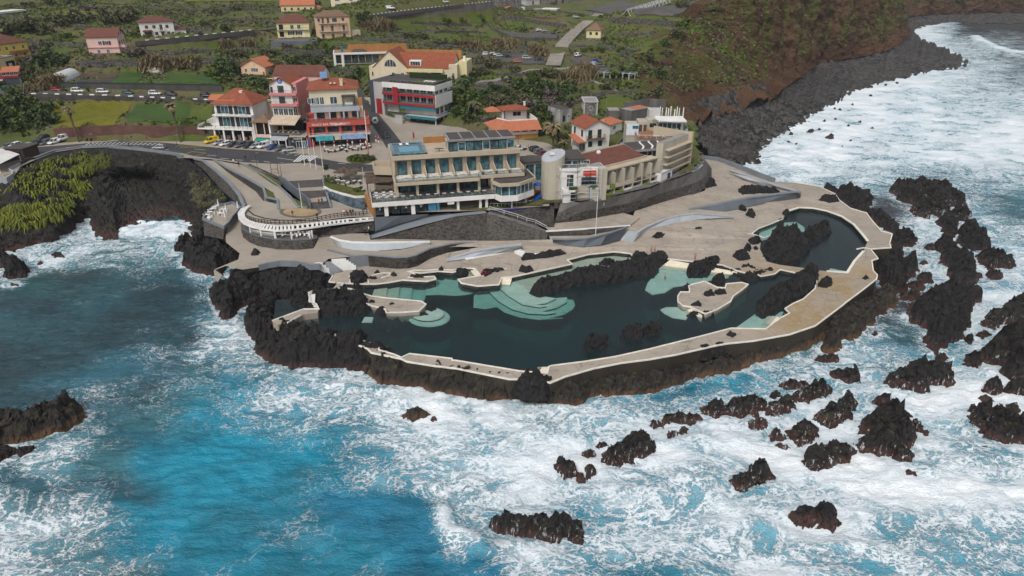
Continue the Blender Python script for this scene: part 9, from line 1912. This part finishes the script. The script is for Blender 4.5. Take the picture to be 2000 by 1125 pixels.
FOAM = {  # photo row : (first column px, foam density per 100 px)
 50:(1700,'9923'),100:(1700,'9964'),150:(1700,'9974'),200:(1600,'99877'),250:(1500,'999889'),300:(1500,'998899'),350:(1500,'886556'),
 400:(1500,'742653'),450:(0,'357875000000000006786'),500:(0,'685458000000000004787'),550:(0,'522265000000000001477'),600:(0,'111133300000000002288'),
 650:(0,'000276600000000053588'),700:(0,'001356650000005766899'),750:(0,'123334688876543678999'),800:(0,'433224678877756889999'),
 850:(0,'583112437789889999989'),900:(0,'982112235899989999988'),950:(0,'432112336899977999988'),1000:(0,'642113422785778998777'),
 1050:(0,'743113311786777677666'),1100:(0,'754343321366468766666'),1150:(0,'754343321366468766666')}
TINTS = {'N':(.010,.050,.064),'G':(.014,.068,.066),'T':(.020,.105,.130),'B':(.003,.190,.285),'D':(.003,.125,.21),'S':(.035,.040,.048),'W':(.07,.25,.34),'K':(.014,.085,.12)}
TINT = {
 50:'TTTTTTTTTTTTTTTTTTTSS',250:'TTTTTTTTTTTTTTTTTTWTK',350:'TTTTTTTTTTTTTTTTTTKKT',400:'GGGTTTTTTTTTTTTTTSSKT',450:'GGGTTTTTTTTTTTTTTSTWT',500:'GGGTTTTTTTTTTTTTTSSWW',
 550:'GGNNKTTTTTTTTTTTTSSWW',600:'NNNNKTTTTTTTTTTTTSSWW',650:'NNNNKTTTTTTTTTTTTSTWW',700:'NNNKKTTTTTTTTTBTTWWWW',
 750:'NNKKTBBTTTTTBBBBWWWWW',800:'NKKTBBBBTTTTWWWWWWWWW',850:'NTTBBBBBWWWWWWWWWWWWW',900:'TTTBBBBBBWWWWWWWWWWWW',
 950:'TKKBBBBBBWWWWWWWWWWWW',1000:'TTBBBBBDDBBBBWWWWWWWW',1050:'TTBBBBBDDBBBBBBWBBWWW',1100:'TTTBBBBBDDBBBBBBBBBBB',1150:'TTTBBBBBDDBBBBBBBBBBB'}
def lattice(tab, cols, fill):
    rows = sorted(tab); A = np.zeros((len(rows), 21, fill))
    for i, r in enumerate(rows): A[i] = cols(tab[r])
    return np.array(rows, float), A
def frow(e):
    a = np.zeros((21,1)); c0 = e[0]//100
    for k, ch in enumerate(e[1]):
        if c0+k < 21: a[c0+k,0] = (int(ch)/9)**1.25*.93
    if c0 > 0: a[:c0,0] = a[c0,0]
    return a
fr_, FA = lattice(FOAM, frow, 1)
tr_, TA = lattice(TINT, lambda s: np.array([TINTS[c] for c in s]), 3)
def sample(rows, A, px, py):
    fy = np.interp(py, rows, np.arange(len(rows))); fx = np.clip(px/100, 0, 20)
    iy = np.clip(fy.astype(int), 0, len(rows)-2); ix = np.clip(fx.astype(int), 0, 19)
    ty = (fy-iy)[:,None]; tx = (fx-ix)[:,None]
    ty = ty*ty*(3-2*ty); tx = tx*tx*(3-2*tx)
    return (A[iy,ix]*(1-tx)+A[iy,ix+1]*tx)*(1-ty)+(A[iy+1,ix]*(1-tx)+A[iy+1,ix+1]*tx)*ty
def span(a, b, s0, g):
    out = [a]; s = s0
    while out[-1] < b: out.append(out[-1]+s); s *= g
    return out
gx = np.array(sorted(set([-x for x in span(95,320,.45,1.03)]+list(np.arange(-95,95,.45))+span(95,480,.45,1.02))))
gy = np.array(list(np.arange(40,190,.45))+span(190,1000,.45,1.012))
X, Y = np.meshgrid(gx, gy)
xf, yf = X.ravel(), Y.ravel()
w1 = (fbm(xf*.05,yf*.05,3,5)-.5)*22; w2 = (fbm(xf*.05,yf*.05,3,9)-.5)*16
wd = np.maximum(yf+w2,40)*CP+CAMH*SP
px_ = 1000+F*(xf+w1)/wd; py_ = 562.5-F*(np.maximum(yf+w2,40)*SP-CAMH*CP)/wd
foam = sample(fr_, FA, px_, py_)[:,0]; tint = sample(tr_, TA, px_, py_)
near = np.full(len(xf), 99.)
XX = X; 
for fp, h in SEA_ROCKS:
    xs = [p[0] for p in fp]; ys = [p[1] for p in fp]; m = 6
    i0, i1 = np.searchsorted(gx, [min(xs)-m, max(xs)+m]); j0, j1 = np.searchsorted(gy, [min(ys)-m, max(ys)+m])
    if i1 <= i0 or j1 <= j0: continue
    D = -sdist(X[j0:j1,i0:i1], Y[j0:j1,i0:i1], fp)
    N = near.reshape(X.shape); N[j0:j1,i0:i1] = np.minimum(N[j0:j1,i0:i1], D)
calm = smoothstep(.05,.35,foam)           # quiet water keeps a thin collar only
surf = np.exp(-np.maximum(near,0)/(1.0+1.8*calm))*(.30+.50*calm)
lagoon = smoothstep(1690,1730,px_)*smoothstep(1880,1840,px_)*smoothstep(520,560,py_)*smoothstep(720,680,py_)
foam = np.clip(np.maximum(foam*(1-.2*lagoon), surf) + (fbm(xf*.10,yf*.14,5,3)-.5)*.7*(.12+foam), 0, 1)
foam = np.where((py_ < 430)&(px_ < 1200), 0, foam)
rough_ = .25+1.0*foam
Z = ((fbm(xf*.045,yf*.07,3,21)-.5)*1.5 + (ridged(xf*.10+yf*.03,yf*.2,4,31)-.6)*.9*rough_ + (ridged(xf*.33-yf*.1,yf*.55,4,41,.6)-.55)*np.where(foam<.3,.85,.6)
     + foam*(fbm(xf*.5,yf*.5,3,51)-.5)*.9)
Z = Z*smoothstep(-.3,1.5,np.abs(near)+.5)
def breaker(line, w, hh):
    q = [P(x,y,0) for x, y in line]; best = np.full(len(xf), 1e9)
    for a, b in zip(q, q[1:]):
        ex, ey = b.x-a.x, b.y-a.y; t = np.clip(((xf-a.x)*ex+(yf-a.y)*ey)/(ex*ex+ey*ey),0,1)
        best = np.minimum(best, np.hypot(xf-a.x-t*ex, yf-a.y-t*ey))
    k = np.exp(-(best/w)**2); return k*hh, k
bz, bk = breaker([(1900,75),(1930,92),(1985,108),(2050,112)], 7, 3.2); Z += bz*(.7+.6*fbm(xf*.1,yf*.1,2,8)); foam = np.maximum(foam, bk*.95)
bz, bk = breaker([(1250,968),(1300,945),(1370,945)], 3.2, 1.1); Z += bz
bz, bk = breaker([(866,1000),(872,1035),(930,1060)], 1.6, .9); Z += bz; foam = np.maximum(foam, bk)
inner = [tuple(p.xy) for p in U(sea_edge)+U(rM('1000 880 760 880 600 760 640 560 400 440 480 330 480 150'))+[P(360,420,5),P(420,330,9),P(1300,300,8)]]
Z = np.where(sdist(X, Y, inner).ravel() > .6, -2.5, Z)
V = np.stack([xf, yf, Z], -1)
q = quads(*X.shape)
sm = NT('sea_surface'); v = sm.coord()
at = sm.n('ShaderNodeAttribute', attribute_name='foam').outputs['Fac']; tc = sm.n('ShaderNodeAttribute', attribute_name='tint').outputs['Color']
def warp(vec, scale, amt, det=3):
    t = sm.n('ShaderNodeTexNoise'); sm.t.links.new(vec, t.inputs['Vector']); t.inputs['Scale'].default_value = scale; t.inputs['Detail'].default_value = det
    c = sm.n('ShaderNodeVectorMath', operation='SUBTRACT'); sm.t.links.new(t.outputs['Color'], c.inputs[0]); c.inputs[1].default_value = (.5,.5,.5)
    o = sm.n('ShaderNodeVectorMath', operation='MULTIPLY_ADD'); sm.t.links.new(c.outputs[0], o.inputs[0]); o.inputs[1].default_value = (amt,amt,0); sm.t.links.new(vec, o.inputs[2]); return o.outputs[0]
v0 = sm.coord((1,1.35,1)); wv = warp(warp(v0, .05, 26), .22, 7, 4)
def ridge(scale, det, rough, vec): return sm.math('POWER', sm.math('SUBTRACT', 1, sm.math('ABSOLUTE', sm.math('MULTIPLY_ADD', sm.noise(vec, scale, det, rough), 4, -2)), 0, True), 2.2)
r_a = ridge(.20, 9, .66, wv); r_b = ridge(.75, 7, .66, wv); r_c = ridge(2.6, 5, .65, warp(v0, .6, 2.5, 3))
vo = sm.vor(warp(v0, .5, 3.2, 4), .95, 'DISTANCE_TO_EDGE'); lace = sm.ramp(vo.outputs['Distance'], 0, .16, 1, 0)
soft = sm.noise(wv, .10, 6, .62); fine = sm.noise(warp(v0, 1.2, 1.2), 3.2, 5, .72)
A = sm.math('ADD', at, sm.math('MULTIPLY', sm.math('SUBTRACT', soft, .5), .9))      # local density
dense = sm.math('MULTIPLY', sm.ramp(sm.math('ADD', A, sm.math('MULTIPLY', sm.math('SUBTRACT', fine, .5), .55)), .64, 1.08), .97)
lp_ = sm.math('ADD', sm.math('MULTIPLY', r_a, .36), sm.math('ADD', sm.math('MULTIPLY', r_b, .30), sm.math('ADD', sm.math('MULTIPLY', lace, .20), sm.math('MULTIPLY', r_c, .22))))
veins = sm.math('MULTIPLY', sm.ramp(sm.math('SUBTRACT', lp_, sm.math('MULTIPLY_ADD', A, -.50, .84)), -.06, .22), sm.ramp(A, .08, .46, 0, .82))
ff = sm.math('MAXIMUM', dense, veins)
pale = sm.ramp(sm.math('ADD', A, sm.math('MULTIPLY', sm.math('SUBTRACT', fine, .5), .25)), .16, .82)
var = sm.ramp(sm.noise(v0, .06, 5, .62), .3, .7, .55, 1.4)
tv = sm.n('ShaderNodeMix', data_type='RGBA', blend_type='MULTIPLY'); tv.inputs[0].default_value = 1
sm.t.links.new(tc, tv.inputs[6]); cb = sm.n('ShaderNodeCombineXYZ')
for k in range(3): sm.t.links.new(var, cb.inputs[k])
sm.t.links.new(cb.outputs[0], tv.inputs[7])
aer = sm.mix(.74, tc, (.22,.53,.66))
col = sm.mix(sm.math('MULTIPLY', pale, .80), tv.outputs[2], aer)
col = sm.mix(ff, col, (.80,.83,.85))
rv = sm.coord((1,1.9,1)); hgt = sm.math('ADD', sm.noise(rv, .7, 6, .68), sm.math('MULTIPLY', ff, .30))
sm.bsdf(col, sm.math('MULTIPLY_ADD', ff, .5, .18), sm.bump(hgt, 1.0, .5), .45)
sea, used = grid_mesh('sea', V, q, sm.m)
a = sea.data.attributes.new('foam', 'FLOAT', 'POINT'); a.data.foreach_set('value', foam[used].astype(np.float32))
a = sea.data.attributes.new('tint', 'FLOAT_COLOR', 'POINT'); a.data.foreach_set('color', np.concatenate([tint[used], np.ones((len(used),1))],1).astype(np.float32).ravel())
structure(sea)
def volume_mat(name, dens, col, noisy=0):
    m = NT(name); pv = m.n('ShaderNodeVolumePrincipled'); pv.inputs['Color'].default_value = (*col,1)
    if noisy: m.set(pv.inputs['Density'], m.math('MULTIPLY', m.ramp(m.noise(m.coord(),noisy,4,.6),.40,.75), dens))
    else: pv.inputs['Density'].default_value = dens
    m.t.links.new(pv.outputs[0], m.out.inputs['Volume']); return m.m
o = MB().box(-900,1100,-60,1150,-6,92).build('haze', volume_mat('thin_sea_air', .00007, (.86,.92,.98))); o['kind'] = 'stuff'
